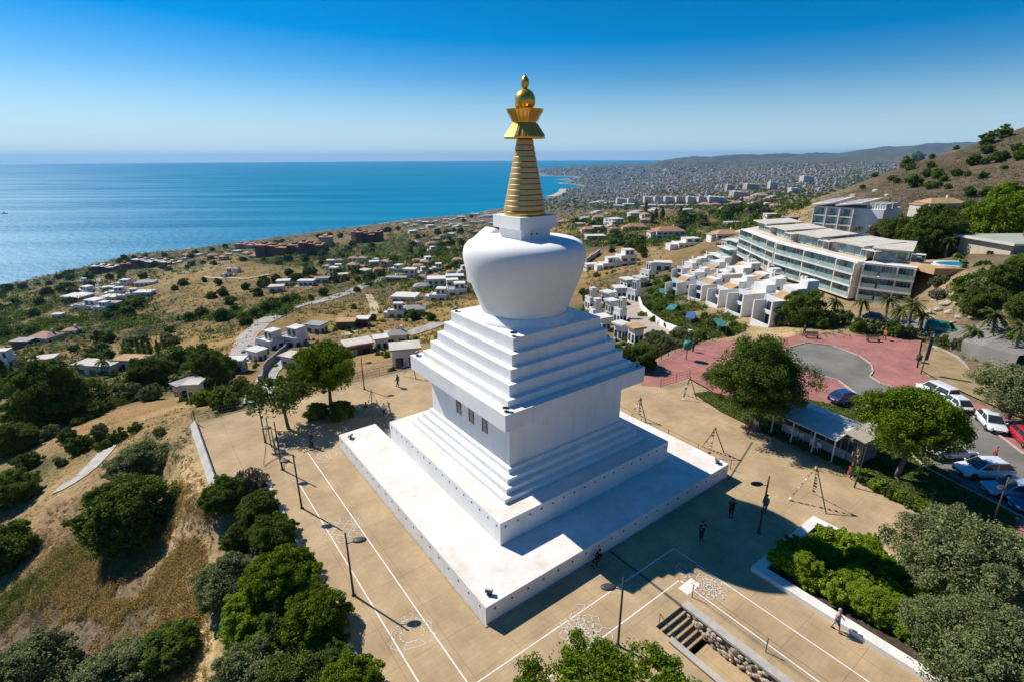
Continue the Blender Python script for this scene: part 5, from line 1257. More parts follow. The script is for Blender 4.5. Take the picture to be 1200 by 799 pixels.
V = [
    # left valley
    (118, 437, 46, 'flat', -.15, 'long low white villa with flat terraces on the left slope above the lawn', 'white', 'flat', 1, .38, 0), (158, 431, 34, 'flat', -.1, 'low villa with tan tiled terrace joined right of the long white villa', 'white', 'tan', 1, .5, 0),
    (55, 428, 22, 'flat', .3, 'beige villa terrace with pale pool deck among palms at far left', 'cream', 'flat', 1, .7, 1), (5, 428, 20, 'modern', .2, 'white villa cut off at the left edge beside a dark cypress', 'white', 'white', 1, .8, 0),
    (57, 400, 26, 'hip', -.2, 'villa with broad pink hipped roof on the left slope', 'cream', 'pink', 1, .8, 0), (86, 393, 14, 'hip', .1, 'small pink roofed house right of the broad pink roof', 'white', 'pink', 1, .8, 0), (30, 406, 20, 'flat', .0, 'dark low house below the pink roofed villa', 'dark', 'grey', 1, .6, 0), (70, 374, 10, 'flat', .2, 'tiny white house above the pink roofed villa', 'white', 'flat', 1, .8, 0),
    (222, 463, 26, 'flat', 1.0, 'long dark roofed shed with white end wall beside the parking yard', 'white', 'grey', 1, .5, 0), (232, 469, 14, 'flat', .1, 'small pale garden tank house beside the dark shed', 'cream', 'flat', 1, .8, 0),
    # white modern houses by the road bend
    (318, 408, 24, 'modern', -.5, 'white cubic villa nearest the road bend with stacked terraces', 'white', 'white', 1, .8, 0), (345, 404, 26, 'modern', -.45, 'white cubic villa with tall brown entrance panel behind the round pine', 'white', 'grey', 1, .8, 0), (372, 389, 20, 'flat', -.3, 'white box villa beside the small turquoise pool', 'white', 'grey', 1, .7, 0),
    (345, 430, 22, 'flat', -.4, 'white two storey house by the road fork left of the round pine', 'white', 'flat', 1, .7, 0), (303, 422, 18, 'flat', -.5, 'low white stepped building between the two roads', 'white', 'white', 1, .7, 0), (277, 435, 22, 'flat', .1, 'low grey white building at the end of the straight road', 'grey', 'white', 1, .6, 0),
    (407, 385, 20, 'flat', .1, 'dark brown modern house with black windows beyond the round pine', 'dark', 'tan', 1, .7, 0), (426, 382, 14, 'flat', .0, 'red brown house joined to the dark brown modern house', 'brick', 'white', 1, .8, 0),
    (420, 414, 30, 'flat', .5, 'unfinished red brick house right of the round pine', 'brick', 'flat', 1, .7, 0), (447, 408, 14, 'flat', .4, 'white house with dark window right of the brick house', 'white', 'white', 1, .9, 0), (465, 402, 24, 'hip', .2, 'white house with grey hipped roof left of the stupa cornice', 'white', 'grey', 1, .7, 0), (476, 428, 30, 'flat', .25, 'white villa with flat tan roof close to the stupa cornice', 'white', 'flat', 1, .7, 0),
    (372, 392, 1, 'skip', 0, '', 'white', 'flat', 1, 1, 0),
    # houses left of the dome
    (476, 353, 28, 'flat', -.15, 'bright white flat roofed villa left of the dome', 'white', 'white', 1, .7, 1), (515, 352, 20, 'modern', -.1, 'white villa with lavender walls beside a pool left of the dome', 'white', 'white', 1, .8, 1), (512, 337, 20, 'flat', .1, 'white two storey villa with flat slab roof left of the dome', 'white', 'white', 2, .8, 0), (495, 340, 16, 'hip', .2, 'grey white villa with low hipped roof near the dome', 'white', 'grey', 1, .8, 0), (536, 345, 22, 'modern', .1, 'white blocky villa just left of the lower dome', 'white', 'grey', 1, .8, 0), (533, 328, 20, 'flat', .1, 'pale green grey villa left of the dome edge', 'grey', 'white', 1, .6, 0),
    (485, 369, 26, 'hip', .1, 'house with dark grey roof in front of the pool terrace', 'grey', 'grey', 1, .6, 0), (465, 372, 18, 'modern', 0, 'white columned pavilion left of the dark grey roof', 'white', 'white', 1, .6, 1), (465, 330, 24, 'flat', -.1, 'long grey flat house at the road end', 'grey', 'grey', 1, .35, 0),
    (325, 341, 16, 'flat', .2, 'white bungalow among trees beyond the long road', 'white', 'flat', 1, .7, 0), (333, 334, 14, 'flat', .2, 'second white bungalow higher beyond the long road', 'white', 'white', 1, .7, 0), (360, 334, 18, 'flat', 0, 'house with turquoise pool right of the two white bungalows', 'white', 'white', 1, .5, 1), (378, 331, 16, 'flat', .1, 'pale low house just right of the turquoise pool', 'cream', 'grey', 1, .5, 0),
    # near road right of dome
    (714, 315, 22, 'modern', .2, 'blue grey modern villa wing right of the dome', 'white', 'white', 1, .7, 0), (733, 312, 20, 'modern', .25, 'tall white modern villa right of the dome', 'white', 'white', 2, .8, 0), (692, 316, 14, 'flat', .3, 'low white pool house right beside the dome', 'white', 'white', 1, .6, 0),
    (776, 317, 18, 'flat', -.2, 'white house with flat roof at the top of the curved road', 'white', 'white', 1, .7, 0),
    # far right
    (1150, 309, 1, 'skip', 0, '', 'white', 'flat', 1, 1, 0), (1100, 247, 46, 'hip', .1, 'wide villa with tan tiled roof below the dry hill', 'cream', 'tan', 1, .5, 0),
    # above houses
    (782, 278, 34, 'hip', .1, 'large villa with orange brown roof and white terraces beyond the dry field', 'white', 'tile', 2, .6, 0), (806, 289, 32, 'modern', .15, 'white multi level villa on the bank beyond the dry field', 'white', 'white', 1, .6, 0), (745, 269, 24, 'hip', .0, 'villa with brown hipped roof on the ridge right of the spire foot', 'cream', 'tile', 1, .6, 0), (697, 280, 22, 'flat', .1, 'cream villa among trees just right of the dome shoulder', 'cream', 'white', 1, .6, 0),
    (850, 279, 30, 'hip', .1, 'villa with tan roof left of the apartment block', 'white', 'tan', 1, .6, 0), (862, 264, 26, 'flat', .1, 'long low beige house above the apartment block left end', 'beige', 'flat', 1, .4, 0), (925, 262, 14, 'flat', .2, 'small brown house at the foot of the dry ridge', 'dark', 'grey', 1, .7, 0), (903, 257, 14, 'flat', 0, 'small white house at the foot of the dry ridge', 'white', 'white', 1, .7, 0), (855, 290, 14, 'flat', .1, 'small ruined grey house left of the apartment wing', 'grey', 'flat', 1, .8, 0),
]
BUILT = []
for v in V:
    px, py, w, kind, ang, lab, wall, roof, st, dr, pool = v
    BUILT.append((px, py, w))
    if kind == 'skip': continue
    villa(px, py, w, kind, ang, lab, wall, roof if roof in ROOFS else 'flat', st, dr, bool(pool))
# white stepped houses left of the curved road
for i, (px, py, w, r) in enumerate(((697, 378, 16, 'tan'), (706, 387, 18, 'white'), (716, 366, 14, 'white'), (726, 378, 15, 'tan'), (712, 355, 16, 'white'), (726, 349, 17, 'white'), (742, 353, 14, 'grey'), (735, 338, 17, 'white'), (750, 336, 16, 'flat'), (759, 327, 16, 'white'), (727, 397, 16, 'white'), (744, 402, 18, 'tan'), (692, 362, 14, 'tan'))):
    w *= .8; o = villa(px, py, w, 'flat' if i % 3 else 'modern', R(-66) + rnd.uniform(-.3, .3), '', 'white', r, 1, .8, name='terrace_house', group='small white houses along the curved road')
    BUILT.append((px, py, w)); row(o, 'small white terrace house', 'left of the curved road', px)

# flat modern hillside house and pool at the right
h = hit(1160, 303)
t = thing('hillside_house', 'long flat green roofed house above the oval pool on the right', 'house', (h.x, h.y, h.z), .05)
MB().box(4, 34, 0, 12, -3, 2.6).build('wall', beige, t); MB().box(3, 35, -1.2, 13, 2.6, 3.0).build('roof_edge', cream, t); MB().box(3.5, 34.5, -.8, 12.6, 3.0, 3.06).build('roof', mat('green_roof', (.34, .38, .30), .9, .12, .5), t)
for k in range(8): MB().box(4.5 + k * 3.7, 7.8 + k * 3.7, -.08, .02, .2, 2.4).build('window', glass_c, t)
MB().box(14, 16.5, 5, 8, 3.06, 4.6).build('chimney', brickred, t)
h = hit(1124, 312)
t = thing('swimming_pool', 'oval turquoise swimming pool with white rim on a tan terrace', 'pool', (h.x, h.y, h.z + .1), -.1)
el = lambda a, b, n=28: [(a * math.cos(2 * PI * k / n), b * math.sin(2 * PI * k / n)) for k in range(n)]
MB().prism(el(5.2, 3.3), -1.5, .35).build('pool_rim', kerbw, t); MB().sheet(el(4.3, 2.5), .37).build('pool_water', pool_w, t)
MB().prism([(-7, -3.9), (6, -3.9), (7, 4), (-8, 6)], -1.2, .12).build('terrace', mat('ochre_terrace', (.46, .31, .16), .9, .15, .5), t)
BUILT += [(1124, 310, 40), (1160, 295, 80), (900, 345, 60), (850, 340, 60), (810, 335, 50), (950, 310, 160), (1040, 335, 90), (980, 265, 70)]

# ------------------------------------------------------------------ roads, walls in the valley
cem = mat('grey_lane', (.33, .31, .28), .92, .15, .3)
ribbon([hit(*q) for q in ((277, 428), (283, 415), (286, 402), (290, 393), (305, 380), (330, 368), (360, 357), (395, 347), (415, 341), (432, 333), (452, 326), (470, 321))][4:], 8.5, 'valley_road', cem, .3, 4)
ribbon([hit(*q) for q in ((277, 428), (283, 415), (286, 402), (290, 393), (305, 380), (330, 368))], 5.2, 'valley_road', cem, .25, 3)
ribbon([hit(*q) for q in ((277, 428), (283, 415), (286, 402), (290, 393), (305, 380), (330, 368))], 7.2, 'road_pavement', mat('pink_pavement', (.42, .29, .22), .9, .12, .5), .12, 4)
ribbon([hit(*q) for q in ((306, 470), (305, 455), (312, 441), (326, 428), (340, 417))], 4.5, 'village_lane', cem, .2, 2)
ribbon([hit(*q) for q in ((405, 393), (425, 378), (440, 366), (437, 355), (432, 345))], 4.0, 'dirt_track', mat('dirt_track', (.44, .34, .21), .95, .15, .3), .15, 3)
ribbon([hit(*q) for q in ((474, 394), (495, 388), (515, 380))], 7.0, 'empty_road', cem, .3, 3)
ribbon([hit(*q) for q in ((68, 573), (88, 565), (106, 551), (120, 536), (134, 518), (138, 512))], 2.0, 'concrete_path', palec, .12, 1)
ribbon([hit(*q) for q in ((737, 352), (742, 363), (750, 374), (764, 386), (779, 397), (786, 402))], 5.5, 'curved_road', mat('tan_road', (.36, .31, .25), .92, .15, .4), .2, 2)
ribbon([hit(*q) for q in ((0, 515), (12, 500), (22, 492), (40, 498), (54, 503))], 5.0, 'dirt_yard', mat('pale_dirt', (.46, .39, .30), .95, .15, .4), .12, 2)
ribbon([hit(*q) for q in ((109, 348), (113, 338), (117, 327))], 8, 'estate_street', cem, .5, 4)
ribbon([hit(*q) for q in ((238, 325), (262, 327), (290, 328), (315, 322))], 4, 'hill_track', mat('dirt_track', (.44, .34, .21), .95, .15, .3), .4, 4)
def lwall(pts, h, w, label, mt, name='boundary_wall'):
    P = [hit(*q) for q in pts]; t = thing(name, label, 'wall', P[0]); m = MB()
    for a, b in zip(P, P[1:]):
        n = max(1, int((b - a).length / 3))
        for k in range(n):
            p = a.lerp(b, k / n); q = a.lerp(b, (k + 1) / n); d = (q - p).normalized(); s = Vector((-d.y, d.x, 0)) * w / 2; zp, zq = gz(p.x, p.y) - P[0].z, gz(q.x, q.y) - P[0].z
            p = p - P[0]; q = q - P[0]
            vs = [Vector((v.x, v.y, z)) for v, z in ((p - s, zp - 1), (q - s, zq - 1), (q + s, zq - 1), (p + s, zp - 1), (p - s, zp + h), (q - s, zq + h), (q + s, zq + h), (p + s, zp + h))]
            m.add(vs, [(3, 2, 1, 0), (4, 5, 6, 7), (0, 1, 5, 4), (1, 2, 6, 5), (2, 3, 7, 6), (3, 0, 4, 7)])
    m.build('wall_body', mt, t)
    return t
lwall(((748, 352), (752, 364), (762, 374), (778, 385), (795, 392), (813, 396)), 1.5, .35, 'white curved garden wall between the road and the town house gardens', wwall)
lwall(((688, 308), (697, 302), (703, 297)), 3.5, .8, 'sloping grey concrete wall just right of the dome', pale)
lwall(((305, 452), (309, 438), (322, 424), (336, 411)), 2.2, .5, 'dark stone wall along the village lane left of the thin tree', mat('dark_stone', (.20, .17, .14), .95, .25, 1))
lwall(((395, 423), (410, 419), (423, 414)), 1.6, .4, 'grey boundary wall below the brick house', pale)
# ------------------------------------------------------------------ vegetation
L_DARK = leafmat('leaf_dark_green', (0.034, 0.064, 0.010), (0.170, 0.245, 0.042))
L_PINE = leafmat('leaf_pine', (0.031, 0.065, 0.005), (0.182, 0.267, 0.018), .2)
L_OLIVE = leafmat('leaf_olive', (0.055, 0.072, 0.026), (0.267, 0.293, 0.120))
L_BRIGHT = leafmat('leaf_bright', (.050, .100, .005), (.300, .420, .035), .3)
L_MID = leafmat('leaf_mid_green', (0.034, 0.060, 0.011), (0.178, 0.235, 0.045))
L_DRY = leafmat('leaf_dry_scrub', (.075, .060, .042), (.25, .20, .125), .1)
L_PALM = leafmat('leaf_palm', (.020, .034, .008), (.13, .15, .04), .2)
L_GOLD = leafmat('grass_gold', (.24, .155, .045), (.52, .38, .13), .25)
BARK = mat('bark', (.11, .085, .065), .95, .3, 3, bump=.6); BARK_L = mat('pale_bark', (.20, .165, .13), .95, .25, 3, bump=.5)

def cloud(cent, rad, per, size, seed, flat=1.0, up=.35, aspect=.55):
    """many leaf faces spread through clumps; returns vertex and face arrays"""
    g = np.random.default_rng(seed); n = len(cent) * per  # leaves
    c = np.repeat(np.asarray(cent, float), per, 0); r = np.repeat(np.broadcast_to(np.asarray(rad, float), (len(cent),)), per)
    d = g.normal(size=(n, 3)); d /= np.linalg.norm(d, axis=1, keepdims=True)
    rr = r * g.random(n) ** .45
    p = c + d * rr[:, None] * np.array([1, 1, flat])
    nrm = d * .45 + g.normal(size=(n, 3)) * .7 + np.array([0, 0, up]); nrm /= np.linalg.norm(nrm, axis=1, keepdims=True)
    a = g.normal(size=(n, 3)); u = np.cross(nrm, a); u /= np.linalg.norm(u, axis=1, keepdims=True) + 1e-9
    w = np.cross(nrm, u); s = size * (.6 + .8 * g.random(n))[:, None]
    V_ = np.stack([p - u * s, p - w * s * aspect, p + u * s, p + w * s * aspect], 1).reshape(-1, 3)
    Fc = np.arange(n * 4).reshape(-1, 4)
    return V_, Fc
def np_mesh(name, parts, mats):
    """parts: list of (verts, faces(list/array), material index)"""
    vs, loops, starts, totals, mi = [], [], [], [], []; off = 0; ls = 0
    for V_, Fc, k in parts:
        V_ = np.asarray(V_, float).reshape(-1, 3); vs.append(V_)
        if isinstance(Fc, np.ndarray):
            L_ = (Fc + off).ravel(); loops.append(L_); n = Fc.shape[1]; starts.append(ls + np.arange(len(Fc)) * n); totals.append(np.full(len(Fc), n)); ls += L_.size; mi.append(np.full(len(Fc), k))
        else:
            for f in Fc: loops.append(np.array(f) + off); starts.append(np.array([ls])); totals.append(np.array([len(f)])); ls += len(f); mi.append(np.array([k]))
        off += len(V_)
    me = bpy.data.meshes.new(name); V_ = np.concatenate(vs); me.vertices.add(len(V_)); me.vertices.foreach_set('co', V_.ravel())
    Lp_ = np.concatenate(loops); me.loops.add(len(Lp_)); me.loops.foreach_set('vertex_index', Lp_.astype(np.int32))
    st_, tt = np.concatenate(starts), np.concatenate(totals); me.polygons.add(len(st_)); me.polygons.foreach_set('loop_start', st_.astype(np.int32)); me.polygons.foreach_set('loop_total', tt.astype(np.int32))
    for m in mats: me.materials.append(m)
    me.polygons.foreach_set('material_index', np.concatenate(mi).astype(np.int32)); me.update(calc_edges=True)
    return me
def lobes(g, n, W, H, zc, squash=.75, low=-.35):
    """lobe centres over an uneven dome"""
    out = []
    while len(out) < n:
        d = g.normal(size=3); d /= np.linalg.norm(d)
        if d[2] < low: continue
        q = d * (.72 + .28 * g.random()); out.append((q[0] * W / 2, q[1] * W / 2, zc + q[2] * H / 2))
    return np.array(out)
def crown_parts(seed, W, H, zc, nl, lr, sub, per, leaf, low=-.35, flat=.8):
    g = np.random.default_rng(seed)
    lb = lobes(g, nl, W - lr * 1.4, H - lr * 1.2, zc, low=low)
    cent = []; rad = []
    for c in lb:
        R0 = lr * (.7 + .6 * g.random())
        for k in range(sub):
            d = g.normal(size=3); d /= np.linalg.norm(d); d[2] = abs(d[2]) * .9 - .25
            cent.append(c + d * R0 * np.array([1, 1, .8]) * (.55 + .45 * g.random())); rad.append(R0 * (.26 + .22 * g.random()))
    ncore = max(8, nl // 2)
    core = lobes(g, ncore, W * .55, H * .5, zc, low=-.9)
    V1, F1 = cloud(cent, rad, per, leaf, seed, flat)
    V2, F2 = cloud(core, W * .20, per * 4, leaf * 1.4, seed + 1)
    return lb, [(V1, F1, 0), (V2, F2, 0)]
def tree(name, label, p, W, H, trunk, lm, seed, nl=16, lr=None, sub=7, per=60, leaf=.16, bark=BARK, low=-.35, lean=(0, 0), flat=.8, group=None, tr=.02, crown_h=None):
    """tapered trunk with limbs and a leafy crown; H is the height to the top"""
    t = thing(name, label, 'tree', p, rnd.random() * 0, group)
    ch = crown_h or (H - trunk); zc = H - ch / 2; lr = lr or W * .17
    lb, parts = crown_parts(seed, W, ch, zc, nl, lr, sub, per, leaf, low, flat)
    if lean != (0, 0):
        for V_, _, _ in parts: V_[:, 0] += lean[0]; V_[:, 1] += lean[1]
        lb = lb + np.array([lean[0], lean[1], 0])
    link('crown', np_mesh('crown', parts, [lm]), t)
    m = MB(); r0 = H * tr + .05; top = Vector((lean[0] * .8, lean[1] * .8, zc - ch * .18)); mid = top * .5 + Vector((.12, -.08, 0))
    m.tube((0, 0, -.8), (0, 0, .25), r0 * 1.35, r0 * 1.05, 9); m.tube((0, 0, .2), mid, r0 * 1.05, r0 * .8, 9); m.tube(mid, top, r0 * .8, r0 * .6, 9)
    for c in lb[:: max(1, len(lb) // 10)]:
        c = Vector(c); k = top.lerp(c, .5) + Vector((0, 0, -.04 * W)); m.tube(top, k, r0 * .42, r0 * .25, 6); m.tube(k, c, r0 * .25, r0 * .08, 5)
    m.build('trunk', bark, t, True)
    return t
# near trees round the plaza
g0 = ground(889, 505)
tree('broadleaf_tree', 'big dark green spreading tree behind the kiosk on the lawn', g0, 10.8, 10.4, 2.0, L_DARK, 21, 44, 1.7, 9, 200, .085, lean=(-.5, .9), low=-.75, crown_h=9.4)
g1 = ground(1050, 560)
tree('umbrella_pine', 'bright green umbrella pine with bare trunk right of the kiosk', g1, 9.4, 8.7, 2.4, L_PINE, 22, 46, 1.2, 9, 200, .075, lean=(.4, .2), flat=.75, low=-.35, bark=BARK_L, crown_h=6.4)
g2 = ground(718, 935)
tree('umbrella_pine', 'bright green pine crown poking up at the bottom edge of the photo', g2, 11.6, 5.0, 1.6, L_PINE, 23, 64, .85, 9, 170, .06, low=.05, flat=.75, crown_h=3.2)
g3 = ground(388, 478)
tree('umbrella_pine', 'round dense pine at the far left of the plaza', g3, 8.4, 8.2, 2.2, L_PINE, 24, 36, 1.1, 9, 180, .08, low=-.7, crown_h=6.2)
g4 = ground(338, 502)
tree('mastic_tree', 'thin airy tree with leaning crown beside the round pine', g4, 7.2, 5.9, 2.2, L_MID, 25, 22, .85, 6, 60, .10, lean=(-.6, .3), low=-.3, crown_h=4.0, tr=.022)
tree('olive_tree', 'wide grey green tree beyond the gravel at the right edge', ground(1182, 490), 9.6, 6.4, .9, L_OLIVE, 26, 26, 1.3, 9, 140, .09, low=-.6, crown_h=5.6)
tree('olive_tree', 'grey green spreading tree at right behind the planter', ground(1112, 722), 8.6, 6.9, 1.9, L_OLIVE, 27, 34, 1.0, 10, 190, .065, lean=(.2, .3), low=-.5, crown_h=5.2)
tree('olive_tree', 'large grey green tree filling the bottom right corner', ground(1128, 850), 8.2, 6.6, 1.6, L_OLIVE, 28, 38, .9, 10, 210, .055, lean=(.3, 0), low=-.5, crown_h=5.2)
tree('olive_tree', 'dark grey green tree cut off at right below the lamp post', ground(1225, 745), 5.0, 5.4, 1.2, L_OLIVE, 29, 18, .9, 9, 170, .065, low=-.5)

# bush prototypes, unit width
def bush_mesh(seed, lm, nl=10, per=70, leaf=.035, H=.8, trunk=True, sub=5, low=-.25, bark=BARK, ragged=.2):
    g = np.random.default_rng(seed)
    lb, parts = crown_parts(seed, 1.0, H * 1.15, H * .40, nl, ragged, sub, per, leaf, -.75, .85)
    m = MB(); 
    for k in range(3):
        a = 2.1 * k; m.tube((0, 0, -.25), (.16 * math.cos(a), .16 * math.sin(a), H * .5), .03, .012, 5)
    parts.append((np.array(m.v), m.f, 1))
    return np_mesh('bush', parts, [lm, bark])
BUSH = {}
for i in range(3):
    BUSH['dark', i] = bush_mesh(100 + i, L_DARK, 12, 90, .030); BUSH['olive', i] = bush_mesh(110 + i, L_OLIVE, 12, 90, .030, .85); BUSH['mid', i] = bush_mesh(120 + i, L_MID, 12, 90, .030)
    BUSH['bright', i] = bush_mesh(130 + i, L_BRIGHT, 11, 90, .034, .75); BUSH['pine', i] = bush_mesh(140 + i, L_PINE, 13, 90, .030, .9); BUSH['dry', i] = bush_mesh(150 + i, L_DRY, 9, 40, .030, .6)
    # finer foliage for the big ones next to the camera
    for k, lm in (('dark', L_DARK), ('olive', L_OLIVE), ('mid', L_MID), ('bright', L_BRIGHT), ('pine', L_PINE)):
        BUSH[k + '_near', i] = bush_mesh(160 + i * 7 + len(k), lm, 46, 170, .0115, .9, sub=10, low=-.4, ragged=.13)
    BUSH['tree', i] = None
SPOTS = []
def shrub(px, py, wpx, kind, label=None, hs=1.0, near=False, desc=None, where=None, name='bush', cat='bush', group=None, p=None, sink=.06, W=None):
    h = p if p is not None else hit(px, py)
    if h is None: return None
    w = W or wpx * depth(h) / F_PX
    o = link(name, BUSH[kind + ('_near' if near else ''), rnd.randrange(3)])
    o.location = (h[0], h[1], h[2] - sink * w); o.rotation_euler = (0, 0, rnd.random() * 6.28); o.scale = (w, w, w * hs)
    o['category'] = cat
    if group: o['group'] = group
    if label: o['label'] = label
    else: row(o, desc, where, px)
    SPOTS.append((px, py, wpx))
    return o
HG = 'shrubs of the hedge along the left plaza edge'
for a in ((266, 592, 54, 'dark', 'dark round bush at the top end of the left hedge'), (304, 606, 52, 'mid', 'rounded green bush second from the top of the left hedge'), (270, 700, 78, 'olive', 'big round grey green bush on the slope side of the left hedge'), (322, 640, 58, 'dark', 'dark bush touching the kerb in the upper left hedge'),
          (330, 700, 88, 'pine', 'tall dark pine bush in the middle of the left hedge'), (296, 740, 76, 'bright', 'lighter yellow green bush in the middle of the left hedge'), (372, 748, 84, 'pine', 'dark pine bush against the kerb low in the left hedge'), (298, 812, 92, 'olive', 'silvery grey bush at the bottom of the left hedge'),
          (352, 815, 90, 'mid', 'green bush at the bottom edge inside the left hedge'), (412, 822, 84, 'pine', 'dark pine bush at the bottom edge next to the plaza kerb'), (345, 668, 46, 'pine', 'narrow upright pine bush beside the second painted emblem'), (312, 775, 60, 'bright', 'small yellow green bush between two larger hedge bushes'), (391, 782, 50, 'dark', 'small dark bush low in the hedge beneath the nearest lamp post'), (283, 640, 44, 'mid', 'mid green bush between the two top hedge bushes and the big grey one'), (332, 740, 60, 'dark', 'dark bush tucked behind the yellow green one in the left hedge'), (366, 706, 46, 'mid', 'small mid green bush at the kerb halfway down the left hedge')):
    shrub(a[0], a[1], a[2], a[3], a[4], near=True, group=HG, hs=.9)
shrub(297, 572, 40, 'dry', 'bare twiggy bush above the top of the left hedge', hs=1.3)
SL = 'bushes on the dry slope below the plaza'
for a in ((157, 626, 116, 'dark', 'largest dark green bush on the dry left slope'), (172, 556, 74, 'olive', 'wide olive green bush by the top of the concrete path'), (40, 812, 112, 'olive', 'large grey green bush in the bottom left corner'), (148, 812, 106, 'olive', 'open grey bush with visible trunk at the bottom left'), (205, 770, 72, 'dark', 'dark bush just right of the open grey bush'),
          (5, 660, 84, 'dark', 'dark green tree bush cut off at the left edge'), (16, 588, 66, 'dark', 'dark bush at the left edge below the yard'), (33, 548, 32, 'mid', 'round bush between the yard and the concrete path'), (95, 529, 30, 'mid', 'mid green bush left of the concrete path top'), (118, 514, 28, 'olive', 'olive bush at the upper left of the concrete path'), (78, 516, 24, 'mid', 'small green bush on the bank below the hedge'), (60, 512, 22, 'olive', 'small olive bush beside the dirt yard bank'),
          (140, 517, 26, 'mid', 'small green bush right of the concrete path top'), (72, 545, 16, 'olive', 'tiny grey bush on the dry bank beside the path'), (18, 528, 56, 'mid', 'broad green bush at the left edge of the bank'), (160, 505, 18, 'mid', 'small round bush on the golden ridge'), (188, 510, 16, 'olive', 'tiny grey bush right on the golden ridge'), (122, 528, 22, 'mid', 'bright bush touching the concrete path')):
    shrub(*a[:5], near=a[2] > 50, group=SL, hs=.8 if a[2] > 50 else 1.0)
# planter hedge
for i in range(40):
    x = 6.2 + rnd.random() * 5.8; y = -21.6 - rnd.random() * 9.0
    q = LW(x, y); px = proj(q)[0]
    o = shrub(px, 680, 30, 'bright', None, near=i % 2 == 0, desc='bright green leafy shrub', where='in the big white planter', p=(q.x, q.y, .1), sink=.02, W=1.8 + rnd.random() * 1.0, hs=.95, group='shrubs filling the planter')
# hedge and lawn by the kiosk
lawn = mat('lawn_grass', (.085, .115, .022), .95, .3, 1.2, bump=.4, bscale=25)
LAWN = Gp([(812, 461), (830, 458), (880, 470), (940, 466), (1000, 478), (1050, 510), (1100, 548), (1190, 604), (1190, 636), (1085, 600), (1008, 562), (985, 545), (905, 508), (893, 505), (846, 482)])
m = MB(); m.sheet(LAWN, .010); struct(m.build('lawn', lawn))
gp = rng.random((60000, 2)); lx = np.array(LAWN); gx = lx[:, 0].min() + gp[:, 0] * np.ptp(lx[:, 0]); gy = lx[:, 1].min() + gp[:, 1] * np.ptp(lx[:, 1]); ok = inside(gx, gy, LAWN); gx, gy = gx[ok], gy[ok]
V_, Fc = cloud(np.stack([gx, gy, np.full(len(gx), .05)], 1), .05, 1, .07, 3, up=0)
struct(link('lawn_grass', np_mesh('lawn_grass', [(V_, Fc, 0)], [leafmat('leaf_grass', (.03, .05, .008), (.13, .17, .03))])), 'stuff')
for i in range(13):
    f = i / 12; px = 1006 + f * 92; py = 560 + f * 46
    shrub(px, py, 26, 'mid' if i % 3 else 'bright', None, desc='low clipped bush', where='in the hedge below the umbrella pine', hs=.75, group='hedge bushes beside the pine lawn', p=ground(px, py))
shrub(402, 488, 34, 'dark', 'dark low bush at the foot of the round pine', near=True, hs=.8, p=ground(400, 489)); shrub(374, 490, 30, 'dark', 'dark low bush left of the round pine trunk', near=True, hs=.8, p=ground(372, 489))
shrub(745, 434, 46, 'mid', 'wide green bush beside the far corner of the red terrace', near=True); shrub(770, 417, 40, 'olive', 'grey green bush behind the red terrace railing', near=True); shrub(800, 407, 40, 'olive', 'grey green bush row at the tip of the red terrace', near=True, hs=.8); shrub(728, 428, 26, 'dark', 'dark bush behind the right stupa steps', near=True)
shrub(757, 410, 22, 'mid', 'small green bush below the curved road end'); shrub(783, 409, 18, 'dark', 'small dark bush beside the curved road end')
# bank between the red square and the palm road, slopes on the right
for a in ((940, 380, 52, 'dark', 'tall dark bush mass right of the town houses'), (918, 382, 30, 'olive', 'olive tree like bush next to the last town house'), (966, 384, 30, 'mid', 'green bush on the bank above the left bench'), (985, 380, 26, 'olive', 'grey bush on the bank left of the middle palm'), (1003, 389, 24, 'mid', 'low bush on the bank above the middle bench'), (1020, 390, 24, 'olive', 'low grey bush on the bank right of the middle bench'), (1043, 394, 26, 'mid', 'low green bush on the bank below the palms'), (1062, 396, 20, 'olive', 'small grey bush on the bank near the banner mast'),
          (1105, 405, 20, 'mid', 'low bush left of the pale curved path'), (1122, 412, 20, 'olive', 'low olive bush inside the pale curved path'), (1128, 342, 26, 'dark', 'dark bush mass on the rocks below the pool'), (1152, 370, 46, 'mid', 'large green bush on the rock slope right'), (1195, 375, 40, 'mid', 'green bush at the right edge above the palm road'), (1100, 336, 18, 'olive', 'olive bush between pool terrace and apartment block'), (1176, 342, 40, 'mid', 'bushy green mass below the flat hillside house'), (1195, 330, 40, 'dark', 'dark bush at the right edge below the hillside house'), (1145, 345, 26, 'olive', 'grey green bush among the pale rocks'), (1098, 350, 22, 'dry', 'dry bush beside the apartment end wall')):
    shrub(*a[:5], near=a[2] > 38, hs=1.1, group='bushes on the right hand banks')
for a in ((1085, 300, 66, 'dark', 'tall dark tree right of the apartment roof'), (1050, 287, 40, 'mid', 'dense green tree behind the apartment penthouses'), (1030, 284, 30, 'olive', 'grey green tree next to the white framed building'), (1110, 286, 40, 'dark', 'dark tree left of the hillside house'), (1170, 282, 74, 'bright', 'wide bright green tree above the hillside house'), (1130, 282, 44, 'bright', 'bright green tree behind the hillside house left end'), (1065, 300, 34, 'mid', 'green bush tree beside the apartment chimney'), (1200, 280, 50, 'dark', 'dark tree at right edge above the hillside house'), (1095, 272, 40, 'mid', 'green tree below the tan roofed villa')):
    shrub(*a[:5], near=True, hs=1.1, name='garden_tree', cat='tree', group='trees above the apartment block')
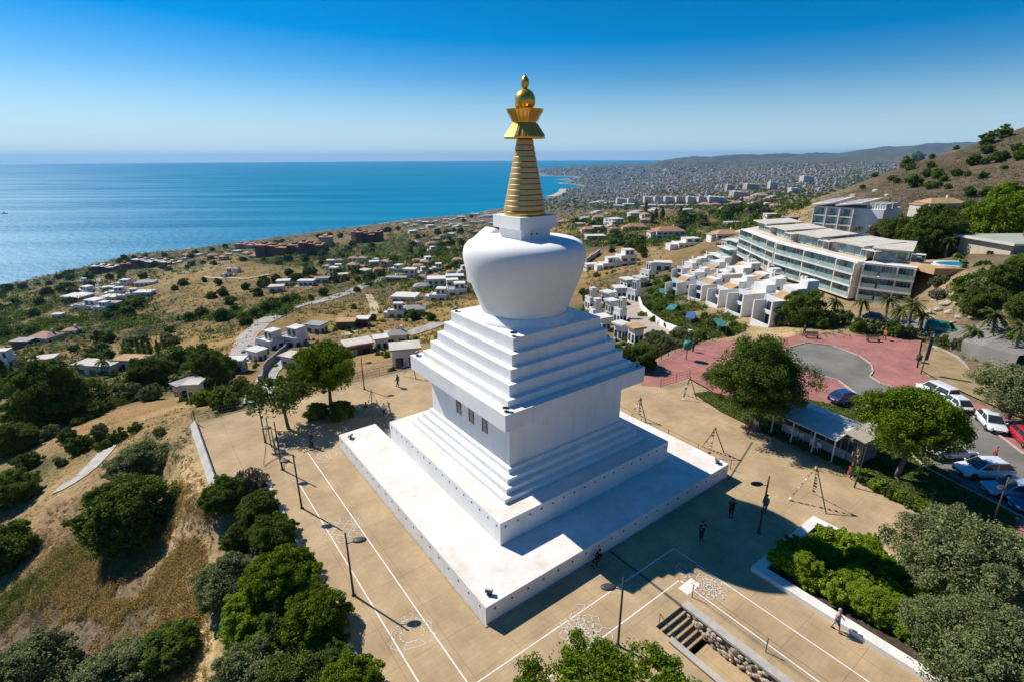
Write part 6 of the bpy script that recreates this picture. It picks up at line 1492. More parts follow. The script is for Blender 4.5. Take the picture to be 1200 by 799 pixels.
# dry hill bushes
for px, py, w in ((1075, 190, 16), (1060, 197, 18), (1070, 220, 22), (1090, 222, 15), (1105, 213, 11), (1087, 207, 14), (1098, 210, 16), (1120, 207, 14), (1133, 207, 9), (1140, 194, 17), (1153, 193, 12), (1155, 180, 16), (1168, 190, 18), (1175, 186, 14), (1150, 210, 12), (1136, 231, 16), (1155, 231, 16), (1175, 238, 20), (1110, 222, 10), (1100, 219, 9), (1175, 162, 18), (1195, 188, 18), (1196, 150, 12), (1120, 176, 8), (1092, 186, 8),
                  (1065, 200, 14), (1090, 197, 10), (1155, 170, 20), (1045, 212, 10), (1025, 208, 9), (1176, 199, 8), (1192, 178, 14), (1135, 247, 18), (1185, 235, 12), (1165, 250, 16), (1120, 240, 8), (1050, 215, 9), (1010, 222, 7)):
    shrub(px, py, w, rnd.choice(('mid', 'pine', 'mid', 'dark')), None, desc='round green bush', where='on the dry hillside at upper right', group='bushes on the dry hill', sink=.02)
# left valley
for a in ((62, 494, 96, 'dark', 'largest spreading dark tree left of the long white villa'), (180, 452, 52, 'mid', 'tall broad green tree right of the long white villa'), (214, 432, 42, 'dark', 'dark tree beyond the broad green tree'), (250, 452, 58, 'dark', 'big dark green tree between shed and village lane'), (232, 424, 34, 'mid', 'round tree near the straight road left side'), (265, 480, 40, 'mid', 'green bush under the wire fence'), (296, 473, 30, 'bright', 'light green bush beside the village lane'), (240, 474, 28, 'bright', 'light bush row behind the dark shed'), (285, 462, 36, 'mid', 'green thicket below the end of the straight road'),
          (32, 458, 34, 'mid', 'green tree left of the spreading dark tree'), (95, 462, 34, 'bright', 'small bright garden bush on the villa lawn'), (120, 470, 34, 'mid', 'bush at the right end of the villa lawn'), (150, 470, 36, 'olive', 'olive bush in the long hedge below the villa'), (178, 468, 30, 'olive', 'grey bush at the right end of the long hedge')):
    shrub(*a[:5], near=a[2] > 48, name='tree' if 'tree' in a[4] else 'bush', cat='tree' if 'tree' in a[4] else 'bush', hs=1.0, group='trees and bushes round the long white villa')
for k in range(9):
    px, py = 92 + k * 9.5, 497 - k * 4.4; shrub(px, py, 16, 'mid', None, desc='clipped hedge bush', where='in the diagonal hedge below the long white villa', group='diagonal hedge below the villa', hs=.9)
for px, py, w in ((216, 334, 13), (256, 333, 11), (288, 339, 12), (263, 346, 15), (249, 350, 14), (271, 357, 16), (260, 375, 22), (303, 347, 15), (325, 331, 14), (343, 329, 13), (289, 380, 20), (299, 372, 18), (311, 367, 20), (322, 364, 22), (336, 360, 20), (346, 356, 18), (380, 346, 14), (238, 372, 18), (222, 376, 16), (240, 330, 8), (310, 335, 9), (205, 340, 10), (365, 352, 10), (276, 366, 14)):
    shrub(px, py, w, rnd.choice(('dark', 'dark', 'mid')), None, desc='round dark bush', where='on the terraced dry hill', group='bushes on the terraced hill')
for px, py, w in ((486, 375, 20), (505, 376, 14), (437, 376, 12), (418, 342, 10), (405, 330, 12), (397, 325, 14), (435, 327, 14), (420, 330, 10), (448, 324, 12), (415, 362, 9), (560, 372, 14)):
    shrub(px, py, w, 'dark', None, desc='lone dark bush', where='in the dry field left of the dome', group='bushes in the dry field')
for px, py, w in ((741, 293, 20), (751, 296, 16), (716, 296, 10), (700, 325, 10), (755, 302, 9), (690, 355, 20), (684, 345, 12), (682, 372, 16), (735, 360, 10), (708, 400, 14), (690, 395, 16), (722, 416, 20)):
    shrub(px, py, w, 'mid', None, desc='green bush', where='in the dry field right of the dome', group='bushes right of the dome')
for px, py, w in ((752, 372, 12), (760, 364, 14), (766, 378, 12), (771, 366, 16), (778, 360, 14), (785, 352, 14), (770, 350, 14), (776, 340, 13), (783, 385, 14), (795, 388, 16), (805, 394, 16), (820, 398, 18), (792, 365, 14), (800, 373, 14), (815, 382, 14), (826, 374, 14), (836, 385, 16), (848, 392, 18), (763, 345, 10), (780, 330, 12), (770, 335, 12), (860, 385, 14), (790, 396, 14)):
    shrub(px, py, w, rnd.choice(('bright', 'mid', 'dark', 'mid')), None, desc='lush garden bush', where='below the white town houses', group='garden bushes of the town houses')

# palms
def palm_mesh(seed, n=26, L=2.6):
    g = random.Random(seed); parts = []; m = MB(); V_ = []; F_ = []
    for k in range(n):
        a = 2 * PI * k / n + g.uniform(-.2, .2); e = g.uniform(-.35, 1.2); d = Vector((math.cos(a), math.sin(a), 0)); p = Vector((0, 0, 0)); s = Vector((-d.y, d.x, 0)); prev = None
        for i in range(9):
            f = i / 8; q = d * (L * f * math.cos(e * (1 - f * .5))) + Vector((0, 0, L * (math.sin(e) * f - .75 * f * f * (1.1 - .3 * e))))
            w = .34 * math.sin(PI * min(1, f * .9 + .1)) + .02
            if prev is not None:
                for sg in (-1, 1):
                    o = len(V_); pq, pw = prev; V_ += [pq, q, q + s * sg * w + Vector((0, 0, -.16)) + d * .15, pq.lerp(q, .45) + s * sg * pw + Vector((0, 0, -.16)) + d * .1]; F_.append((o, o + 1, o + 2, o + 3))
            prev = (q, w)
    parts.append((np.array([tuple(v) for v in V_]), np.array(F_), 0))
    return np_mesh('fronds', parts, [L_PALM])
PF = [palm_mesh(i) for i in range(3)]
def palm(px, py, H, label, s=1.0, group='palms along the road'):
    h = hit(px, py)
    t = thing('palm_tree', label, 'palm tree', (h.x, h.y, h.z), rnd.random() * 6, group)
    o = link('fronds', PF[rnd.randrange(3)], t); o.location = (.1, 0, H); o.scale = (s, s, s)
    m = MB(); m.path([(0, 0, -.5), (.02, 0, H * .5), (.1, 0, H)], [.26, .2, .18], 8); m.ball((.1, 0, H - .15), (.3, .3, .38), 8, 6); m.build('trunk', BARK_L, t)
    return t
for a in ((1036, 378, 4.4, 'tall palm in front of the right end of the apartment block'), (1062, 391, 5.0, 'palm with full crown nearest the banner mast'), (1006, 375, 3.6, 'palm on the bank in front of the apartment middle'), (976, 372, 3.2, 'palm left of the apartment garage entrance'), (1050, 386, 3.4, 'shorter palm between the two full palms'), (1078, 388, 2.6, 'small palm beside the palm road start'), (1158, 398, 3.6, 'big palm on the rock slope beside the road'), (1189, 409, 3.4, 'palm with orange lower fronds at the right edge'), (1136, 408, 2.8, 'small palm at the roadside above the gravel'), (1107, 302, 4.0, 'palm beside the pool terrace'), (900, 332, 3, 'small palm behind the last town house'), (1002, 283, 4.5, 'left palm beside the white framed building'), (1022, 283, 4.5, 'right palm beside the white framed building')):
    palm(*a, s=.85 if 'big' in a[3] or 'full' in a[3] else .68)
for a in ((30, 440, 5, 'leaning palm among the far left garden trees'), (45, 432, 5, 'palm beside the beige villa terrace at left'), (92, 447, 4.5, 'palm left of the long white villa front'), (125, 440, 5, 'palm in front of the long white villa')): palm(*a, group='palms at the long white villa')
# cypresses
def cypress(px, py, hpx, wpx, label=None, desc=None, where=None):
    h = hit(px, py); s = depth(h) / F_PX; H, W = hpx * s, wpx * s
    t = thing('cypress_tree', label or '', 'cypress', (h.x, h.y, h.z), 0, 'dark cypresses'); n = 40
    cent = [(0, 0, H * (.06 + .92 * k / n)) for k in range(n)]; rad = [W * .5 * math.sin(PI * min(1, .12 + .88 * (k / n)) ** .8) + .1 for k in range(n)]
    V_, Fc = cloud(cent, rad, 45, max(.1, W * .08), int(px)); link('crown', np_mesh('crown', [(V_, Fc, 0)], [L_DARK]), t); MB().tube((0, 0, -.6), (0, 0, H * .5), W * .08, n=6).build('trunk', BARK, t)
    if not label: row(t, desc, where, px)
cypress(12, 460, 46, 15, 'tall dark cypress at the left edge beside the yard'); cypress(20, 452, 26, 9, 'shorter cypress behind the tall left one')
for px, py in ((163, 413), (170, 415), (177, 416), (187, 417)): cypress(px, py, 20, 7, None, 'slim dark cypress', 'in the left valley')
for px, py, hh in ((756, 257, 22), (768, 258, 14), (776, 257, 14), (797, 254, 12), (764, 262, 12)): cypress(px, py, hh, 6, None, 'dark cypress', 'on the ridge right of the spire')

# scattered trees of the middle distance
def near_built(px, py, f=.75):
    for bx, by, bw in BUILT:
        if abs(px - bx) < bw * f + 3 and -bw * .12 - 2 < py - by < bw * .4 + 3: return True
    return False
FARB = {}
for i in range(4):
    FARB['dark', i] = bush_mesh(300 + i, L_DARK, 9, 26, .065, .85); FARB['mid', i] = bush_mesh(310 + i, L_MID, 9, 26, .065, .8); FARB['olive', i] = bush_mesh(320 + i, L_OLIVE, 9, 26, .065, .75)
def scatter(poly, n, wr, label, group, kinds=('dark', 'mid', 'dark', 'olive'), seed=1, name='far_tree'):
    g = random.Random(seed); xs = [p[0] for p in poly]; ys = [p[1] for p in poly]; c = 0; tries = 0
    while c < n and tries < n * 30:
        tries += 1; px = g.uniform(min(xs), max(xs)); py = g.uniform(min(ys), max(ys))
        if not inside(np.array([px]), np.array([py]), poly)[0] or near_built(px, py): continue
        h = hit(px, py)
        if h is None or h.z < SEA + 2: continue
        w = g.uniform(*wr) * depth(h) / F_PX
        if w > 16: w = 16
        o = link(name, FARB[g.choice(kinds), g.randrange(4)]); o.location = (h.x, h.y, h.z - .05 * w); o.rotation_euler = (0, 0, g.random() * 6.28); o.scale = (w, w, w * g.uniform(.8, 1.15))
        tag(o, label, 'tree', group); c += 1
T = scatter
T([(20, 335), (150, 303), (290, 287), (400, 273), (560, 254), (560, 259), (400, 279), (290, 294), (150, 311), (20, 345)], 34, (5, 11), 'small dark tree right along the shoreline', 'trees along the shoreline', seed=15)
T([(0, 362), (0, 338), (60, 325), (110, 318), (110, 345), (60, 372), (0, 395)], 24, (9, 17), 'small dark tree on the far left coastal slope', 'trees on the far left coastal slope', seed=2)
T([(90, 400), (200, 385), (215, 415), (150, 432), (100, 425)], 16, (12, 20), 'rounded tree in the green belt above the long white villa', 'trees above the long white villa', seed=3)
T([(0, 390), (70, 382), (90, 415), (60, 428), (0, 430)], 12, (10, 18), 'garden tree around the pink roofed villa', 'trees round the pink roofed villa', seed=4)
T([(110, 375), (160, 372), (175, 352), (120, 358)], 9, (10, 18), 'dark tree below the white hillside estate', 'trees below the hillside estate', seed=5)
T([(105, 318), (190, 305), (300, 300), (300, 308), (200, 325), (110, 340)], 22, (6, 12), 'small tree between the hillside estate and the sea', 'trees by the hillside estate coast', seed=6)
T([(300, 318), (370, 318), (420, 320), (420, 330), (330, 345), (300, 335)], 14, (9, 15), 'dark tree round the white bungalows beyond the valley road', 'trees round the white bungalows', seed=7)
T([(300, 304), (400, 286), (470, 290), (560, 285), (540, 310), (430, 312), (330, 315)], 56, (6, 13), 'dark green tree in the wooded belt below the red brick coastal buildings', 'trees of the wooded belt left of the dome', seed=8)
T([(420, 315), (540, 312), (545, 345), (500, 345), (430, 335)], 26, (7, 13), 'garden tree among the villas left of the dome', 'garden trees among the villas left of the dome', seed=9)
T([(470, 280), (590, 262), (590, 275), (560, 290)], 14, (5, 10), 'tree on the slope close to the dome top left', 'trees left of the dome top', seed=10)
T([(690, 280), (800, 270), (800, 292), (740, 290), (700, 290)], 34, (8, 14), 'dark tree in the band beyond the dry field right of the dome', 'tree band right of the dome', seed=11)
T([(660, 262), (760, 256), (760, 275), (690, 282)], 16, (6, 12), 'tree between the villas right of the spire foot', 'trees right of the spire foot', seed=12)
T([(795, 255), (905, 235), (910, 262), (870, 290), (850, 285), (840, 265), (800, 270)], 30, (9, 17), 'dense green tree left of the glass apartment block', 'trees left of the apartment block', seed=13)
T([(900, 268), (945, 262), (945, 280), (920, 288)], 6, (8, 14), 'scrubby tree between the dry ridge and the apartment penthouses', 'trees between ridge and penthouses', seed=14)

# low scrub, reeds and dry grass on the near slope (nobody could count it)
def ground_cloud(name, px_poly, n, r, per, leaf, lm, seed, zoff=.0, flat=.7, kind='stuff'):
    g = np.random.default_rng(seed); pp = np.array(px_poly, float); c = []; rr = []
    tries = 0
    while len(c) < n and tries < n * 6:
        tries += 1; px = g.uniform(pp[:, 0].min(), pp[:, 0].max()); py = g.uniform(pp[:, 1].min(), pp[:, 1].max())
        if not inside(np.array([px]), np.array([py]), px_poly)[0]: continue
        h = hit(px, py)
        if h is None or h.z < SEA + .4: continue
        if fbm(np.array([h.x / 7.0]), np.array([h.y / 7.0]), 3, seed)[0] < .42: continue
        q = r * (.5 + g.random()); c.append((h.x, h.y, h.z + q * .25 + zoff)); rr.append(q)
    V_, Fc = cloud(c, rr, per, leaf, seed, flat, aspect=.45)
    o = link(name, np_mesh(name, [(V_, Fc, 0)], [lm])); o['kind'] = kind; return o
tag(ground_cloud('dry_grass', [(60, 640), (120, 640), (150, 620), (215, 560), (245, 600), (240, 700), (225, 799), (190, 799), (150, 740), (100, 720), (20, 760), (40, 690)], 2600, .40, 60, .055, L_GOLD, 41, flat=.7), 'tufts of golden dry grass on the slope below the plaza', 'dry grass')
tag(ground_cloud('dry_scrub', [(60, 590), (130, 575), (160, 650), (110, 720), (50, 760), (20, 720), (40, 640)], 520, .45, 70, .04, L_DRY, 42, flat=.6), 'low grey brown scrub covering the left slope', 'scrub')
tag(ground_cloud('green_scrub', [(0, 700), (60, 650), (105, 620), (110, 650), (60, 700), (0, 740)], 180, .6, 140, .05, L_MID, 43, flat=.6), 'low green scrub along the lower left slope', 'scrub')
tag(ground_cloud('bank_scrub', [(130, 520), (210, 478), (270, 482), (225, 500), (215, 540), (150, 540)], 160, .5, 40, .08, L_OLIVE, 44, flat=.6), 'low scrub on the golden ridge behind the plaza', 'scrub')
tag(ground_cloud('hill_scrub', [(900, 250), (1000, 222), (1100, 185), (1200, 155), (1200, 250), (1050, 262), (950, 262)], 2600, .8, 12, .26, L_DRY, 45, flat=.6), 'low brown scrub covering the dry hillside', 'scrub')
tag(ground_cloud('verge_scrub', [(925, 388), (1080, 388), (1130, 405), (1180, 440), (1110, 412), (1080, 398), (940, 396)], 160, .5, 40, .1, L_OLIVE, 46, flat=.7), 'low verge scrub behind the red square', 'scrub')
tag(ground_cloud('valley_scrub', [(0, 345), (110, 340), (180, 345), (200, 385), (300, 385), (360, 360), (340, 340), (320, 300), (560, 290), (560, 360), (330, 372), (240, 400), (100, 420), (0, 425)], 1300, 2.0, 18, .5, L_OLIVE, 47, flat=.6), 'patchy green scrub over the left valley', 'scrub')
tag(ground_cloud('terrace_scrub', [(180, 395), (330, 345), (420, 345), (300, 300), (200, 330), (150, 385)], 900, 1.1, 12, .3, L_DRY, 48, flat=.6), 'low dry scrub on the terraced hill', 'scrub')
tag(ground_cloud('far_woods', [(640, 262), (760, 250), (900, 232), (950, 240), (900, 262), (800, 290), (690, 290), (650, 280)], 1000, 3.8, 20, 1.1, L_DARK, 49, flat=.8), 'far green woods between the houses right of the spire', 'woods')
tag(ground_cloud('coast_woods', [(300, 308), (420, 280), (590, 255), (590, 285), (540, 315), (400, 320)], 1700, 4.2, 20, 1.3, L_DARK, 50, flat=.8), 'green woods between the coastal houses left of the dome', 'woods')
tag(ground_cloud('left_coast_woods', [(0, 340), (150, 303), (280, 290), (300, 305), (120, 345), (0, 385)], 800, 3.6, 20, 1.1, L_DARK, 51, flat=.8), 'green woods along the left coast', 'woods')
tag(ground_cloud('belt_woods', [(80, 395), (200, 378), (330, 372), (360, 352), (345, 345), (250, 372), (150, 378), (80, 372), (0, 378), (0, 405)], 500, 2.6, 26, .7, L_DARK, 52, flat=.85), 'belt of dense green trees across the middle of the left valley', 'woods')
tag(ground_cloud('garden_thicket', [(0, 420), (40, 405), (110, 412), (215, 405), (275, 430), (275, 470), (180, 466), (110, 485), (60, 475), (25, 480)], 420, 1.5, 40, .38, L_MID, 53, flat=.8), 'thicket of garden shrubs round the long white villa', 'thicket')
tag(ground_cloud('estate_woods', [(85, 352), (180, 345), (190, 375), (120, 378), (70, 372)], 160, 3.2, 26, .8, L_DARK, 54, flat=.85), 'dark woods wrapped round the white hillside estate', 'woods')
tag(ground_cloud('village_garden', [(400, 318), (560, 308), (560, 345), (500, 345), (420, 335)], 420, 2.6, 22, .7, L_DARK, 55, flat=.85), 'garden greenery among the villas left of the dome', 'greenery')
tag(ground_cloud('terrace_garden', [(745, 345), (785, 330), (800, 350), (860, 372), (880, 388), (820, 402), (765, 378)], 600, .9, 40, .22, L_MID, 56, flat=.85), 'garden greenery below the white town houses', 'greenery')
tag(ground_cloud('slope_thicket', [(1085, 330), (1115, 325), (1200, 318), (1200, 400), (1140, 392), (1110, 340)], 300, .9, 50, .2, L_MID, 57, flat=.8), 'thicket of shrubs on the slope below the hillside house', 'thicket')
tag(ground_cloud('shore_woods', [(0, 334), (75, 317), (150, 298), (210, 292), (290, 283), (400, 268), (480, 257), (590, 245), (590, 254), (480, 268), (400, 280), (290, 296), (150, 312), (0, 350)], 1500, 4.0, 18, 1.4, L_DARK, 58, flat=.85), 'dark trees along the shoreline', 'woods')
tag(ground_cloud('bay_woods', [(620, 242), (700, 234), (760, 246), (760, 256), (690, 262), (650, 262)], 700, 4.0, 16, 1.4, L_MID, 59, flat=.8), 'scattered greenery between the ridge villas and the bay', 'woods')
tag(ground_cloud('field_scrub', [(688, 320), (760, 296), (790, 285), (800, 296), (750, 312), (745, 340), (700, 352), (684, 350)], 500, .8, 14, .25, L_DRY, 60, flat=.6), 'low dry scrub in the field right of the dome', 'scrub')
tag(ground_cloud('speckle_scrub', [(0, 350), (110, 345), (300, 303), (560, 300), (560, 400), (420, 410), (330, 372), (260, 420), (100, 400), (0, 405)], 3200, .85, 14, .3, L_DARK, 61, flat=.7), 'small dark scrub dotted over the dry valley fields', 'scrub')
tag(ground_cloud('hill_green_scrub', [(900, 250), (1000, 222), (1100, 185), (1200, 155), (1200, 250), (1050, 262), (950, 262)], 1500, .7, 14, .22, L_OLIVE, 62, flat=.7), 'low grey green scrub dotted over the dry hillside', 'scrub')
tag(ground_cloud('slope_tufts', [(0, 520), (100, 480), (230, 478), (225, 520), (250, 600), (245, 799), (0, 799)], 2600, .22, 34, .045, L_GOLD, 63, flat=.8), 'sparse golden tufts over the whole left slope', 'dry grass')
tag(ground_cloud('slope_stubble', [(0, 520), (100, 480), (230, 478), (225, 520), (250, 600), (245, 799), (0, 799)], 1500, .25, 34, .04, L_DRY, 64, flat=.8), 'sparse brown stubble over the left slope', 'scrub')
# bare rocks
rockm = mat('pale_rock', (.42, .36, .28), .95, .3, .5, bump=.8, bscale=2)
def rock(px, py, w, lab=None, desc=None, where=None):
    h = hit(px, py); s = min(7.0, w * depth(h) / F_PX); g = random.Random(int(px * 7 + py)); bm = bmesh.new(); bmesh.ops.create_icosphere(bm, subdivisions=2, radius=.5)
    for v in bm.verts: v.co *= 1 + .35 * (g.random() - .5)
    me = bpy.data.meshes.new('rock'); bm.to_mesh(me); bm.free(); me.materials.append(rockm); o = link('rock', me); o.location = h; o.scale = (s, s, s * .6); o.rotation_euler = (.2, .3, g.random() * 6); tag(o, lab or '', 'rock', 'pale rocks'); row(o, desc, where, px)
for px, py, w in ((1096, 352, 9), (1100, 363, 10), (1108, 356, 12), (1112, 366, 9), (1118, 347, 10), (1123, 372, 8), (1130, 360, 8), (1104, 341, 8), (1088, 366, 8), (1138, 373, 7), (1116, 378, 7), (1127, 352, 7)): rock(px, py, w, None, 'pale angular rock', 'on the slope beside the pool')
for px, py, w in ((112, 488, 5), (122, 484, 6), (130, 482, 4), (150, 479, 4), (170, 492, 5), (165, 500, 5), (184, 488, 4)): rock(px, py, w, None, 'small pale rock', 'on the golden ridge behind the plaza')
for px, py, w in ((985, 236, 9), (1000, 230, 8), (970, 243, 7), (1026, 224, 7), (1040, 230, 7), (955, 247, 6), (992, 240, 7)): rock(px, py, w, None, 'dark rock outcrop', 'on the left flank of the dry hill')
# ------------------------------------------------------------------ coast, estate and city
fw_ = facade_mat('far_white_facade', (.58, .565, .54), (.17, .17, .18)); fb_ = facade_mat('far_beige_facade', (.47, .41, .34), (.15, .14, .14)); fp_ = facade_mat('far_pink_facade', (.42, .30, .24)); fg_ = facade_mat('far_grey_facade', (.42, .42, .42)); fr_ = facade_mat('far_red_facade', (.22, .085, .06), (.05, .03, .03))
def bigblock(px, py, w, hpx, dr, label, ang, fm, roof, steps=2, group=None):
    h = hit(px, py); s = depth(h) / F_PX; W, H = w * s, hpx * s; D = W * dr
    t = thing('apartment_building', label, 'apartment building', (h.x, h.y, h.z), ang, group); n = steps
    for k in range(n):
        x0 = -W / 2 + W * k / n; x1 = -W / 2 + W * (k + 1) / n; hh = H * (1 - .22 * ((k * 7) % 3) / 2)
        MB().box(x0 + .02, x1 - .02, -D / 2 + (k % 2) * D * .15, D / 2, -8, hh).build('wall', fm, t)
        MB().box(x0 - .3, x1 + .3, -D / 2 + (k % 2) * D * .15 - .5, D / 2 + .4, hh + .02, hh + .9).build('roof', roof, t)
        MB().box(x0 + (x1 - x0) * .3, x0 + (x1 - x0) * .6, -D * .1, D * .3, hh + .9, hh + 3.4).build('roof_block', fm, t)
    return t
for a in ((335, 298, 62, 11, .35, 'long dark red brick hotel on the shore left of the round tower', -.1, fr_, tile, 5), (367, 298, 26, 14, .7, 'right wing of the red brick hotel with steep roofs', .1, fr_, tile, 3), (383, 288, 15, 10, .9, 'squat round brown tower building on the shore', .2, fb_, tile, 1), (434, 284, 28, 12, .6, 'red and cream hotel block on the shore right of the brown tower', 0, fr_, tile, 4), (420, 280, 14, 8, .6, 'low pink building behind the red and cream hotel', 0, fp_, tile, 2),
          (125, 320, 22, 9, .7, 'red and white apartment building on the left coast', .2, fr_, ROOFS['white'], 3), (152, 316, 14, 7, .6, 'small red building beside the long white topped ridge block', .2, fr_, tile, 2), (185, 312, 60, 7, .25, 'long dark brown building with pale roof strip on the left coast', -.28, fr_, ROOFS['white'], 6), (300, 291, 44, 5, .3, 'low pink row of beach houses on the shore', -.15, fp_, pink_tile, 6)):
    bigblock(*a)
# white hillside estate
for i, (px, py, w, r) in enumerate(((92, 350, 26, 'white'), (100, 343, 18, 'white'), (86, 354, 12, 'white'), (108, 362, 28, 'grey'), (96, 363, 14, 'white'), (122, 365, 16, 'white'), (132, 352, 18, 'white'), (138, 345, 16, 'white'), (134, 360, 14, 'grey'), (156, 349, 12, 'flat'), (171, 347, 18, 'white'), (145, 335, 16, 'flat'), (172, 334, 20, 'grey'), (98, 332, 8, 'white'), (128, 340, 12, 'white'))):
    o = villa(px, py, w, 'modern' if i % 2 else 'flat', rnd.uniform(-.4, .4), '', 'white', r, 1, .7, group='white houses of the hillside estate', name='estate_house'); row(o, 'white estate house', 'in the hillside estate on the left coast', px)
# villas left of the dome: copies of a few house types
PROTO = []
for i, (k, wl, rf, st) in enumerate((('hip', 'white', 'tile', 1), ('hip', 'cream', 'pink', 1), ('flat', 'white', 'white', 2), ('modern', 'white', 'flat', 1), ('hip', 'beige', 'tile', 2), ('flat', 'beige', 'flat', 1), ('hip', 'white', 'tan', 2))):
    PROTO.append((k, wl, rf, st))
def houses(poly, n, wr, desc, where, group, seed, kinds=range(7), parts=True):
    g = random.Random(seed); xs = [p[0] for p in poly]; ys = [p[1] for p in poly]; c = 0; tr = 0
    while c < n and tr < n * 40:
        tr += 1; px = g.uniform(min(xs), max(xs)); py = g.uniform(min(ys), max(ys))
        if not inside(np.array([px]), np.array([py]), poly)[0] or near_built(px, py, .6): continue
        h = hit(px, py)
        if h is None or h.z < SEA + 3: continue
        k = PROTO[g.choice(list(kinds))]; w = g.uniform(*wr)
        o = villa(px, py, w, k[0], g.uniform(-.6, .6), '', k[1], k[2], k[3], g.uniform(.6, .9), p=h, win=w > 8, name='house', group=group); BUILT.append((px, py, w)); row(o, desc, where, px); c += 1
houses([(380, 312), (430, 300), (450, 320), (400, 332)], 15, (8, 12), 'pale villa', 'beyond the long valley road', 'villas beyond the valley road', 61)
houses([(430, 312), (545, 305), (545, 345), (500, 335), (440, 325)], 18, (9, 14), 'villa', 'on the slope left of the dome', 'villas left of the dome', 62)
houses([(480, 283), (580, 268), (590, 290), (500, 300)], 16, (6, 10), 'small villa', 'high on the slope behind the dome', 'villas behind the dome', 63)
houses([(470, 264), (590, 248), (592, 262), (480, 276)], 26, (5, 10), 'white coastal apartment house', 'on the shore by the spire foot', 'coastal houses left of the spire', 64, (2, 3, 5))
houses([(660, 262), (760, 252), (760, 270), (690, 280)], 12, (10, 16), 'villa', 'on the ridge right of the spire foot', 'villas right of the spire', 65)
houses([(820, 240), (905, 228), (910, 250), (860, 258)], 14, (9, 15), 'pale house', 'left of the white framed building', 'houses among trees upper right', 66)
houses([(690, 238), (820, 230), (820, 252), (760, 252), (690, 256)], 18, (9, 16), 'low pale building', 'in the valley right of the spire', 'low buildings right of the spire', 67, (2, 3, 5))
houses([(210, 300), (300, 294), (300, 302), (215, 312)], 10, (6, 11), 'small beach house', 'on the shore left of the red hotel', 'beach houses', 68)
houses([(230, 322), (300, 318), (300, 326), (240, 332)], 2, (7, 9), 'tiny farm house', 'on top of the terraced dry hill', 'farm houses', 69)
# long white row of flats
for i, px in enumerate((728, 741, 760, 772, 784, 797, 810, 823)):
    o = bigblock(px, 240 - (i > 1) * 2, 12, 7, .6, '', .05, fw_, tile if i % 2 else ROOFS['white'], 2, 'white flats in the valley row'); row(o, 'white block of flats', 'in the long row right of the spire', px)
for i, (px, py, w, hh) in enumerate(((838, 238, 22, 7), (866, 232, 20, 7), (905, 222, 10, 8), (880, 222, 16, 6), (945, 214, 14, 7), (855, 224, 10, 7), (930, 226, 12, 5))):
    o = bigblock(px, py, w, hh, .6, '', .1, (fw_, fb_)[i % 2], ROOFS['white'], 2, 'pale big blocks of the inland town'); row(o, 'pale apartment building', 'in the inland town left of the dry hill', px)
# gardens wrapped round the houses
c = []; rr = []
for bx, by, bw in BUILT:
    if bw > 45: continue
    for k in range(9):
        h = hit(bx + rnd.uniform(-1.1, 1.1) * bw, by + rnd.uniform(-.45, .32) * bw)
        if h is None or h.z < SEA + 1: continue
        s = depth(h) / F_PX; q = min(4.5, rnd.uniform(.07, .16) * bw * s); c.append((h.x, h.y, h.z + q * .4)); rr.append(q)
V_, Fc = cloud(c, rr, 34, .5, 91, .9); o = struct(link('house_gardens', np_mesh('house_gardens', [(V_, Fc, 0)], [L_MID])), 'stuff')
# beach strip
bs = [hit(*q) for q in ((640, 213.2), (650, 214.6), (657, 217.5), (661, 221.5), (661, 225), (655, 228.5), (645, 231))]
bs = [p for p in bs if p is not None]
ribbon(bs, 70, 'beach', mat('beach_sand', (.46, .38, .28), .95, .08, .01), 1.2, 25)
surf = mat('surf_foam', (.75, .77, .78), .6, .05, .01)
# far city: individual towers nearest the bay, the rest as one mass
CITY = [(645, 213), (622, 207), (640, 200), (700, 197), (800, 194), (870, 196), (960, 192), (1000, 196), (1005, 214), (960, 226), (905, 236), (830, 238), (760, 240), (690, 240), (660, 232), (664, 222)]
g = random.Random(77); n = 0
twm = [fw_, fb_, fp_, fg_]
def cbox(mb, x, y, z, w, d, h, a):
    mb.box(x - w / 2, x + w / 2, y - d / 2, y + d / 2, z - 8, z + h, a, (x, y))
tw = 0
while tw < 190:
    px = g.uniform(625, 990); py = g.uniform(199, 240)
    if not inside(np.array([px]), np.array([py]), CITY)[0]: continue
    h = hit(px, py)
    if h is None or h.z < SEA + 4 or depth(h) < 1500: continue
    dd = depth(h); near_beach = px < 720
    w = g.uniform(1.7, 4.2) * dd / F_PX; w = min(w, 42); hh = min(g.uniform(1.6, 5.0 if near_beach and tw < 90 else 2.6) * dd / F_PX, 55)
    m = MB(); cbox(m, 0, 0, 0, w, w * g.uniform(.5, 1), hh, g.uniform(0, 1.5)); m.mi = 1; m.box(-w * .2, w * .2, -w * .15, w * .15, hh, hh + 3)
    o = m.build('apartment_block', [g.choice(twm), ROOFS['white']], None); o.location = h
    band = 'near the bay beach' if px < 700 else ('in the middle of the far city' if px < 800 else 'in the inland part of the far city')
    tag(o, 'pale far apartment block ' + band, 'apartment block', 'far apartment blocks ' + band); tw += 1
mb = MB(); cnt = 0
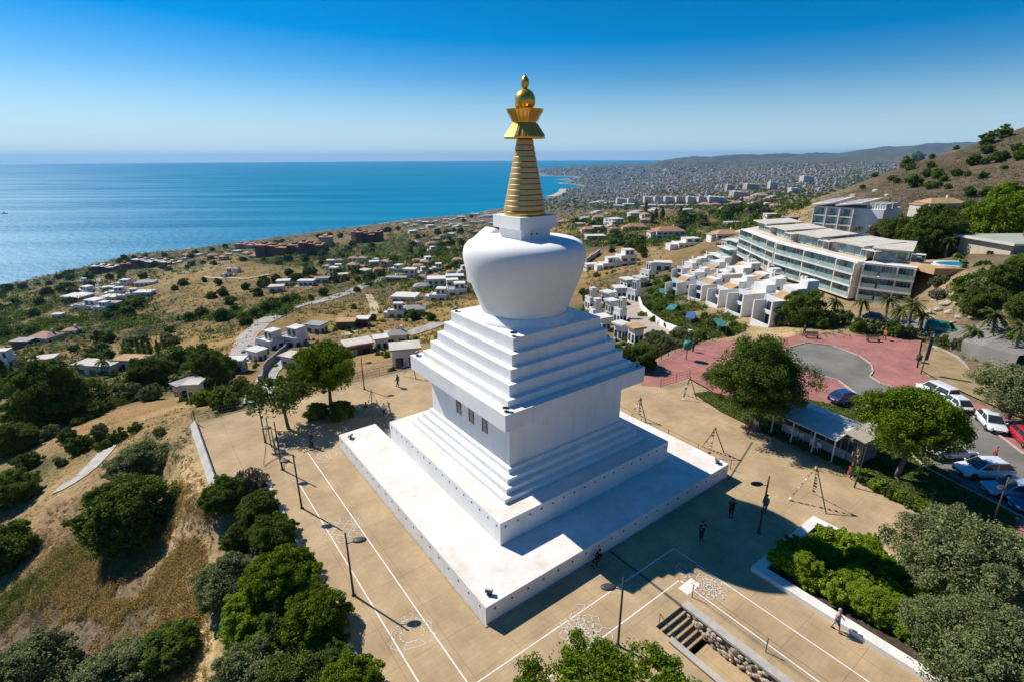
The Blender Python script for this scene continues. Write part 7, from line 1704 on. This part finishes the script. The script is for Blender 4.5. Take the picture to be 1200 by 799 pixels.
while cnt < 4600:
    px = g.uniform(600, 1060); py = g.uniform(192, 245)
    if not inside(np.array([px]), np.array([py]), CITY + [] if px < 1010 else [(1000, 192), (1060, 186), (1060, 210), (1000, 220)])[0]: continue
    h = hit(px, py)
    if h is None or h.z < SEA + 3 or depth(h) < 1500: continue
    dd = depth(h)
    if fbm(np.array([h.x / 400]), np.array([h.y / 400]), 3, 5)[0] < .40: continue
    w = min(g.uniform(.7, 2.4) * dd / F_PX, 30); hh = min(g.uniform(.5, 1.5) * dd / F_PX, 20)
    mb.mi = g.choice((0, 0, 0, 1, 3, 3)); cbox(mb, h.x, h.y, h.z, w, w * g.uniform(.5, 1.1), hh, g.uniform(0, 1.5)); cnt += 1
    if g.random() < .3: mb.mi = 4; mb.box(h.x - w * .45, h.x + w * .45, h.y - w * .22, h.y + w * .22, h.z + hh + .05, h.z + hh + 1.2)
o = mb.build('far_city', [fw_, fb_, fp_, fg_, tile]); struct(o, 'stuff')
c = []; rr = []
while len(c) < 4200:
    px = g.uniform(620, 1060); py = g.uniform(190, 246)
    h = hit(px, py)
    if h is None or h.z < SEA + 3 or depth(h) < 700: continue
    c.append((h.x, h.y, h.z + 2)); rr.append(min(14, g.uniform(.7, 2.0) * depth(h) / F_PX))
V_, Fc = cloud(c, rr, 14, 3.2, 88, .6); struct(link('far_trees', np_mesh('far_trees', [(V_, Fc, 0)], [L_DARK])), 'stuff')
# little boat far out
h = ground(5, 251, SEA)
t = thing('boat', 'tiny dark boat far out on the glittering sea at left', 'boat', h, .4)
m = MB(); m.add([(-9, -2.4, 0), (6, -2.4, 0), (11, 0, .2), (6, 2.4, 0), (-9, 2.4, 0), (-9.5, -3, 3), (6.5, -3, 3), (13, 0, 3.6), (6.5, 3, 3), (-9.5, 3, 3)], [(4, 3, 2, 1, 0), (5, 6, 7, 8, 9), (0, 1, 6, 5), (1, 2, 7, 6), (2, 3, 8, 7), (3, 4, 9, 8), (4, 0, 5, 9)]); m.build('hull', mat('dark_hull', (.05, .05, .06), .5, .1), t)
MB().box(-4, 3, -1.8, 1.8, 3, 6.4).build('cabin', mat('boat_cabin', (.4, .4, .4), .6, .1), t)
# pier and headland breakwater
finish_rows()

# ------------------------------------------------------------------ haze, sun, sky, camera
def haze():
    m = bpy.data.materials.new('haze_air'); m.use_nodes = True; nt = m.node_tree; nt.nodes.clear(); o = nt.nodes.new('ShaderNodeOutputMaterial'); v = nt.nodes.new('ShaderNodeVolumePrincipled')
    v.inputs['Color'].default_value = (.26, .57, .94, 1); v.inputs['Density'].default_value = HAZE; v.inputs['Anisotropy'].default_value = .15
    nt.links.new(v.outputs[0], o.inputs['Volume']); return m
HAZE = 3.2e-5
mb = MB(); mb.box(-31000, 31000, -31000, 31000, SEA - 45, TV[:, 2].max() + 12); struct(mb.build('haze', haze()), 'stuff')
SUN_AZ, SUN_EL = R(-56.5), R(45.5)
sd = bpy.data.lights.new('sun', 'SUN'); sd.energy = 5.0; sd.angle = R(.53); sd.color = (1.0, .935, .84)
so = bpy.data.objects.new('sun', sd); COL.objects.link(so)
sdir = Vector((math.sin(SUN_AZ) * math.cos(SUN_EL), math.cos(SUN_AZ) * math.cos(SUN_EL), math.sin(SUN_EL)))
so.rotation_euler = (-sdir).to_track_quat('-Z', 'Y').to_euler(); so.location = (0, 0, 200)
w = bpy.data.worlds.new('World'); scene.world = w; w.use_nodes = True; nt = w.node_tree
bg = nt.nodes['Background']; sk = nt.nodes.new('ShaderNodeTexSky'); sk.sky_type = 'NISHITA'; sk.sun_disc = False; sk.sun_elevation = SUN_EL; sk.sun_rotation = SUN_AZ
sk.altitude = 300; sk.air_density = 1.0; sk.dust_density = .6; sk.ozone_density = 2.2
hs = nt.nodes.new('ShaderNodeHueSaturation'); tc = nt.nodes.new('ShaderNodeTexCoord'); sz = nt.nodes.new('ShaderNodeSeparateXYZ'); nt.links.new(tc.outputs['Generated'], sz.inputs[0])
mr = nt.nodes.new('ShaderNodeMapRange'); mr.inputs[1].default_value = 0; mr.inputs[2].default_value = .30; mr.inputs[3].default_value = 1.05; mr.inputs[4].default_value = 1.6; nt.links.new(sz.outputs[2], mr.inputs[0]); nt.links.new(mr.outputs[0], hs.inputs['Saturation'])
m2 = nt.nodes.new('ShaderNodeMapRange'); m2.inputs[1].default_value = 0; m2.inputs[2].default_value = .22; m2.inputs[3].default_value = 1.38; m2.inputs[4].default_value = 1.16; nt.links.new(sz.outputs[2], m2.inputs[0]); nt.links.new(m2.outputs[0], hs.inputs['Value'])
hs.inputs['Hue'].default_value = .501; tn = nt.nodes.new('ShaderNodeMix'); tn.data_type = 'RGBA'; tn.blend_type = 'MULTIPLY'; tn.inputs[0].default_value = 1; tn.inputs[7].default_value = (.68, .92, 1.14, 1)
zc = nt.nodes.new('ShaderNodeMath'); zc.operation = 'MAXIMUM'; zc.inputs[1].default_value = .012; nt.links.new(sz.outputs[2], zc.inputs[0])
cv = nt.nodes.new('ShaderNodeCombineXYZ'); nt.links.new(sz.outputs[0], cv.inputs[0]); nt.links.new(sz.outputs[1], cv.inputs[1]); nt.links.new(zc.outputs[0], cv.inputs[2]); nt.links.new(cv.outputs[0], sk.inputs['Vector'])
nt.links.new(sk.outputs[0], tn.inputs[6]); nt.links.new(tn.outputs[2], hs.inputs['Color']); hz = nt.nodes.new('ShaderNodeMapRange'); hz.interpolation_type = 'SMOOTHSTEP'; hz.inputs[1].default_value = -.02; hz.inputs[2].default_value = .14; hz.inputs[3].default_value = .88; hz.inputs[4].default_value = 0; nt.links.new(sz.outputs[2], hz.inputs[0])
hm = nt.nodes.new('ShaderNodeMix'); hm.data_type = 'RGBA'; hm.inputs[7].default_value = (7.2, 10.0, 12.2, 1); nt.links.new(hz.outputs[0], hm.inputs[0]); nt.links.new(hs.outputs[0], hm.inputs[6]); nt.links.new(hm.outputs[2], bg.inputs['Color']); bg.inputs['Strength'].default_value = .062
cd = bpy.data.cameras.new('camera'); co = bpy.data.objects.new('camera', cd); COL.objects.link(co); scene.camera = co
cd.sensor_fit = 'HORIZONTAL'; cd.sensor_width = 36; cd.lens = 36 * F_PX / 1200; cd.clip_start = .5; cd.clip_end = 90000
M = Matrix(((RT[0], UP[0], -FW[0]), (RT[1], UP[1], -FW[1]), (RT[2], UP[2], -FW[2]))); co.matrix_world = Matrix.Translation(Vector(CAM)) @ M.to_4x4()
vs = scene.view_settings; vs.view_transform = 'Standard'; vs.look = 'None'; vs.exposure = .28; vs.gamma = 1; vs.use_curve_mapping = False
scene.cycles.use_denoising = True; scene.cycles.max_bounces = 6; scene.cycles.diffuse_bounces = 3; scene.cycles.glossy_bounces = 3; scene.cycles.transmission_bounces = 2; scene.cycles.volume_bounces = 0
scene.cycles.caustics_reflective = False; scene.cycles.caustics_refractive = False; scene.cycles.sample_clamp_indirect = 6
